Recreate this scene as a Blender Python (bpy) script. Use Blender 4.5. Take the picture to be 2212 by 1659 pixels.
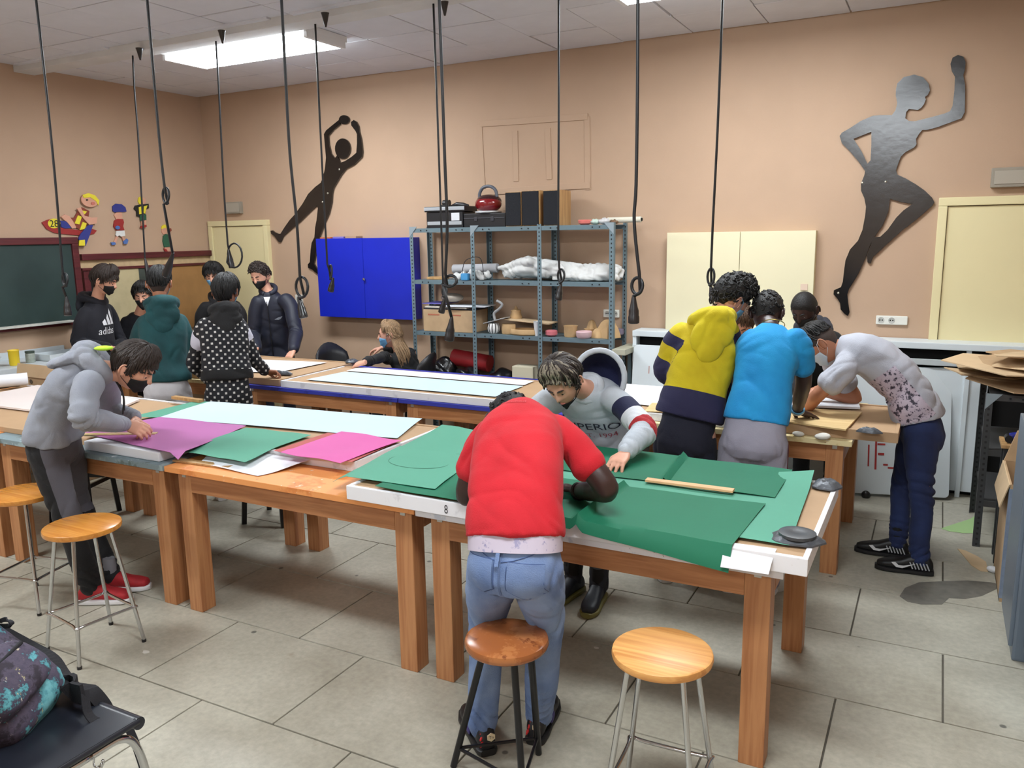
import bpy, bmesh, math, random
import numpy as np
from mathutils import Vector, Matrix, Quaternion
from mathutils.bvhtree import BVHTree
from mathutils.geometry import tessellate_polygon

random.seed(7)
rng = np.random.default_rng(7)
S = bpy.context.scene
COL = S.collection
for o in list(bpy.data.objects):
    bpy.data.objects.remove(o)

# ------------------------------------------------------------------ camera
CAM_H = 1.82
FPX, IMW, IMH = 1750.0, 2212.0, 1659.0
YAW, PITCH, ROLL = -0.48408, -0.18171, -0.01618
_f = Vector((math.sin(YAW) * math.cos(PITCH), math.cos(YAW) * math.cos(PITCH), math.sin(PITCH)))
_r = Vector((math.cos(YAW), -math.sin(YAW), 0.0))
_u = _r.cross(_f)
RIGHT = _r * math.cos(ROLL) + _u * math.sin(ROLL)
UPV = _u * math.cos(ROLL) - _r * math.sin(ROLL)
cam_d = bpy.data.cameras.new('camera')
cam_d.sensor_fit = 'HORIZONTAL'
cam_d.sensor_width = 36.0
cam_d.lens = 36.0 * FPX / IMW
cam_d.clip_start = 0.05
cam = bpy.data.objects.new('camera', cam_d)
COL.objects.link(cam)
M = Matrix((RIGHT, UPV, -_f)).transposed().to_4x4()
M.translation = Vector((0, 0, CAM_H))
cam.matrix_world = M
S.camera = cam

# ------------------------------------------------------------------ world, exposure
w = bpy.data.worlds.new('world')
S.world = w
w.use_nodes = True
w.node_tree.nodes['Background'].inputs[0].default_value = (0.55, 0.62, 0.72, 1)
w.node_tree.nodes['Background'].inputs[1].default_value = 0.35
S.view_settings.view_transform = 'Standard'
S.view_settings.look = 'None'
S.view_settings.gamma = 1.0
S.view_settings.use_curve_mapping = False
S.view_settings.exposure = -0.50
LAMP_W = 62.0          # watts of each ceiling fluorescent fixture

# ------------------------------------------------------------------ measuring helper
def P(x, y, X=None, Y=None, Z=None):
    """point of the room on a known plane (wall, table top, floor) from its place in the survey photo"""
    d = RIGHT * ((x - IMW / 2) / FPX) + UPV * (-(y - IMH / 2) / FPX) + _f
    if X is not None: t = X / d.x
    elif Y is not None: t = Y / d.y
    else: t = (Z - CAM_H) / d.z
    return Vector((0, 0, CAM_H)) + d * t

def lin(c):
    return tuple(((v / 255) / 12.92 if v / 255 <= 0.04045 else ((v / 255 + 0.055) / 1.055) ** 2.4) for v in c)

# ------------------------------------------------------------------ materials
MATS = {}
def mat(name, rgb, rough=0.6, metal=0.0, var=0.0, vscale=8.0, rgb2=None, bump=0.0, bscale=60.0, spec=0.5, emit=0.0,
        stretch=None, detail=4.0, sheen=0.0, coat=0.0):
    """procedural material: base colour with noise variation and fine bump; rgb in sRGB 0-255"""
    if name in MATS: return MATS[name]
    m = bpy.data.materials.new(name); MATS[name] = m
    m.use_nodes = True
    nt = m.node_tree; N = nt.nodes; L = nt.links
    b = N['Principled BSDF']
    c = lin(rgb)
    b.inputs['Roughness'].default_value = rough
    b.inputs['Metallic'].default_value = metal
    b.inputs['Specular IOR Level'].default_value = spec
    if sheen: b.inputs['Sheen Weight'].default_value = sheen
    if coat: b.inputs['Coat Weight'].default_value = coat
    b.inputs['Base Color'].default_value = (*c, 1)
    tc = N.new('ShaderNodeTexCoord'); mp = N.new('ShaderNodeMapping')
    L.new(tc.outputs['Object'], mp.inputs[0])
    if stretch: mp.inputs['Scale'].default_value = stretch
    if var > 0 or rgb2:
        n = N.new('ShaderNodeTexNoise'); n.inputs['Scale'].default_value = vscale; n.inputs['Detail'].default_value = detail
        L.new(mp.outputs[0], n.inputs['Vector'])
        r = N.new('ShaderNodeValToRGB')
        c2 = lin(rgb2) if rgb2 else tuple(v * (1 - var) for v in c)
        r.color_ramp.elements[0].position = 0.33; r.color_ramp.elements[0].color = (*c2, 1)
        r.color_ramp.elements[1].position = 0.62; r.color_ramp.elements[1].color = (*c, 1)
        L.new(n.outputs['Fac'], r.inputs[0]); L.new(r.outputs[0], b.inputs['Base Color'])
    if bump > 0:
        n2 = N.new('ShaderNodeTexNoise'); n2.inputs['Scale'].default_value = bscale; n2.inputs['Detail'].default_value = 5
        L.new(mp.outputs[0], n2.inputs['Vector'])
        bp = N.new('ShaderNodeBump'); bp.inputs['Strength'].default_value = bump; bp.inputs['Distance'].default_value = 0.01
        L.new(n2.outputs['Fac'], bp.inputs['Height']); L.new(bp.outputs[0], b.inputs['Normal'])
    if emit:
        b.inputs['Emission Color'].default_value = (*c, 1); b.inputs['Emission Strength'].default_value = emit
    return m

def wood(name, rgb, rgb2, scale=1.0, rough=0.5, axis=0, knots=False, coat=0.0):
    """procedural wood: stretched noise bands along one axis"""
    if name in MATS: return MATS[name]
    m = mat(name, rgb, rough=rough, coat=coat)
    nt = m.node_tree; N = nt.nodes; L = nt.links; b = N['Principled BSDF']
    mp = [n for n in N if n.type == 'MAPPING'][0]
    sc = [14.0, 14.0, 14.0]; sc[axis] = 0.9
    mp.inputs['Scale'].default_value = [s * scale for s in sc]
    n = N.new('ShaderNodeTexNoise'); n.inputs['Scale'].default_value = 2.0; n.inputs['Detail'].default_value = 6; n.inputs['Distortion'].default_value = 1.4
    L.new(mp.outputs[0], n.inputs['Vector'])
    r = N.new('ShaderNodeValToRGB')
    r.color_ramp.elements[0].position = 0.35; r.color_ramp.elements[0].color = (*lin(rgb2), 1)
    r.color_ramp.elements[1].position = 0.6; r.color_ramp.elements[1].color = (*lin(rgb), 1)
    L.new(n.outputs['Fac'], r.inputs[0])
    out = r.outputs[0]
    if knots:
        tc = [q for q in N if q.type == 'TEX_COORD'][0]
        v = N.new('ShaderNodeTexVoronoi'); v.inputs['Scale'].default_value = 4.2
        L.new(tc.outputs['Object'], v.inputs['Vector'])
        rr = N.new('ShaderNodeValToRGB'); rr.color_ramp.elements[0].position = 0.05; rr.color_ramp.elements[0].color = (1, 1, 1, 1)
        rr.color_ramp.elements[1].position = 0.10; rr.color_ramp.elements[1].color = (0, 0, 0, 1)
        L.new(v.outputs['Distance'], rr.inputs[0])
        mx = N.new('ShaderNodeMixRGB'); mx.inputs['Color2'].default_value = (*[q * 0.35 for q in lin(rgb2)], 1)
        L.new(rr.outputs[0], mx.inputs['Fac']); L.new(out, mx.inputs['Color1']); out = mx.outputs[0]
    L.new(out, b.inputs['Base Color'])
    bp = N.new('ShaderNodeBump'); bp.inputs['Strength'].default_value = 0.15; bp.inputs['Distance'].default_value = 0.004
    L.new(n.outputs['Fac'], bp.inputs['Height']); L.new(bp.outputs[0], b.inputs['Normal'])
    return m

def worn(name, base, spots, rough=0.55, s1=7.0, s2=26.0, edge=(0.56, 0.6), under=None):
    """painted and worn work surface: base with flecks of other colours"""
    if name in MATS: return MATS[name]
    m = mat(name, base, rough=rough)
    nt = m.node_tree; N = nt.nodes; L = nt.links; b = N['Principled BSDF']
    mp = [n for n in N if n.type == 'MAPPING'][0]
    prev = None
    for i, (col, sc, lo) in enumerate(spots):
        n = N.new('ShaderNodeTexNoise'); n.inputs['Scale'].default_value = sc; n.inputs['Detail'].default_value = 7; n.inputs['Roughness'].default_value = 0.62
        mm = N.new('ShaderNodeMapping'); mm.inputs['Location'].default_value = (3.1 * i + 1, 1.7 * i, 0.4 * i)
        L.new(mp.outputs[0], mm.inputs[0]); L.new(mm.outputs[0], n.inputs['Vector'])
        r = N.new('ShaderNodeValToRGB'); r.color_ramp.elements[0].position = lo; r.color_ramp.elements[0].color = (0, 0, 0, 1)
        r.color_ramp.elements[1].position = lo + 0.05; r.color_ramp.elements[1].color = (1, 1, 1, 1)
        L.new(n.outputs['Fac'], r.inputs[0])
        mx = N.new('ShaderNodeMixRGB')
        if prev is None: mx.inputs['Color1'].default_value = (*lin(base), 1)
        else: L.new(prev, mx.inputs['Color1'])
        mx.inputs['Color2'].default_value = (*lin(col), 1)
        L.new(r.outputs[0], mx.inputs['Fac']); prev = mx.outputs[0]
    L.new(prev, b.inputs['Base Color'])
    return m

# ------------------------------------------------------------------ mesh builder
def frame(d, hint=Vector((0, 0, 1))):
    d = d.normalized()
    if abs(d.dot(hint)) > 0.98: hint = Vector((1, 0, 0)) if abs(d.x) < 0.9 else Vector((0, 1, 0))
    u = d.cross(hint).normalized(); v = u.cross(d).normalized()
    return u, v

class MB:
    def __init__(s): s.v = []; s.f = []; s.m = []; s.cur = 0
    def add(s, vs, fs):
        n = len(s.v); s.v += [tuple(p) for p in vs]
        for f in fs: s.f.append(tuple(i + n for i in f)); s.m.append(s.cur)
        return s
    def box(s, c, d, rot=None, bev=0.0):
        c = Vector(c); hx, hy, hz = d[0] / 2, d[1] / 2, d[2] / 2
        if bev > 0:
            bm = bmesh.new(); bmesh.ops.create_cube(bm, size=1.0)
            for q in bm.verts: q.co = Vector((q.co.x * d[0], q.co.y * d[1], q.co.z * d[2]))
            bmesh.ops.bevel(bm, geom=bm.edges[:], offset=min(bev, 0.45 * min(d)), segments=2, affect='EDGES', profile=0.7)
            bm.verts.index_update()
            vs = [q.co.copy() for q in bm.verts]; fs = [[q.index for q in f.verts] for f in bm.faces]; bm.free()
        else:
            vs = [Vector((x, y, z)) for x in (-hx, hx) for y in (-hy, hy) for z in (-hz, hz)]
            fs = [(0, 1, 3, 2), (4, 6, 7, 5), (0, 4, 5, 1), (2, 3, 7, 6), (0, 2, 6, 4), (1, 5, 7, 3)]
        if rot is not None: vs = [rot @ v for v in vs]
        return s.add([v + c for v in vs], fs)
    def box2(s, a, b, bev=0.0):
        return s.box([(a[i] + b[i]) / 2 for i in range(3)], [abs(b[i] - a[i]) for i in range(3)], None, bev)
    def bar(s, a, b, w, h, hint=Vector((0, 0, 1)), bev=0.0):
        a = Vector(a); b = Vector(b); d = b - a; u, v = frame(d, hint)
        R = Matrix((u, d.normalized(), v)).transposed()
        return s.box((a + b) / 2, (w, d.length, h), R, bev)
    def rings(s, rs, cap=True, closed=False):
        n = len(rs[0]); vs = [p for r in rs for p in r]; fs = []
        K = len(rs)
        for i in range(K if closed else K - 1):
            j = (i + 1) % K
            for k in range(n):
                l = (k + 1) % n
                fs.append((i * n + k, i * n + l, j * n + l, j * n + k))
        if cap and not closed:
            fs.append(tuple(range(n - 1, -1, -1))); fs.append(tuple((K - 1) * n + k for k in range(n)))
        return s.add(vs, fs)
    def tube(s, pts, r, n=8, cap=True, closed=False, hint=Vector((0, 0, 1))):
        pts = [Vector(p) for p in pts]; K = len(pts)
        rr = r if isinstance(r, (list, tuple)) else [r] * K
        rs = []; u = None
        for i in range(K):
            a = pts[(i - 1) % K] if (closed or i > 0) else pts[0]
            b = pts[(i + 1) % K] if (closed or i < K - 1) else pts[-1]
            d = (b - a)
            d = d.normalized() if d.length > 1e-9 else Vector((0, 0, 1))
            if u is None: u, v = frame(d, hint)
            else:
                u = (u - d * u.dot(d))
                u = u.normalized() if u.length > 1e-6 else frame(d, hint)[0]
                v = u.cross(d)
            rs.append([pts[i] + (u * math.cos(t) + v * math.sin(t)) * rr[i] for t in [2 * math.pi * k / n for k in range(n)]])
        return s.rings(rs, cap, closed)
    def lathe(s, prof, c=(0, 0, 0), n=20, axis=None):
        c = Vector(c)
        u, v, d = Vector((1, 0, 0)), Vector((0, 1, 0)), Vector((0, 0, 1))
        if axis is not None:
            d = Vector(axis).normalized(); u, v = frame(d)
        rs = [[c + d * z + (u * math.cos(t) + v * math.sin(t)) * r for t in [2 * math.pi * k / n for k in range(n)]] for r, z in prof]
        return s.rings(rs)
    def ball(s, c, r, rot=None, nu=16, nv=10):
        c = Vector(c); r = Vector((r, r, r)) if not hasattr(r, '__len__') else Vector(r)
        vs = []; fs = []
        for j in range(1, nv):
            la = -math.pi / 2 + math.pi * j / nv
            for i in range(nu):
                lo = 2 * math.pi * i / nu
                p = Vector((r.x * math.cos(la) * math.cos(lo), r.y * math.cos(la) * math.sin(lo), r.z * math.sin(la)))
                vs.append(p)
        b = len(vs); vs += [Vector((0, 0, -r.z)), Vector((0, 0, r.z))]
        for j in range(nv - 2):
            for i in range(nu):
                k = (i + 1) % nu
                fs.append((j * nu + i, j * nu + k, (j + 1) * nu + k, (j + 1) * nu + i))
        for i in range(nu):
            k = (i + 1) % nu
            fs.append((b, k, i)); fs.append((b + 1, (nv - 2) * nu + i, (nv - 2) * nu + k))
        if rot is not None: vs = [rot @ v for v in vs]
        return s.add([v + c for v in vs], fs)
    def prism(s, pts, ext, holes=()):
        """flat polygon (3D points) extruded along ext"""
        ext = Vector(ext); allp = [Vector(p) for p in pts]; loops = [allp[:]]
        for h in holes: loops.append([Vector(p) for p in h])
        flat = [p for l in loops for p in l]
        tri = tessellate_polygon(loops); n = len(flat)
        vs = flat + [p + ext for p in flat]
        fs = [tuple(t) for t in tri] + [tuple(n + i for i in reversed(t)) for t in tri]
        o = 0
        for l in loops:
            k = len(l)
            for i in range(k): fs.append((o + i, o + (i + 1) % k, n + o + (i + 1) % k, n + o + i))
            o += k
        return s.add(vs, fs)
    def obj(s, name, mats, parent=None, smooth=False, loc=None, recalc=True, bev=0.0, bseg=2):
        me = bpy.data.meshes.new(name)
        vs = s.v
        if loc is not None: vs = [(p[0] - loc[0], p[1] - loc[1], p[2] - loc[2]) for p in vs]
        me.from_pydata(vs, [], s.f)
        if not isinstance(mats, (list, tuple)): mats = [mats]
        for m in mats: me.materials.append(m)
        if len(mats) > 1: me.polygons.foreach_set('material_index', s.m)
        if recalc:
            bm = bmesh.new(); bm.from_mesh(me); bmesh.ops.recalc_face_normals(bm, faces=bm.faces[:]); bm.to_mesh(me); bm.free()
        if smooth:
            me.polygons.foreach_set('use_smooth', [True] * len(me.polygons))
            if smooth == 'auto': me.set_sharp_from_angle(angle=math.radians(40))
        o = bpy.data.objects.new(name, me); COL.objects.link(o)
        if loc is not None: o.location = loc
        if parent is not None: attach(o, parent)
        if bev: 
            bmod = o.modifiers.new('bevel', 'BEVEL'); bmod.width = bev; bmod.segments = bseg; bmod.limit_method = 'ANGLE'
        return o

def attach(o, parent):
    """parent o keeping its world placement (all parents are unscaled, possibly moved)"""
    o.parent = parent
    o.matrix_parent_inverse = mw(parent).inverted()

def mw(o):
    m = Matrix.LocRotScale(o.location, o.rotation_euler, o.scale)
    if o.parent: m = mw(o.parent) @ o.matrix_parent_inverse @ m
    return m

def tag(o, label=None, cat=None, group=None, kind=None):
    if label: o['label'] = label
    if cat: o['category'] = cat
    if group: o['group'] = group
    if kind: o['kind'] = kind
    return o

def thing(name, label, cat, loc=(0, 0, 0), group=None, rz=0.0):
    o = bpy.data.objects.new(name, None); COL.objects.link(o)
    o.empty_display_size = 0.1; o.location = loc; o.rotation_euler = (0, 0, rz)
    return tag(o, label, cat, group)

def copy_thing(root, loc, rz=0.0):
    c = root.copy(); COL.objects.link(c); c.location = loc; c.rotation_euler = (0, 0, rz)
    def rec(src, dst):
        for ch in src.children:
            k = ch.copy(); COL.objects.link(k); k.parent = dst
            rec(ch, k)
    rec(root, c)
    return c

def catmull(pts, n=6):
    pts = [Vector(p) for p in pts]; out = []
    for i in range(len(pts) - 1):
        p0 = pts[max(i - 1, 0)]; p1 = pts[i]; p2 = pts[i + 1]; p3 = pts[min(i + 2, len(pts) - 1)]
        for k in range(n):
            t = k / n
            out.append(0.5 * ((2 * p1) + (p2 - p0) * t + (2 * p0 - 5 * p1 + 4 * p2 - p3) * t * t + (3 * p1 - p0 - 3 * p2 + p3) * t ** 3))
    out.append(pts[-1]); return out

def text_mesh(body, size=1.0, font_shear=0.0):
    """flat lettering as (verts2d, faces)"""
    cu = bpy.data.curves.new('lettering', 'FONT'); cu.body = body; cu.size = size; cu.align_x = 'CENTER'; cu.shear = font_shear
    cu.resolution_u = 3
    ob = bpy.data.objects.new('lettering_tmp', cu); COL.objects.link(ob)
    dg = bpy.context.evaluated_depsgraph_get()
    me = bpy.data.meshes.new_from_object(ob.evaluated_get(dg))
    vs = [v.co.copy() for v in me.vertices]; fs = [tuple(p.vertices) for p in me.polygons]
    bpy.data.objects.remove(ob); bpy.data.curves.remove(cu); bpy.data.meshes.remove(me)
    return vs, fs

# ================================================================== SETTING
XL, XR, YB, YR, ZC = -6.97, 1.15, 6.35, -4.0, 3.28
m_wall = mat('peach_wall_paint', (184, 155, 130), 0.75, var=0.05, vscale=2.2, bump=0.06, bscale=90)
m_ceil = mat('ceiling_panel_white', (212, 212, 218), 0.85, var=0.05, vscale=6, bump=0.1, bscale=120)
m_ceil2 = mat('ceiling_plaster', (208, 206, 204), 0.85, var=0.08, vscale=5, bump=0.15, bscale=30)
m_cream = mat('cream_door_paint', (222, 210, 164), 0.5, var=0.03, vscale=3)
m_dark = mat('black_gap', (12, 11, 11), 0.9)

def slab_material():
    m = mat('terrazzo_floor', (176, 170, 154), 0.42)
    nt = m.node_tree; N = nt.nodes; L = nt.links; b = N['Principled BSDF']
    geo = N.new('ShaderNodeNewGeometry')
    def noise(sc, lo, hi, det=6, rough=0.6):
        n = N.new('ShaderNodeTexNoise'); n.inputs['Scale'].default_value = sc; n.inputs['Detail'].default_value = det; n.inputs['Roughness'].default_value = rough
        L.new(geo.outputs['Position'], n.inputs['Vector'])
        r = N.new('ShaderNodeValToRGB'); r.color_ramp.elements[0].position = lo; r.color_ramp.elements[1].position = hi
        L.new(n.outputs['Fac'], r.inputs[0]); return r
    base = noise(1.7, 0.32, 0.68)
    base.color_ramp.elements[0].color = (*lin((158, 152, 136)), 1); base.color_ramp.elements[1].color = (*lin((194, 190, 174)), 1)
    fine = noise(38, 0.3, 0.7)
    mx = N.new('ShaderNodeMixRGB'); mx.blend_type = 'MULTIPLY'; mx.inputs['Fac'].default_value = 0.22
    L.new(base.outputs[0], mx.inputs['Color1']); L.new(fine.outputs[0], mx.inputs['Color2'])
    st = noise(5.5, 0.66, 0.74)
    mx2 = N.new('ShaderNodeMixRGB'); mx2.inputs['Color2'].default_value = (*lin((142, 131, 112)), 1)
    mult = N.new('ShaderNodeMath'); mult.operation = 'MULTIPLY'; mult.inputs[1].default_value = 0.55
    L.new(st.outputs[0], mult.inputs[0]); L.new(mult.outputs[0], mx2.inputs['Fac']); L.new(mx.outputs[0], mx2.inputs['Color1'])
    # small dark paint drops
    v = N.new('ShaderNodeTexVoronoi'); v.inputs['Scale'].default_value = 3.4; L.new(geo.outputs['Position'], v.inputs['Vector'])
    r = N.new('ShaderNodeValToRGB'); r.color_ramp.elements[0].position = 0.035; r.color_ramp.elements[0].color = (1, 1, 1, 1); r.color_ramp.elements[1].position = 0.05; r.color_ramp.elements[1].color = (0, 0, 0, 1)
    L.new(v.outputs['Distance'], r.inputs[0])
    mx3 = N.new('ShaderNodeMixRGB'); mx3.inputs['Color2'].default_value = (*lin((58, 58, 55)), 1)
    m2 = N.new('ShaderNodeMath'); m2.operation = 'MULTIPLY'; m2.inputs[1].default_value = 0.75; L.new(r.outputs[0], m2.inputs[0])
    L.new(m2.outputs[0], mx3.inputs['Fac']); L.new(mx2.outputs[0], mx3.inputs['Color1'])
    L.new(mx3.outputs[0], b.inputs['Base Color'])
    bp = N.new('ShaderNodeBump'); bp.inputs['Strength'].default_value = 0.08; bp.inputs['Distance'].default_value = 0.004
    L.new(fine.outputs[0], bp.inputs['Height']); L.new(bp.outputs[0], b.inputs['Normal'])
    return m
m_slab = slab_material()
m_joint = mat('floor_joint_dirt', (96, 90, 80), 0.9, var=0.3, vscale=6)

fl = MB().box2((XL - .1, YR - .1, -0.10), (XR + .1, YB + .1, -0.007)).obj('floor', m_joint)
tag(fl, 'worn grey stone slab floor of the workshop', 'floor', kind='structure')
cache = {}
def slab(x0, x1, y0, y1, z0, z1, name, m, parent, bev):
    key = (name, round(x1 - x0, 3), round(y1 - y0, 3))
    if key not in cache:
        o = MB().box((0, 0, (z0 + z1) / 2), (x1 - x0, y1 - y0, z1 - z0), None, bev).obj(name, m)
        cache[key] = o.data
    else:
        o = bpy.data.objects.new(name, cache[key]); COL.objects.link(o)
    o.location = ((x0 + x1) / 2, (y0 + y1) / 2, 0); attach(o, parent); return o
PX, PY, GAP = 0.755, 0.5625, 0.007
row = 0; y = 2.05 - PY * 11
while y < YB:
    y0, y1 = max(y, YR), min(y + PY, YB)
    if y1 - y0 > 0.03:
        off = -2.89 if row % 2 == 1 else -2.51
        k = math.floor((XL - off) / PX); x = off + k * PX
        while x < XR:
            x0, x1 = max(x, XL), min(x + PX, XR)
            if x1 - x0 > 0.03:
                slab(x0 + GAP / 2, x1 - GAP / 2, y0 + GAP / 2, y1 - GAP / 2, -0.02, 0.0, 'floor_slab', m_slab, fl, 0.003)
            x += PX
    y += PY; row += 1

T = 0.15
def struct(name, mb, m, label, cat, smooth=False, **k):
    return tag(mb.obj(name, m, smooth=smooth, **k), label, cat, kind='structure')
wb = struct('wall_back', MB().box2((XL - T, YB, 0), (XR + T, YB + T, ZC + .1)), m_wall, 'long peach painted back wall with doors and shelving', 'wall')
wl = struct('wall_left', MB().box2((XL - T, YR - T, 0), (XL, YB, ZC + .1)), m_wall, 'peach painted side wall carrying the chalkboard', 'wall')
struct('wall_right', MB().box2((XR, YR - T, 0), (XR + T, YB, ZC + .1)), m_wall, 'peach side wall behind the grey lockers', 'wall')
struct('wall_rear', MB().box2((XL, YR - T, 0), (XR, YR, ZC + .1)), m_wall, 'peach wall behind the photographer', 'wall')
ce = struct('ceiling', MB().box2((XL, YR, ZC + .02), (XR, YB, ZC + .12)), m_ceil2, 'suspended ceiling of square white panels', 'ceiling')
CP = 0.546
x = -3.39 - CP * 7
while x < XR:
    y = 5.78 - CP * 18
    while y < YB:
        x0, x1, y0, y1 = max(x, XL), min(x + CP, XR), max(y, YR), min(y + CP, YB)
        if x1 - x0 > .03 and y1 - y0 > .03:
            o = slab(x0 + .004, x1 - .004, y0 + .004, y1 - .004, ZC + .002, ZC + .022, 'ceiling_panel', m_ceil, ce, 0.004)
            o.rotation_euler = (random.uniform(-.002, .002), random.uniform(-.002, .002), 0)
        y += CP
    x += CP
# plaster beam that carries the hanging sockets, with its cover plates
bm_ = MB().box2((XL, 4.40, ZC - .055), (XR, 4.58, ZC + .004), 0.008)
tb = struct('trim_1', bm_, m_ceil2, 'plaster conduit beam across the ceiling carrying cables', 'beam')
for x0, x1 in ((-6.9, -5.75), (-5.2, -4.1), (-3.9, -2.0)):
    MB().box2((x0, 4.36, ZC - .012), (x1, 4.62, ZC + .004), 0.004).obj('cover_plate', m_ceil, tb)

# doors --------------------------------------------------------------
def door(name, x0, x1, top, label):
    fr = MB(); d = .05
    fr.box2((x0, YB - d, 0), (x0 + .055, YB + .002, top - .056), .006); fr.box2((x1 - .055, YB - d, 0), (x1, YB + .002, top - .056), .006)
    fr.box2((x0, YB - d, top - .055), (x1, YB + .002, top), .006)
    o = struct(name, fr, m_cream, label, 'door')
    MB().box2((x0 + .058, YB - .032, .008), (x1 - .058, YB + .002, top - .06), .004).obj('door_leaf', m_cream, o)
    h = MB(); hx = x1 - .12
    h.box2((hx - .02, YB - .04, .95), (hx + .02, YB - .03, 1.15), .003)
    h.tube([(hx, YB - .035, 1.05), (hx, YB - .08, 1.05), (hx - .10, YB - .08, 1.05)], .009)
    h.obj('door_handle', mat('brushed_steel', (150, 150, 152), 0.35, 1.0), o, smooth='auto')
    return o
door('door_1', -6.95, -6.11, 2.015, 'narrow cream door in the corner beside the black goalkeeper silhouette')
door('door_2', -0.035, 0.88, 2.022, 'cream door beyond the dancing silhouette')

# painted-over hatch frame on the wall
def wp(x, y, dy=0.0):
    return P(x, y, Y=YB - dy)
tr = MB()
def strip(a, b, w, d):
    pa, pb = wp(*a), wp(*b); d = d if abs(pa.x - pb.x) > abs(pa.z - pb.z) else d * .7; tr.bar((pa.x, YB - d / 2 + .002, pa.z), (pb.x, YB - d / 2 + .002, pb.z), d, w, Vector((0, 0, 1)) if abs(pa.x - pb.x) > abs(pa.z - pb.z) else Vector((1, 0, 0)), .003)
for a, b in (((1038, 268), (1270, 252)), ((1036, 268), (1044, 416)), ((1268, 252), (1270, 410)), ((1040, 416), (1275, 400)),
             ((1113, 283), (1115, 392)), ((1183, 277), (1187, 388))): strip(a, b, .05, .012)
struct('trim_2', tr, m_wall, 'painted over hatch frame high on the back wall', 'trim')

# wall silhouettes ----------------------------------------------------
def outline(pts, sc, ox, oy, plane=0.022):
    return [wp(ox + x / sc, oy + y / sc, plane) for x, y in pts]
m_blk = mat('black_gloss_paint', (14, 13, 14), 0.20, var=0.3, vscale=14, bump=0.06, bscale=18, spec=1.0)
g = dict(sc=3.3175, ox=560, oy=220)
body = [(570,130),(520,170),(478,205),(463,232),(468,290),(478,400),(470,480),(455,545),(440,580),(400,610),(350,660),(310,730),(260,800),(215,850),(180,900),(152,945),(135,945),(110,935),(92,921),(80,925),(85,945),(110,965),(135,1000),(150,1008),(162,985),(172,960),(240,900),(290,860),(340,810),(390,762),(412,742),(420,760),(410,850),(400,900),(395,970),(375,1010),(368,1060),(362,1148),(348,1165),(350,1190),(380,1202),(400,1222),(418,1235),(425,1215),(405,1185),(392,1160),(405,1090),(414,1040),(435,960),(470,870),(500,800),(520,720),(523,660),(532,618),(560,570),(590,520),(622,480),(680,450),(735,395),(740,360),(731,270),(716,212),(712,175),(695,142),(675,130),(657,145),(660,170),(690,210),(700,232),(700,300),(695,365),(660,395),(612,425),(580,436),(572,412),(556,384),(542,405),(516,372),(500,310),(495,245),(530,203),(580,162)]
mb = MB()
mb.prism(outline(body, **g), (0, .018, 0))
mb.prism(outline([(597 + 55 * math.sin(t) , 335 - 73 * math.cos(t)) for t in [2 * math.pi * k / 28 for k in range(28)]], plane=.0215, **g), (0, .0175, 0))
mb.prism(outline([(607 + 37 * math.sin(t) , 128 - 33 * math.cos(t)) for t in [2 * math.pi * k / 20 for k in range(20)]], plane=.0215, **g), (0, .0175, 0))
o = mb.obj('silhouette_figure', m_blk, loc=tuple(wp(720, 400)))
tag(o, 'black wooden silhouette of a leaping goalkeeper catching a ball on the back wall', 'wall figure')
s1 = MB()
for x, y in ((573, 484), (453, 718), (490, 655)):
    s1.ball(outline([(x, y)], plane=.023, **g)[0], (.010, .004, .010), None, 10, 6)
s1.obj('screw', mat('screw_zinc', (190, 185, 170), 0.4, 0.8), o, smooth=True)
g = dict(sc=2.592, ox=1400, oy=80)
A = [(1395,260),(1430,225),(1490,210),(1540,225),(1570,260),(1578,300),(1565,325),(1550,335),(1555,350),(1545,375),(1530,395),(1510,408),(1485,405),(1460,403),(1445,420),(1440,455),(1460,470),(1490,472),(1540,460),(1600,445),(1660,428),(1690,415),(1705,385),(1715,300),(1718,220),(1700,190),(1693,150),(1705,115),(1735,100),(1765,110),(1778,140),(1775,180),(1765,215),(1775,270),(1775,350),(1773,420),(1755,455),(1700,475),(1620,505),(1560,520),(1535,520),(1515,545),(1500,570),(1503,600),(1490,618),(1440,645),(1415,670),(1400,710),(1388,745),(1395,770),(1440,790),(1400,880),(1355,905),(1345,980),(1310,1060),(1270,1115),(1240,1170),(1215,1240),(1180,1320),(1150,1370),(1125,1410),(1115,1440),(1120,1490),(1128,1540),(1118,1562),(1100,1550),(1078,1525),(1075,1490),(1060,1465),(1038,1440),(1040,1418),(1080,1400),(1090,1370),(1098,1300),(1105,1250),(1130,1190),(1175,1140),(1200,1080),(1215,1000),(1220,950),(1210,900),(1192,860),(1192,820),(1210,775),(1215,750),(1180,700),(1130,640),(1085,595),(1072,555),(1085,535),(1130,510),(1190,470),(1260,440),(1300,437),(1365,437),(1385,410),(1395,370),(1386,325),(1388,290)]
hole = [(1150,570),(1250,530),(1250,600),(1245,690),(1228,710),(1195,640)]
leg = [(1340,760),(1395,770),(1440,790),(1500,825),(1550,860),(1590,900),(1603,925),(1590,945),(1540,990),(1480,1040),(1420,1085),(1370,1130),(1320,1175),(1290,1205),(1260,1230),(1245,1268),(1228,1262),(1225,1220),(1240,1185),(1252,1150),(1262,1122),(1300,1118),(1340,1080),(1390,1010),(1430,970),(1480,935),(1420,925),(1355,906)]
mb = MB(); mb.prism(outline(A, **g), (0, .018, 0), [outline(hole, **g)]); mb.prism(outline(leg, plane=.0215, **g), (0, .0175, 0))
o = mb.obj('silhouette_figure', m_blk, loc=tuple(wp(1930, 400)))
tag(o, 'tall glossy black wooden silhouette of a dancing woman with one knee raised', 'wall figure')
s1 = MB()
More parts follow.
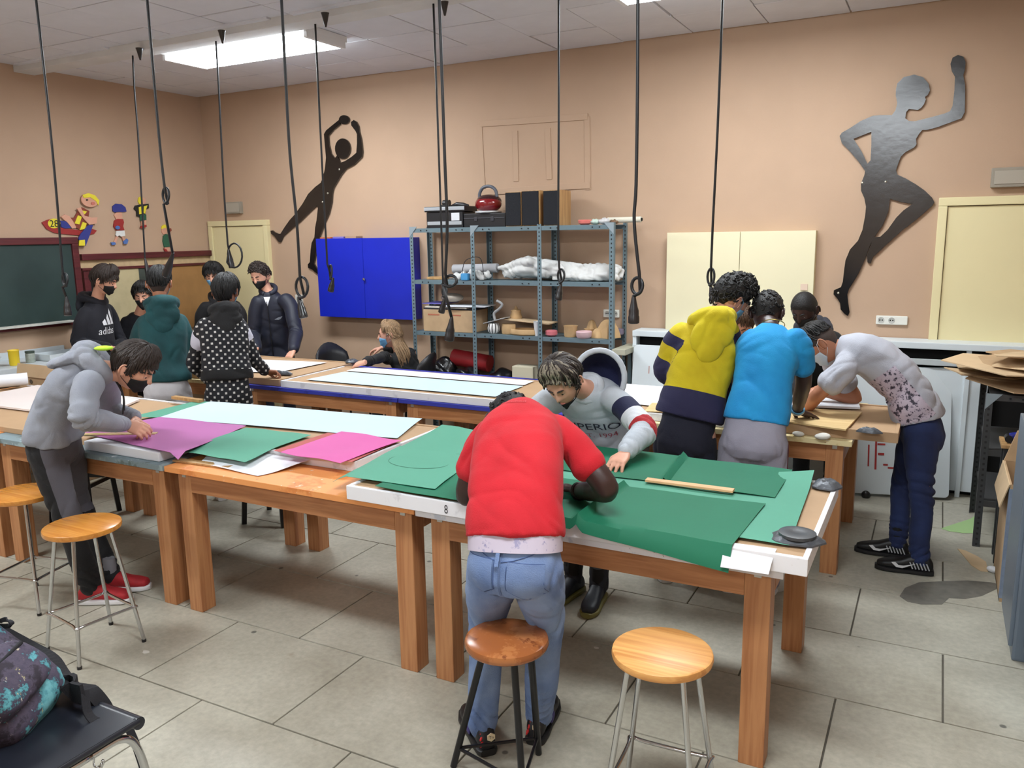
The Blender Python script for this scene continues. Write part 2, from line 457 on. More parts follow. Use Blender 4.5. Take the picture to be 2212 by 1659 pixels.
for x, y in ((1200, 816), (1330, 810), (1065, 1433)): s1.ball(outline([(x, y)], plane=.023, **g)[0], (.008, .004, .008), None, 10, 6)
s1.obj('screw', MATS['screw_zinc'], o, smooth=True)

# painted plywood children on the left wall --------------------------------
def lw(x, y, d): return P(x, y, X=XL + d)
PAL = {k: mat('craft_' + k, c, 0.55, var=0.06, vscale=20) for k, c in dict(red=(150, 40, 38), yellow=(222, 206, 52), blue=(44, 52, 128), sky=(74, 108, 170), skin=(205, 152, 128), brown=(128, 58, 42), black=(24, 24, 24), green=(38, 88, 66), white=(215, 215, 212), blush=(190, 110, 95)).items()}
def cutout(label, pieces, sc=4.878, ox=60, oy=380):
    allp = [p for c, pl in pieces for p in pl]
    cx = sum(p[0] for p in allp) / len(allp); cy = sum(p[1] for p in allp) / len(allp)
    e = thing('craft_figure', label, 'wall figure', tuple(lw(ox + cx / sc, oy + cy / sc, 0)), 'painted plywood children above the chalkboard rail')
    for i, (c, pl) in enumerate(pieces):
        d = .012 + .0022 * i
        MB().prism([lw(ox + x / sc, oy + y / sc, d) for x, y in pl], (-.011, 0, 0)).obj({'skin': 'limb'}.get(c, 'painted_piece'), PAL[c], e)
    return e
def ell(cx, cy, rx, ry, n=16, a=0.0):
    return [(cx + rx * math.cos(t) * math.cos(a) - ry * math.sin(t) * math.sin(a), cy + rx * math.cos(t) * math.sin(a) + ry * math.sin(t) * math.cos(a)) for t in [2 * math.pi * k / n for k in range(n)]]
e = cutout('painted plywood rower in a red boat above the chalkboard', [
    ('red', [(150,490),(200,465),(260,450),(330,540),(420,560),(560,570),(640,545),(730,575),(700,610),(640,625),(520,625),(400,615),(280,600),(200,560)]),
    ('yellow', ell(278,500,66,52)),
    ('blue', [(345,470),(420,480),(465,545),(400,555),(355,540)]),
    ('brown', [(455,440),(490,440),(530,370),(575,330),(650,370),(640,440),(620,530),(560,570),(520,550),(470,490)]),
    ('skin', [(352,430),(390,405),(440,425),(480,480),(512,545),(470,555),(420,490),(380,460)]),
    ('yellow', [(530,415),(570,430),(545,510),(495,500)]), ('yellow', [(580,485),(622,500),(600,560),(550,570)]), ('yellow', [(580,365),(625,375),(600,405),(570,390)]),
    ('skin', ell(655,255,92,72,18,.25)), ('skin', [(520,345),(560,330),(600,420),(680,440),(735,435),(725,500),(650,515),(590,450)]),
    ('yellow', [(580,200),(640,182),(710,205),(755,260),(745,310),(720,265),(660,225),(590,232)]),
    ('blush', ell(690,290,20,16)), ('black', ell(628,253,10,8,10)),
    ('blue', [(640,520),(690,515),(655,620),(610,740),(560,720),(535,660),(560,610)]), ('yellow', [(545,678),(602,672),(605,735),(540,735)])])
vs, fs = text_mesh('28', 1.0)
num = MB(); c0 = lw(60 + 278 / 4.878, 380 + 500 / 4.878, .0175)
num.add([c0 + Vector((0.0, v.x * .085, (v.y - .35) * .085)) for v in vs], fs)
num.obj('number', PAL['black'], e)
cutout('painted plywood child with a blue cap and white shorts', [
    ('skin', [(910,410),(935,385),(990,385),(1000,440),(970,460),(930,455)]), ('blue', [(897,370),(895,320),(930,292),(990,298),(1030,330),(1042,375),(1010,380),(960,378),(920,385)]),
    ('red', [(915,470),(950,452),(1005,455),(1015,490),(1005,530),(1020,572),(935,575),(905,530)]), ('skin', [(935,635),(955,640),(930,705),(908,700)]), ('skin', [(990,635),(1010,640),(1040,690),(1015,700)]),
    ('white', [(935,580),(1020,575),(1028,630),(985,640),(965,625),(945,640),(930,625)]), ('sky', [(878,700),(920,698),(932,722),(890,730)]), ('sky', [(1008,690),(1045,660),(1062,675),(1050,715),(1015,718)]), ('sky', ell(950,545,22,20))])
cutout('painted plywood child in a yellow and black jacket', [
    ('skin', ell(1205,265,38,40)), ('yellow', [(1165,270),(1170,230),(1200,212),(1215,240),(1200,290),(1180,300)]),
    ('black', [(1120,345),(1135,312),(1200,300),(1275,292),(1278,340),(1245,350),(1240,410),(1180,430),(1150,425),(1148,370)]), ('yellow', [(1170,330),(1200,320),(1205,400),(1175,405)]), ('yellow', [(1225,320),(1262,310),(1245,360),(1238,400),(1222,390)]),
    ('green', [(1185,412),(1250,405),(1252,465),(1215,460),(1190,475)]), ('skin', [(1200,475),(1218,470),(1215,530),(1202,530)]), ('skin', [(1228,470),(1248,468),(1248,525),(1232,525)]), ('red', [(1190,530),(1220,520),(1252,515),(1255,535),(1215,552),(1190,548)])])
cutout('painted plywood child in a green dress', [
    ('skin', ell(1440,575,28,40)), ('yellow', [(1412,560),(1415,530),(1440,512),(1470,525),(1478,560),(1450,545)]),
    ('green', [(1430,630),(1460,612),(1490,620),(1500,690),(1505,745),(1440,750),(1425,690)]), ('skin', [(1440,755),(1490,750),(1495,800),(1460,800)]), ('red', [(1435,765),(1460,770),(1480,800),(1470,812),(1445,790)]), ('brown', [(1480,560),(1510,550),(1518,575),(1490,600)])])

# ================================================================== LAMPS
def fixture(cx, cy, label, lx=1.45, ly=0.46):
    e = thing('ceiling_lamp', label, 'lamp', (cx, cy, ZC), 'fluorescent ceiling lamps')
    h = MB(); h.box2((cx - lx / 2, cy - ly / 2, ZC - .045), (cx + lx / 2, cy + ly / 2, ZC + .0), .006)
    h.obj('housing', mat('lamp_white_enamel', (225, 226, 228), 0.4), e)
    MB().box2((cx - lx / 2 + .03, cy - ly / 2 + .03, ZC - .085), (cx + lx / 2 - .03, cy + ly / 2 - .03, ZC - .045), .008).obj('diffuser', mat('lit_lamp_diffuser', (240, 248, 255), 0.5, emit=30.0), e)
    for sx in (-1, 1):
        MB().box2((cx + sx * (lx / 2 - .015) - .015, cy - ly / 2 + .02, ZC - .088), (cx + sx * (lx / 2 - .015) + .015, cy + ly / 2 - .02, ZC - .04), .004).obj('end_cap', MATS['lamp_white_enamel'], e)
    ld = bpy.data.lights.new('tube_light', 'AREA'); ld.shape = 'RECTANGLE'; ld.size = lx - .1; ld.size_y = ly - .08
    ld.energy = LAMP_W; ld.color = (0.94, 0.985, 1.0)
    lo = bpy.data.objects.new('tube_light', ld); COL.objects.link(lo); lo.location = (cx, cy, ZC - .095); attach(lo, e)
    return e
fixture(-4.72, 4.84, 'glowing fluorescent ceiling lamp in view above the group by the chalkboard')
fixture(-1.11, 4.84, 'fluorescent ceiling lamp at the top edge above the yellow hoodie group')
for cy, wd in ((1.45, 'middle'), (-2.1, 'rear')):
    for cx, sd in ((-4.60, 'chalkboard'), (-.62, 'locker')):
        fixture(cx, cy, 'fluorescent ceiling lamp in the %s row on the %s side, out of view' % (wd, sd))

# ================================================================== HANGING SOCKET CABLES
m_cab = mat('black_cable', (22, 24, 28), 0.45)
m_plug = mat('black_rubber_plug', (24, 22, 25), 0.3, spec=0.6)
def pendant(label, Yp, pts, loop, plug, group, anchor=None, r=0.0068):
    top = P(*pts[0], Y=Yp); top.z = max(top.z, 0)
    p3 = [P(x, y, Y=Yp) for x, y in pts]
    # run up to the ceiling when the top lies outside the frame
    ztop = ZC - (.055 if abs(Yp - 4.5) < .2 else 0.0)
    if p3[0].z < ztop - .02:
        d = (p3[0] - p3[1]); d = d / d.z; d.x *= .25; d.y = 0
        p3.insert(0, Vector((p3[0].x + d.x * (ztop - p3[0].z), Yp, ztop)))
    else: p3[0].z = ztop
    e = thing('hanging_socket_cable', label, 'cable', tuple(p3[0]), group)
    path = catmull(p3, 5)
    if loop:
        (lx, ly, rx, ry, a0) = loop
        c = P(lx, ly, Y=Yp); k = (P(lx + 10, ly, Y=Yp) - c).length / 10
        lp = [c + Vector((k * rx * math.cos(t), .014 * math.sin(t / 2), -k * ry * math.sin(t))) for t in [a0 + 2 * math.pi * i / 18 for i in range(20)]]
        path += lp
    pa, pb = P(*plug[0], Y=Yp), P(*plug[1], Y=Yp)
    path.append(pa + (pb - pa) * .05)
    MB().tube(path, r, 8).obj('cord', m_cab, e, smooth=True)
    ax = pb - pa; L_ = ax.length
    prof = [(.008, 0), (.012, .10), (.016, .25), (.021, .42), (.027, .55), (.027, .72), (.030, .76), (.030, .97), (.024, 1.0)]
    sc = .74
    MB().lathe([(r_ * sc, z * L_) for r_, z in prof], pa, 14, ax).obj('socket_connector', m_plug, e, smooth='auto')
    if anchor:
        a = P(*anchor, Z=ZC - .05)
        MB().lathe([(.006, -.085), (.024, -.01), (.028, 0.0)], a, 12).obj('ceiling_grip', m_plug, e, smooth='auto')
    return e
GR = 'socket cables hanging over the far tables'; GF = 'socket cables hanging over the near tables'
pendant('hanging cable ending behind the green hoodie, thin and straight', 4.5, [(285,103),(291,200),(298,290),(306,430),(313,555)], None, ((313,556),(322,604)), GR, (301,104))
pendant('hanging cable with a side loop in front of the corner door', 4.5, [(465,70),(473,200),(483,400),(492,528)], (506,552,17,19,2.2), ((494,538),(501,579)), GR, (479,66))
pendant('hanging cable ending in front of the blue wall cabinet', 4.5, [(680,35),(688,200),(698,400),(707,570)], (713,588,4,12,1.2), ((720,600),(714,630)), GR, (702,28))
pendant('thin rear cable of the pair in front of the shelving', 4.5, [(936,0),(945,250),(953,480),(957,610)], (959,630,6,9,1.4), ((962,640),(953,676)), GR, (960,2))
pendant('straight hanging cable in front of the white cloths on the shelf', 4.5, [(1207,0),(1207,250),(1206,480),(1208,578)], (1211,596,8,13,1.4), ((1212,612),(1206,648)), GR)
pendant('hanging cable in front of the cream cabinet by the yellow hoodie', 4.5, [(1561,0),(1550,280),(1540,480),(1536,576)], (1535,598,8,18,1.4), ((1535,617),(1542,650)), GR)
pendant('hanging cable nearest the chalkboard at the left edge', 3.05, [(78,0),(95,150),(107,262),(122,420),(133,560),(136,592)], (138,605,8,9,1.4), ((143,640),(147,682)), GF)
pendant('hanging cable with a high ring knot over the green hoodie', 3.05, [(318,0),(335,200),(347,330),(356,408)], (356,423,9,12,1.3), ((374,546),(358,597)), GF)
pendant('hanging cable with a wide loop beside the navy jacket', 3.05, [(608,0),(616,150),(626,330),(641,480),(648,600)], (650,621,15,17,1.3), ((645,640),(656,687)), GF)
pendant('near cable of the pair in front of the shelving, hanging lowest', 3.05, [(949,0),(954,145),(961,350),(966,490),(962,590)], (972,607,14,10,2.4), ((976,684),(970,736)), GF)
pendant('thick hanging cable knotted right of the shelving', 3.05, [(1378,0),(1377,200),(1374,400),(1370,480),(1381,592)], (1375,618,13,17,1.0), ((1369,637),(1369,699)), GF)

# ================================================================== LEFT WALL
m_dred = wood('dark_red_stained_wood', (92, 30, 34), (70, 20, 24), axis=1, rough=0.5)
m_board = mat('green_chalkboard', (30, 50, 48), 0.6, rgb2=(42, 62, 60), vscale=3, detail=8)
e = thing('chalkboard', 'dark green chalkboard with a dark red frame on the left wall', 'chalkboard', (XL, 4.0, 1.07))
by0, by1, bz0, bz1 = 2.6, 4.78, 1.085, 1.865
MB().box2((XL, by0, bz0), (XL + .025, by1, bz1)).obj('writing_surface', m_board, e)
for a, b in (((by0, bz1 - .06), (by1, bz1)), ((by0, bz0), (by1, bz0 + .03)), ((by1 - .06, bz0 + .031), (by1, bz1 - .061)), ((by0, bz0 + .031), (by0 + .06, bz1 - .061))):
    MB().box2((XL, a[0], a[1]), (XL + .045, b[0], b[1]), .005).obj('frame_rail', m_dred, e)
MB().box2((XL + .02, by0, bz0 + .028), (XL + .10, by1 - .15, bz0 + .045), .004).obj('chalk_tray', mat('chalk_dusty_white', (200, 200, 192), 0.8, var=.15, vscale=20), e)
e = thing('notice_board', 'dark red railed notice board with pinned panels beside the chalkboard', 'notice board', (XL, 5.5, 0.9))
nb0, nb1 = 4.80, 6.33
MB().box2((XL, nb0, 1.655), (XL + .05, nb1, 1.712), .006).obj('top_rail', m_dred, e)
MB().box2((XL, nb0, 1.56), (XL + .035, nb1, 1.585), .004).obj('lower_rail', m_dred, e)
MB().box2((XL, nb0, 1.585), (XL + .012, nb1, 1.655)).obj('cream_band', mat('cream_plaster', (196, 170, 132), 0.8, var=.15, vscale=18), e)
MB().box2((XL, nb0, .92), (XL + .048, nb0 + .06, 1.555), .004).obj('side_post', m_dred, e)
for a, b, c, nm in ((4.86, 5.02, (20, 16, 18), 'dark_panel'), (5.02, 5.40, (188, 174, 136), 'cream_panel'), (5.40, 5.66, (70, 78, 72), 'poster'), (5.66, 6.27, (160, 118, 70), 'cork_panel')):
    MB().box2((XL, a, .92), (XL + .02, b, 1.56), .002).obj(nm, mat('notice_' + nm, c, 0.8, var=.12 if nm != 'poster' else .6, vscale=10), e)
# low counter under the chalkboard
m_wlam = mat('white_laminate', (196, 204, 208), 0.4, var=0.06, vscale=5)
e = thing('wall_counter', 'white worktop along the chalkboard wall with jars on it', 'counter', (-6.72, 3.6, 0))
MB().box2((XL, 2.3, .79), (-6.46, 4.55, .845), .006).obj('worktop', m_wlam, e)
MB().box2((XL, 2.3, .845), (XL + .02, 4.55, .91), .003).obj('upstand', m_wlam, e)
for yy in (2.34, 3.4, 4.46): MB().box2((XL, yy, 0), (-6.5, yy + .04, .79), .003).obj('side_panel', m_wlam, e)
MB().box2((XL, 2.38, .1), (-6.52, 4.46, .12), .003).obj('lower_shelf', m_wlam, e)
o = MB().lathe([(.035, 0), (.038, .01), (.040, .115), (.043, .12), (.040, .125), (.036, .12), (.033, .012)], (-6.60, 3.885, .846), 18).obj('plastic_cup', mat('yellow_plastic', (226, 196, 40), 0.4), smooth='auto')
tag(o, 'yellow plastic cup on the white wall counter', 'cup')
e = thing('glass_jar', 'small glass jar with a dark rim beside the yellow cup', 'jar', (-6.62, 4.03, .846))
MB().lathe([(.034, 0), (.036, .01), (.036, .07), (.03, .08)], (-6.62, 4.03, .846), 16).obj('jar_body', mat('cloudy_glass', (150, 158, 150), 0.2, var=.2, vscale=30), e, smooth='auto')
MB().lathe([(.033, .078), (.036, .08), (.036, .095), (.02, .097)], (-6.62, 4.03, .846), 16).obj('lid', mat('dull_green_tin', (60, 74, 66), 0.5), e, smooth='auto')
e = thing('plastic_tray', 'pale plastic tray at the chalkboard end of the counter', 'tray', (-6.62, 4.28, .846))
MB().box2((-6.74, 4.12, .846), (-6.50, 4.46, .856), .003).obj('tray_base', m_wlam, e)
for a, b in (((-6.74, 4.12), (-6.73, 4.46)), ((-6.51, 4.12), (-6.50, 4.46)), ((-6.729, 4.12), (-6.511, 4.13)), ((-6.729, 4.45), (-6.511, 4.46))):
    MB().box2((*a, .85), (*b, .90), .002).obj('tray_wall', m_wlam, e)
e = thing('basin', 'white rimmed basin with dark green water stain at the left edge', 'basin', (-6.62, 3.62, .846))
MB().lathe([(.10, 0), (.15, .012), (.18, .075), (.192, .08), (.192, .085), (.17, .08), (.14, .02), (.09, .01)], (-6.66, 3.6, .846), 24).obj('basin_bowl', m_wlam, e, smooth='auto')
MB().lathe([(.0, .04), (.155, .04), (.155, .038), (0, .038)], (-6.66, 3.6, .846), 24).obj('basin_water', mat('dark_green_water', (40, 66, 60), 0.15), e)
o = MB().tube([(-6.63, 4.52, .846), (-6.63, 4.52, .96)], .035, 12).obj('paint_pot', mat('dark_grey_tin', (60, 64, 70), 0.4, .5), smooth='auto')
tag(o, 'dark grey paint tin at the far end of the counter', 'tin')
# cardboard box in front of the counter
m_card = mat('cardboard', (186, 156, 120), 0.85, var=0.14, vscale=9, bump=.1, bscale=40)
m_card2 = mat('cardboard_pale', (205, 178, 142), 0.85, var=0.12, vscale=7, bump=.08, bscale=40)
e = thing('cardboard_box', 'stained brown cardboard box standing behind the leftmost table', 'box', (-6.05, 3.88, 0))
bx = MB(); bx.box2((-6.36, 3.76, 0), (-5.72, 4.02, .84), .008); bx.obj('box_body', m_card, e)
MB().bar((-6.36, 3.76, .845), (-5.72, 3.76, .845), .01, .10, Vector((0, .2, 1))).obj('box_flap', m_card2, e)
st = MB()
for x_, z_, r_ in ((-6.2, .76, .018), (-6.05, .70, .026), (-5.92, .79, .014), (-5.84, .66, .02)): st.lathe([(0, 0), (r_, 0), (r_, .002), (0, .002)], (x_, 3.757, z_), 10, (0, -1, 0))
st.obj('stain_mark', mat('glue_stain', (92, 78, 62), 0.7), e)

# ================================================================== BACK WALL FITTINGS
e = thing('emergency_light', 'small grey emergency light box above the corner door', 'lamp', tuple(wp(508, 460)))
a, b = wp(491, 437), wp(526, 461)
MB().box2((a.x, YB - .045, b.z), (b.x, YB, a.z), .006).obj('light_body', mat('aged_grey_plastic', (150, 142, 128), 0.6, var=.1, vscale=12), e)
MB().box2((a.x + .015, YB - .049, b.z + .015), (b.x - .015, YB - .044, a.z - .015), .003).obj('diffuser', mat('aged_diffuser', (166, 158, 144), 0.5), e)
e = thing('emergency_light', 'long grey emergency light box above the right hand door', 'lamp', tuple(wp(2180, 403)))
a, b = wp(2142, 364), wp(2225, 403)
MB().box2((a.x, YB - .055, b.z), (b.x + .06, YB, a.z), .008).obj('light_body', MATS['aged_grey_plastic'], e)
MB().box2((a.x + .02, YB - .06, b.z + .02), (b.x + .04, YB - .054, a.z - .02), .004).obj('diffuser', MATS['aged_diffuser'], e)
m_sock = mat('socket_white_plastic', (222, 222, 214), 0.35)
def sockets(x0, x1, z0, z1, n, label, y=YB, slots=None):
    e = thing('wall_socket', label, 'socket', ((x0 + x1) / 2, y, z0), 'wall sockets')
    MB().box2((x0, y - .02, z0), (x1, y, z1), .008).obj('cover_plate', m_sock, e)
    w_ = (x1 - x0) / n
    for i in range(slots or n):
        c = (x0 + (i + .5) * w_, y - .0205, (z0 + z1) / 2); r_ = .34 * min(w_, z1 - z0)
        MB().lathe([(r_, 0), (r_ * .95, .003), (r_ * .8, .0015), (0, .001)], c, 18, (0, -1, 0)).obj('socket_well', mat('socket_well_grey', (176, 176, 170), 0.4), e, smooth='auto')
        for s_ in (-1, 1):
            MB().lathe([(.0045, 0), (.0045, .0025), (0, .0025)], (c[0] + s_ * r_ * .38, c[1] - .001, c[2]), 8, (0, -1, 0)).obj('pin_hole', m_dark, e)
a, b = wp(1893, 681), wp(1960, 702)
sockets(a.x, b.x, b.z, a.z, 3, 'double wall socket with a blank, under the dancing silhouette', slots=2)
a, b = wp(1305, 668), wp(1339, 686)
sockets(a.x, b.x, b.z, a.z, 2, 'double wall socket behind the shelving end post')
a, b = wp(640, 636), wp(656, 656)
sockets(a.x, b.x, b.z, a.z, 1, 'single wall socket between the navy jacket and the blue cabinet')

m_blue = mat('ultramarine_gloss', (16, 36, 178), 0.42, var=0.12, vscale=3)
e = thing('wall_cabinet', 'bright ultramarine blue two door cabinet hung on the wall', 'cabinet', (-4.95, YB, 1.06))
yf = 6.20
a, b, c = P(682, 518, Y=yf), P(886, 690, Y=yf), P(886, 515, Y=yf)
z0, z1 = 1.062, 1.815
MB().box2((a.x, yf + .02, z0), (c.x, YB, z1), .004).obj('cabinet_body', m_blue, e)
xm = P(786, 600, Y=yf).x
d1 = MB().box2((a.x, yf, z0), (xm - .0015, yf + .019, z1), .003).obj('door', m_blue, e)
d2 = MB().box2((xm + .0015, yf, z0), (c.x, yf + .019, z1), .003).obj('door', m_blue, e)
k = P(789, 603, Y=yf)
MB().lathe([(.006, 0), (.006, .012), (.013, .018), (.013, .026), (.0, .030)], (k.x, yf, k.z), 14, (0, -1, 0)).obj('knob', mat('chrome', (200, 202, 205), 0.12, 1.0), d2, smooth='auto')
for i, (x_, cc) in enumerate(((-5.36, (190, 90, 40)), (-5.2, (120, 110, 180)), (-5.05, (170, 140, 110)))):
    o = MB().box2((x_, 6.23, z1 + .001), (x_ + .13, 6.33, z1 + .013 + .004 * i), .003).obj('paper_scrap', mat('scrap_%d' % i, cc, 0.8))
    tag(o, ['orange', 'lilac', 'tan'][i] + ' paper scrap lying on top of the blue wall cabinet', 'paper')

e = thing('wall_cabinet', 'shallow cream two door wall cabinet behind the yellow hoodie', 'cabinet', (-1.35, YB, 1.05))
yf = 6.27
a, b, c = P(1441, 504, Y=yf), P(1763, 499, Y=yf), P(1437, 712, Y=yf)
z0, z1 = c.z, a.z + .004
MB().box2((a.x, yf + .02, z0), (b.x, YB, z1), .003).obj('cabinet_body', m_cream, e)
xm = P(1596, 600, Y=yf).x
m_cream2 = mat('cream_cabinet_paint', (222, 214, 180), 0.5, var=.03, vscale=2)
MB().box2((a.x, yf, z0), (xm - .002, yf + .019, z1), .003).obj('door', m_cream2, e)
MB().box2((xm + .002, yf, z0), (b.x, yf + .019, z1), .003).obj('door', m_cream2, e)
k = P(1737, 620, Y=yf)
MB().box((k.x, yf - .003, k.z), (.05, .006, .045), None, .002).obj('catch', mat('torn_tape', (214, 190, 170), 0.7), e)

# ================================================================== SLOTTED ANGLE SHELVING
def slotted_mat(name, rgb):
    m = mat(name, rgb, 0.5, 0.3, var=.06, vscale=10)
    nt = m.node_tree; N = nt.nodes; L = nt.links; b = N['Principled BSDF']
    src = b.inputs['Base Color'].links[0].from_socket
    tc = [q for q in N if q.type == 'TEX_COORD'][0]
    sp = N.new('ShaderNodeSeparateXYZ'); L.new(tc.outputs['Object'], sp.inputs[0])
    def math_(op, a, bv):
        q = N.new('ShaderNodeMath'); q.operation = op
        if isinstance(a, (int, float)): q.inputs[0].default_value = a
        else: L.new(a, q.inputs[0])
        if bv is not None:
            if isinstance(bv, (int, float)): q.inputs[1].default_value = bv
            else: L.new(bv, q.inputs[1])
        return q.outputs[0]
    fz = math_('PINGPONG', sp.outputs['Z'], .016); hz = math_('GREATER_THAN', fz, .0095)
    ax = math_('ABSOLUTE', sp.outputs['X'], None); hx = math_('LESS_THAN', ax, .0055)
    k = math_('MULTIPLY', hz, hx)
    mx = N.new('ShaderNodeMixRGB'); mx.inputs['Color2'].default_value = (*lin((40, 42, 44)), 1)
    L.new(k, mx.inputs['Fac']); L.new(src, mx.inputs['Color1']); L.new(mx.outputs[0], b.inputs['Base Color'])
    return m
m_slot = slotted_mat('slotted_angle_grey', (110, 130, 138))
m_shelf = mat('grey_steel_shelf', (106, 126, 134), 0.5, 0.3, var=.08, vscale=6)
def shelving(name, label, xs, yf, yb, zs, ztop, tray=.035, m_slot=m_slot, m_shelf=m_shelf):
    e = thing(name, label, 'shelf', ((xs[0] + xs[-1]) / 2, (yf + yb) / 2, 0))
    for x_ in xs:
        for y_, sy in ((yf, 1), (yb, -1)):
            p = MB(); p.box((0, 0, ztop / 2), (.036, .003, ztop)); sx = -1 if x_ == xs[-1] else 1
            p.box((-.018 * sx, sy * .018, ztop / 2), (.003, .036, ztop))
            q = p.obj('upright', m_slot, None); q.location = (x_, y_, 0); attach(q, e)
    for z_ in zs:
        for i in range(len(xs) - 1):
            t = MB(); t.box2((xs[i] + .002, yf + .004, z_ - .004), (xs[i + 1] - .002, yb - .004, z_), .001)
            t.box2((xs[i] + .002, yf + .003, z_ - tray), (xs[i + 1] - .002, yf + .007, z_ + .001), .001)
            t.box2((xs[i] + .002, yb - .007, z_ - tray), (xs[i + 1] - .002, yb - .003, z_ + .001), .001)
            o = t.obj('shelf_board', m_shelf, e)
            bl = MB()
            for sx in (.10, .16): 
                for xx in (xs[i] + sx, xs[i + 1] - sx): bl.lathe([(.006, 0), (.006, .004), (0, .004)], (xx, yf + .003, z_ - tray / 2), 8, (0, -1, 0))
            bl.obj('bolt', mat('dark_bolt', (44, 48, 52), 0.4, .6), o)
    for x_ in (xs[0], xs[1], xs[-1]):
        s_ = -1 if x_ == xs[-1] else 1
        MB().prism([(x_ - s_ * .018, yf - .003, ztop), (x_ + s_ * .062, yf - .003, ztop), (x_ - s_ * .018, yf - .003, ztop - .09)], (0, .003, 0)).obj('corner_gusset', mat('gusset_grey', (150, 164, 172), 0.4, .4), e)
    return e
SX = [-4.13, -3.51, -2.885, -2.265]
ZS = [.48, .99, 1.443, 1.889]
shelving('metal_shelving', 'tall grey slotted steel shelving crowded with odds and ends on the back wall', SX, 6.0, 6.31, ZS, 1.905)
# ---- things on the top shelf
zt = 1.8905
m_silver = mat('silver_plastic', (176, 182, 188), 0.35, .4); m_blackp = mat('black_plastic', (24, 24, 28), 0.4)
def sp(x, y, Yp): return P(x, y, Y=Yp)
def shelf_box(name, label, cat, px0, px1, pyt, z0, yf, yd, m, group=None, bev=.006):
    a, b = sp(px0, pyt, yf), sp(px1, pyt, yf)
    e = thing(name, label, cat, ((a.x + b.x) / 2, yf + yd / 2, z0), group)
    MB().box2((a.x, yf, z0), (b.x, yf + yd, a.z), bev).obj(name + '_body', m, e)
    return e, a.x, b.x, a.z
e, x0, x1, z1 = shelf_box('stereo_deck', 'silver fronted stereo deck, lower of the two on the shelf top', 'stereo', 921, 999, 459, zt, 6.04, .22, m_blackp)
MB().box2((x0 + .01, 6.035, zt + .025), (x1 - .01, 6.041, zt + .055), .002).obj('front_strip', m_silver, e)
MB().box2((x1 - .11, 6.035, zt + .06), (x1 - .03, 6.041, z1 - .01), .002).obj('display', mat('pale_label', (205, 208, 212), 0.4), e)
zz = z1 + .001
a, b = sp(916, 443, 6.03), sp(1003, 443, 6.03)
e = thing('stereo_deck', 'flat silver edged player on top of the stereo deck', 'stereo', ((a.x + b.x) / 2, 6.14, zz))
MB().box2((a.x, 6.03, zz), (b.x, 6.25, zz + .045), .006).obj('player_body', m_blackp, e)
MB().box2((a.x, 6.024, zz + .012), (b.x, 6.031, zz + .04), .002).obj('front_strip', m_silver, e)
o = MB(); o.tube([(-3.86, 6.12, zz + .075), (-3.80, 6.12, zz + .075)], .028, 12); o.box2((-3.87, 6.09, zz + .046), (-3.79, 6.15, zz + .06), .004)
tag(o.obj('old_camera', m_blackp, smooth='auto'), 'small black lens gadget on the flat silver player', 'gadget')
o = MB(); o.tube([(-3.76, 6.1, zz + .05), (-3.72, 6.11, zz + .062), (-3.66, 6.12, zz + .055), (-3.60, 6.1, zz + .048)], [.012, .02, .02, .01], 8)
tag(o.obj('cable_coil', m_blackp, smooth=True), 'black coil lying on the flat silver player', 'cable')
e, x0, x1, z1 = shelf_box('tool_case', 'black lidded case under the red vacuum on the shelf top', 'case', 1001, 1091, 462, zt, 6.05, .22, m_blackp)
MB().box2((x0 + .004, 6.046, zt + .07), (x1 - .004, 6.052, zt + .078), .002).obj('lid_line', mat('dark_grey_plastic', (52, 52, 58), 0.4), e)
for f in (.3, .7): MB().box2((x0 + (x1 - x0) * f - .015, 6.043, zt + .05), (x0 + (x1 - x0) * f + .015, 6.051, zt + .085), .003).obj('latch', MATS['dark_grey_plastic'], e)
zc = z1 + .001
c = sp(1055, 440, 6.14)
e = thing('hand_vacuum', 'dark red domed vacuum with a tall arched handle on the black case', 'vacuum', (c.x, 6.14, zc))
m_redv = mat('dark_red_gloss', (120, 22, 28), 0.18, coat=.5)
b_ = MB(); b_.ball((c.x, 6.14, zc + .078), (.118, .10, .074), None, 24, 14); b_.obj('dome_body', m_redv, e, smooth=True)
b_ = MB(); b_.ball((c.x, 6.15, zc + .098), (.112, .10, .06), None, 24, 14); b_.obj('dark_cover', mat('smoky_plastic', (52, 24, 28), 0.2), e, smooth=True)
MB().lathe([(.10, 0), (.115, .006), (.112, .018), (.09, .02)], (c.x, 6.14, zc), 24).obj('base_ring', mat('pale_grey_plastic', (176, 176, 178), 0.4), e, smooth='auto')
MB().tube(catmull([(c.x - .085, 6.14, zc + .11), (c.x - .082, 6.14, zc + .17), (c.x - .045, 6.14, zc + .215), (c.x + .02, 6.14, zc + .222), (c.x + .07, 6.14, zc + .19), (c.x + .085, 6.14, zc + .13)], 5), .014, 10).obj('handle', mat('slate_plastic', (84, 88, 98), 0.4), e, smooth=True)
m_spk = mat('speaker_cloth', (22, 24, 30), 0.9, bump=.3, bscale=300); m_oak = wood('oak_veneer', (186, 148, 100), (160, 122, 78), axis=2)
for i, (pa, pb, pt, lab) in enumerate(((1092, 1124, 415, 'leftmost of three black fronted speakers'), (1128, 1163, 412, 'middle of three black fronted speakers'), (1174, 1207, 411, 'rightmost black fronted speaker showing its pale oak side'))):
    a, b = sp(pa, pt, 6.03), sp(pb, pt, 6.03)
    e = thing('loudspeaker', lab + ' on the shelf top', 'speaker', ((a.x + b.x) / 2, 6.14, zt), 'speakers on the shelf top')
    MB().box2((a.x - .004, 6.035, zt), (b.x + .006, 6.255, a.z), .004).obj('speaker_cabinet', m_oak, e)
    MB().box2((a.x, 6.022, zt + .006), (b.x, 6.036, a.z - .006), .005).obj('grille', m_spk, e)
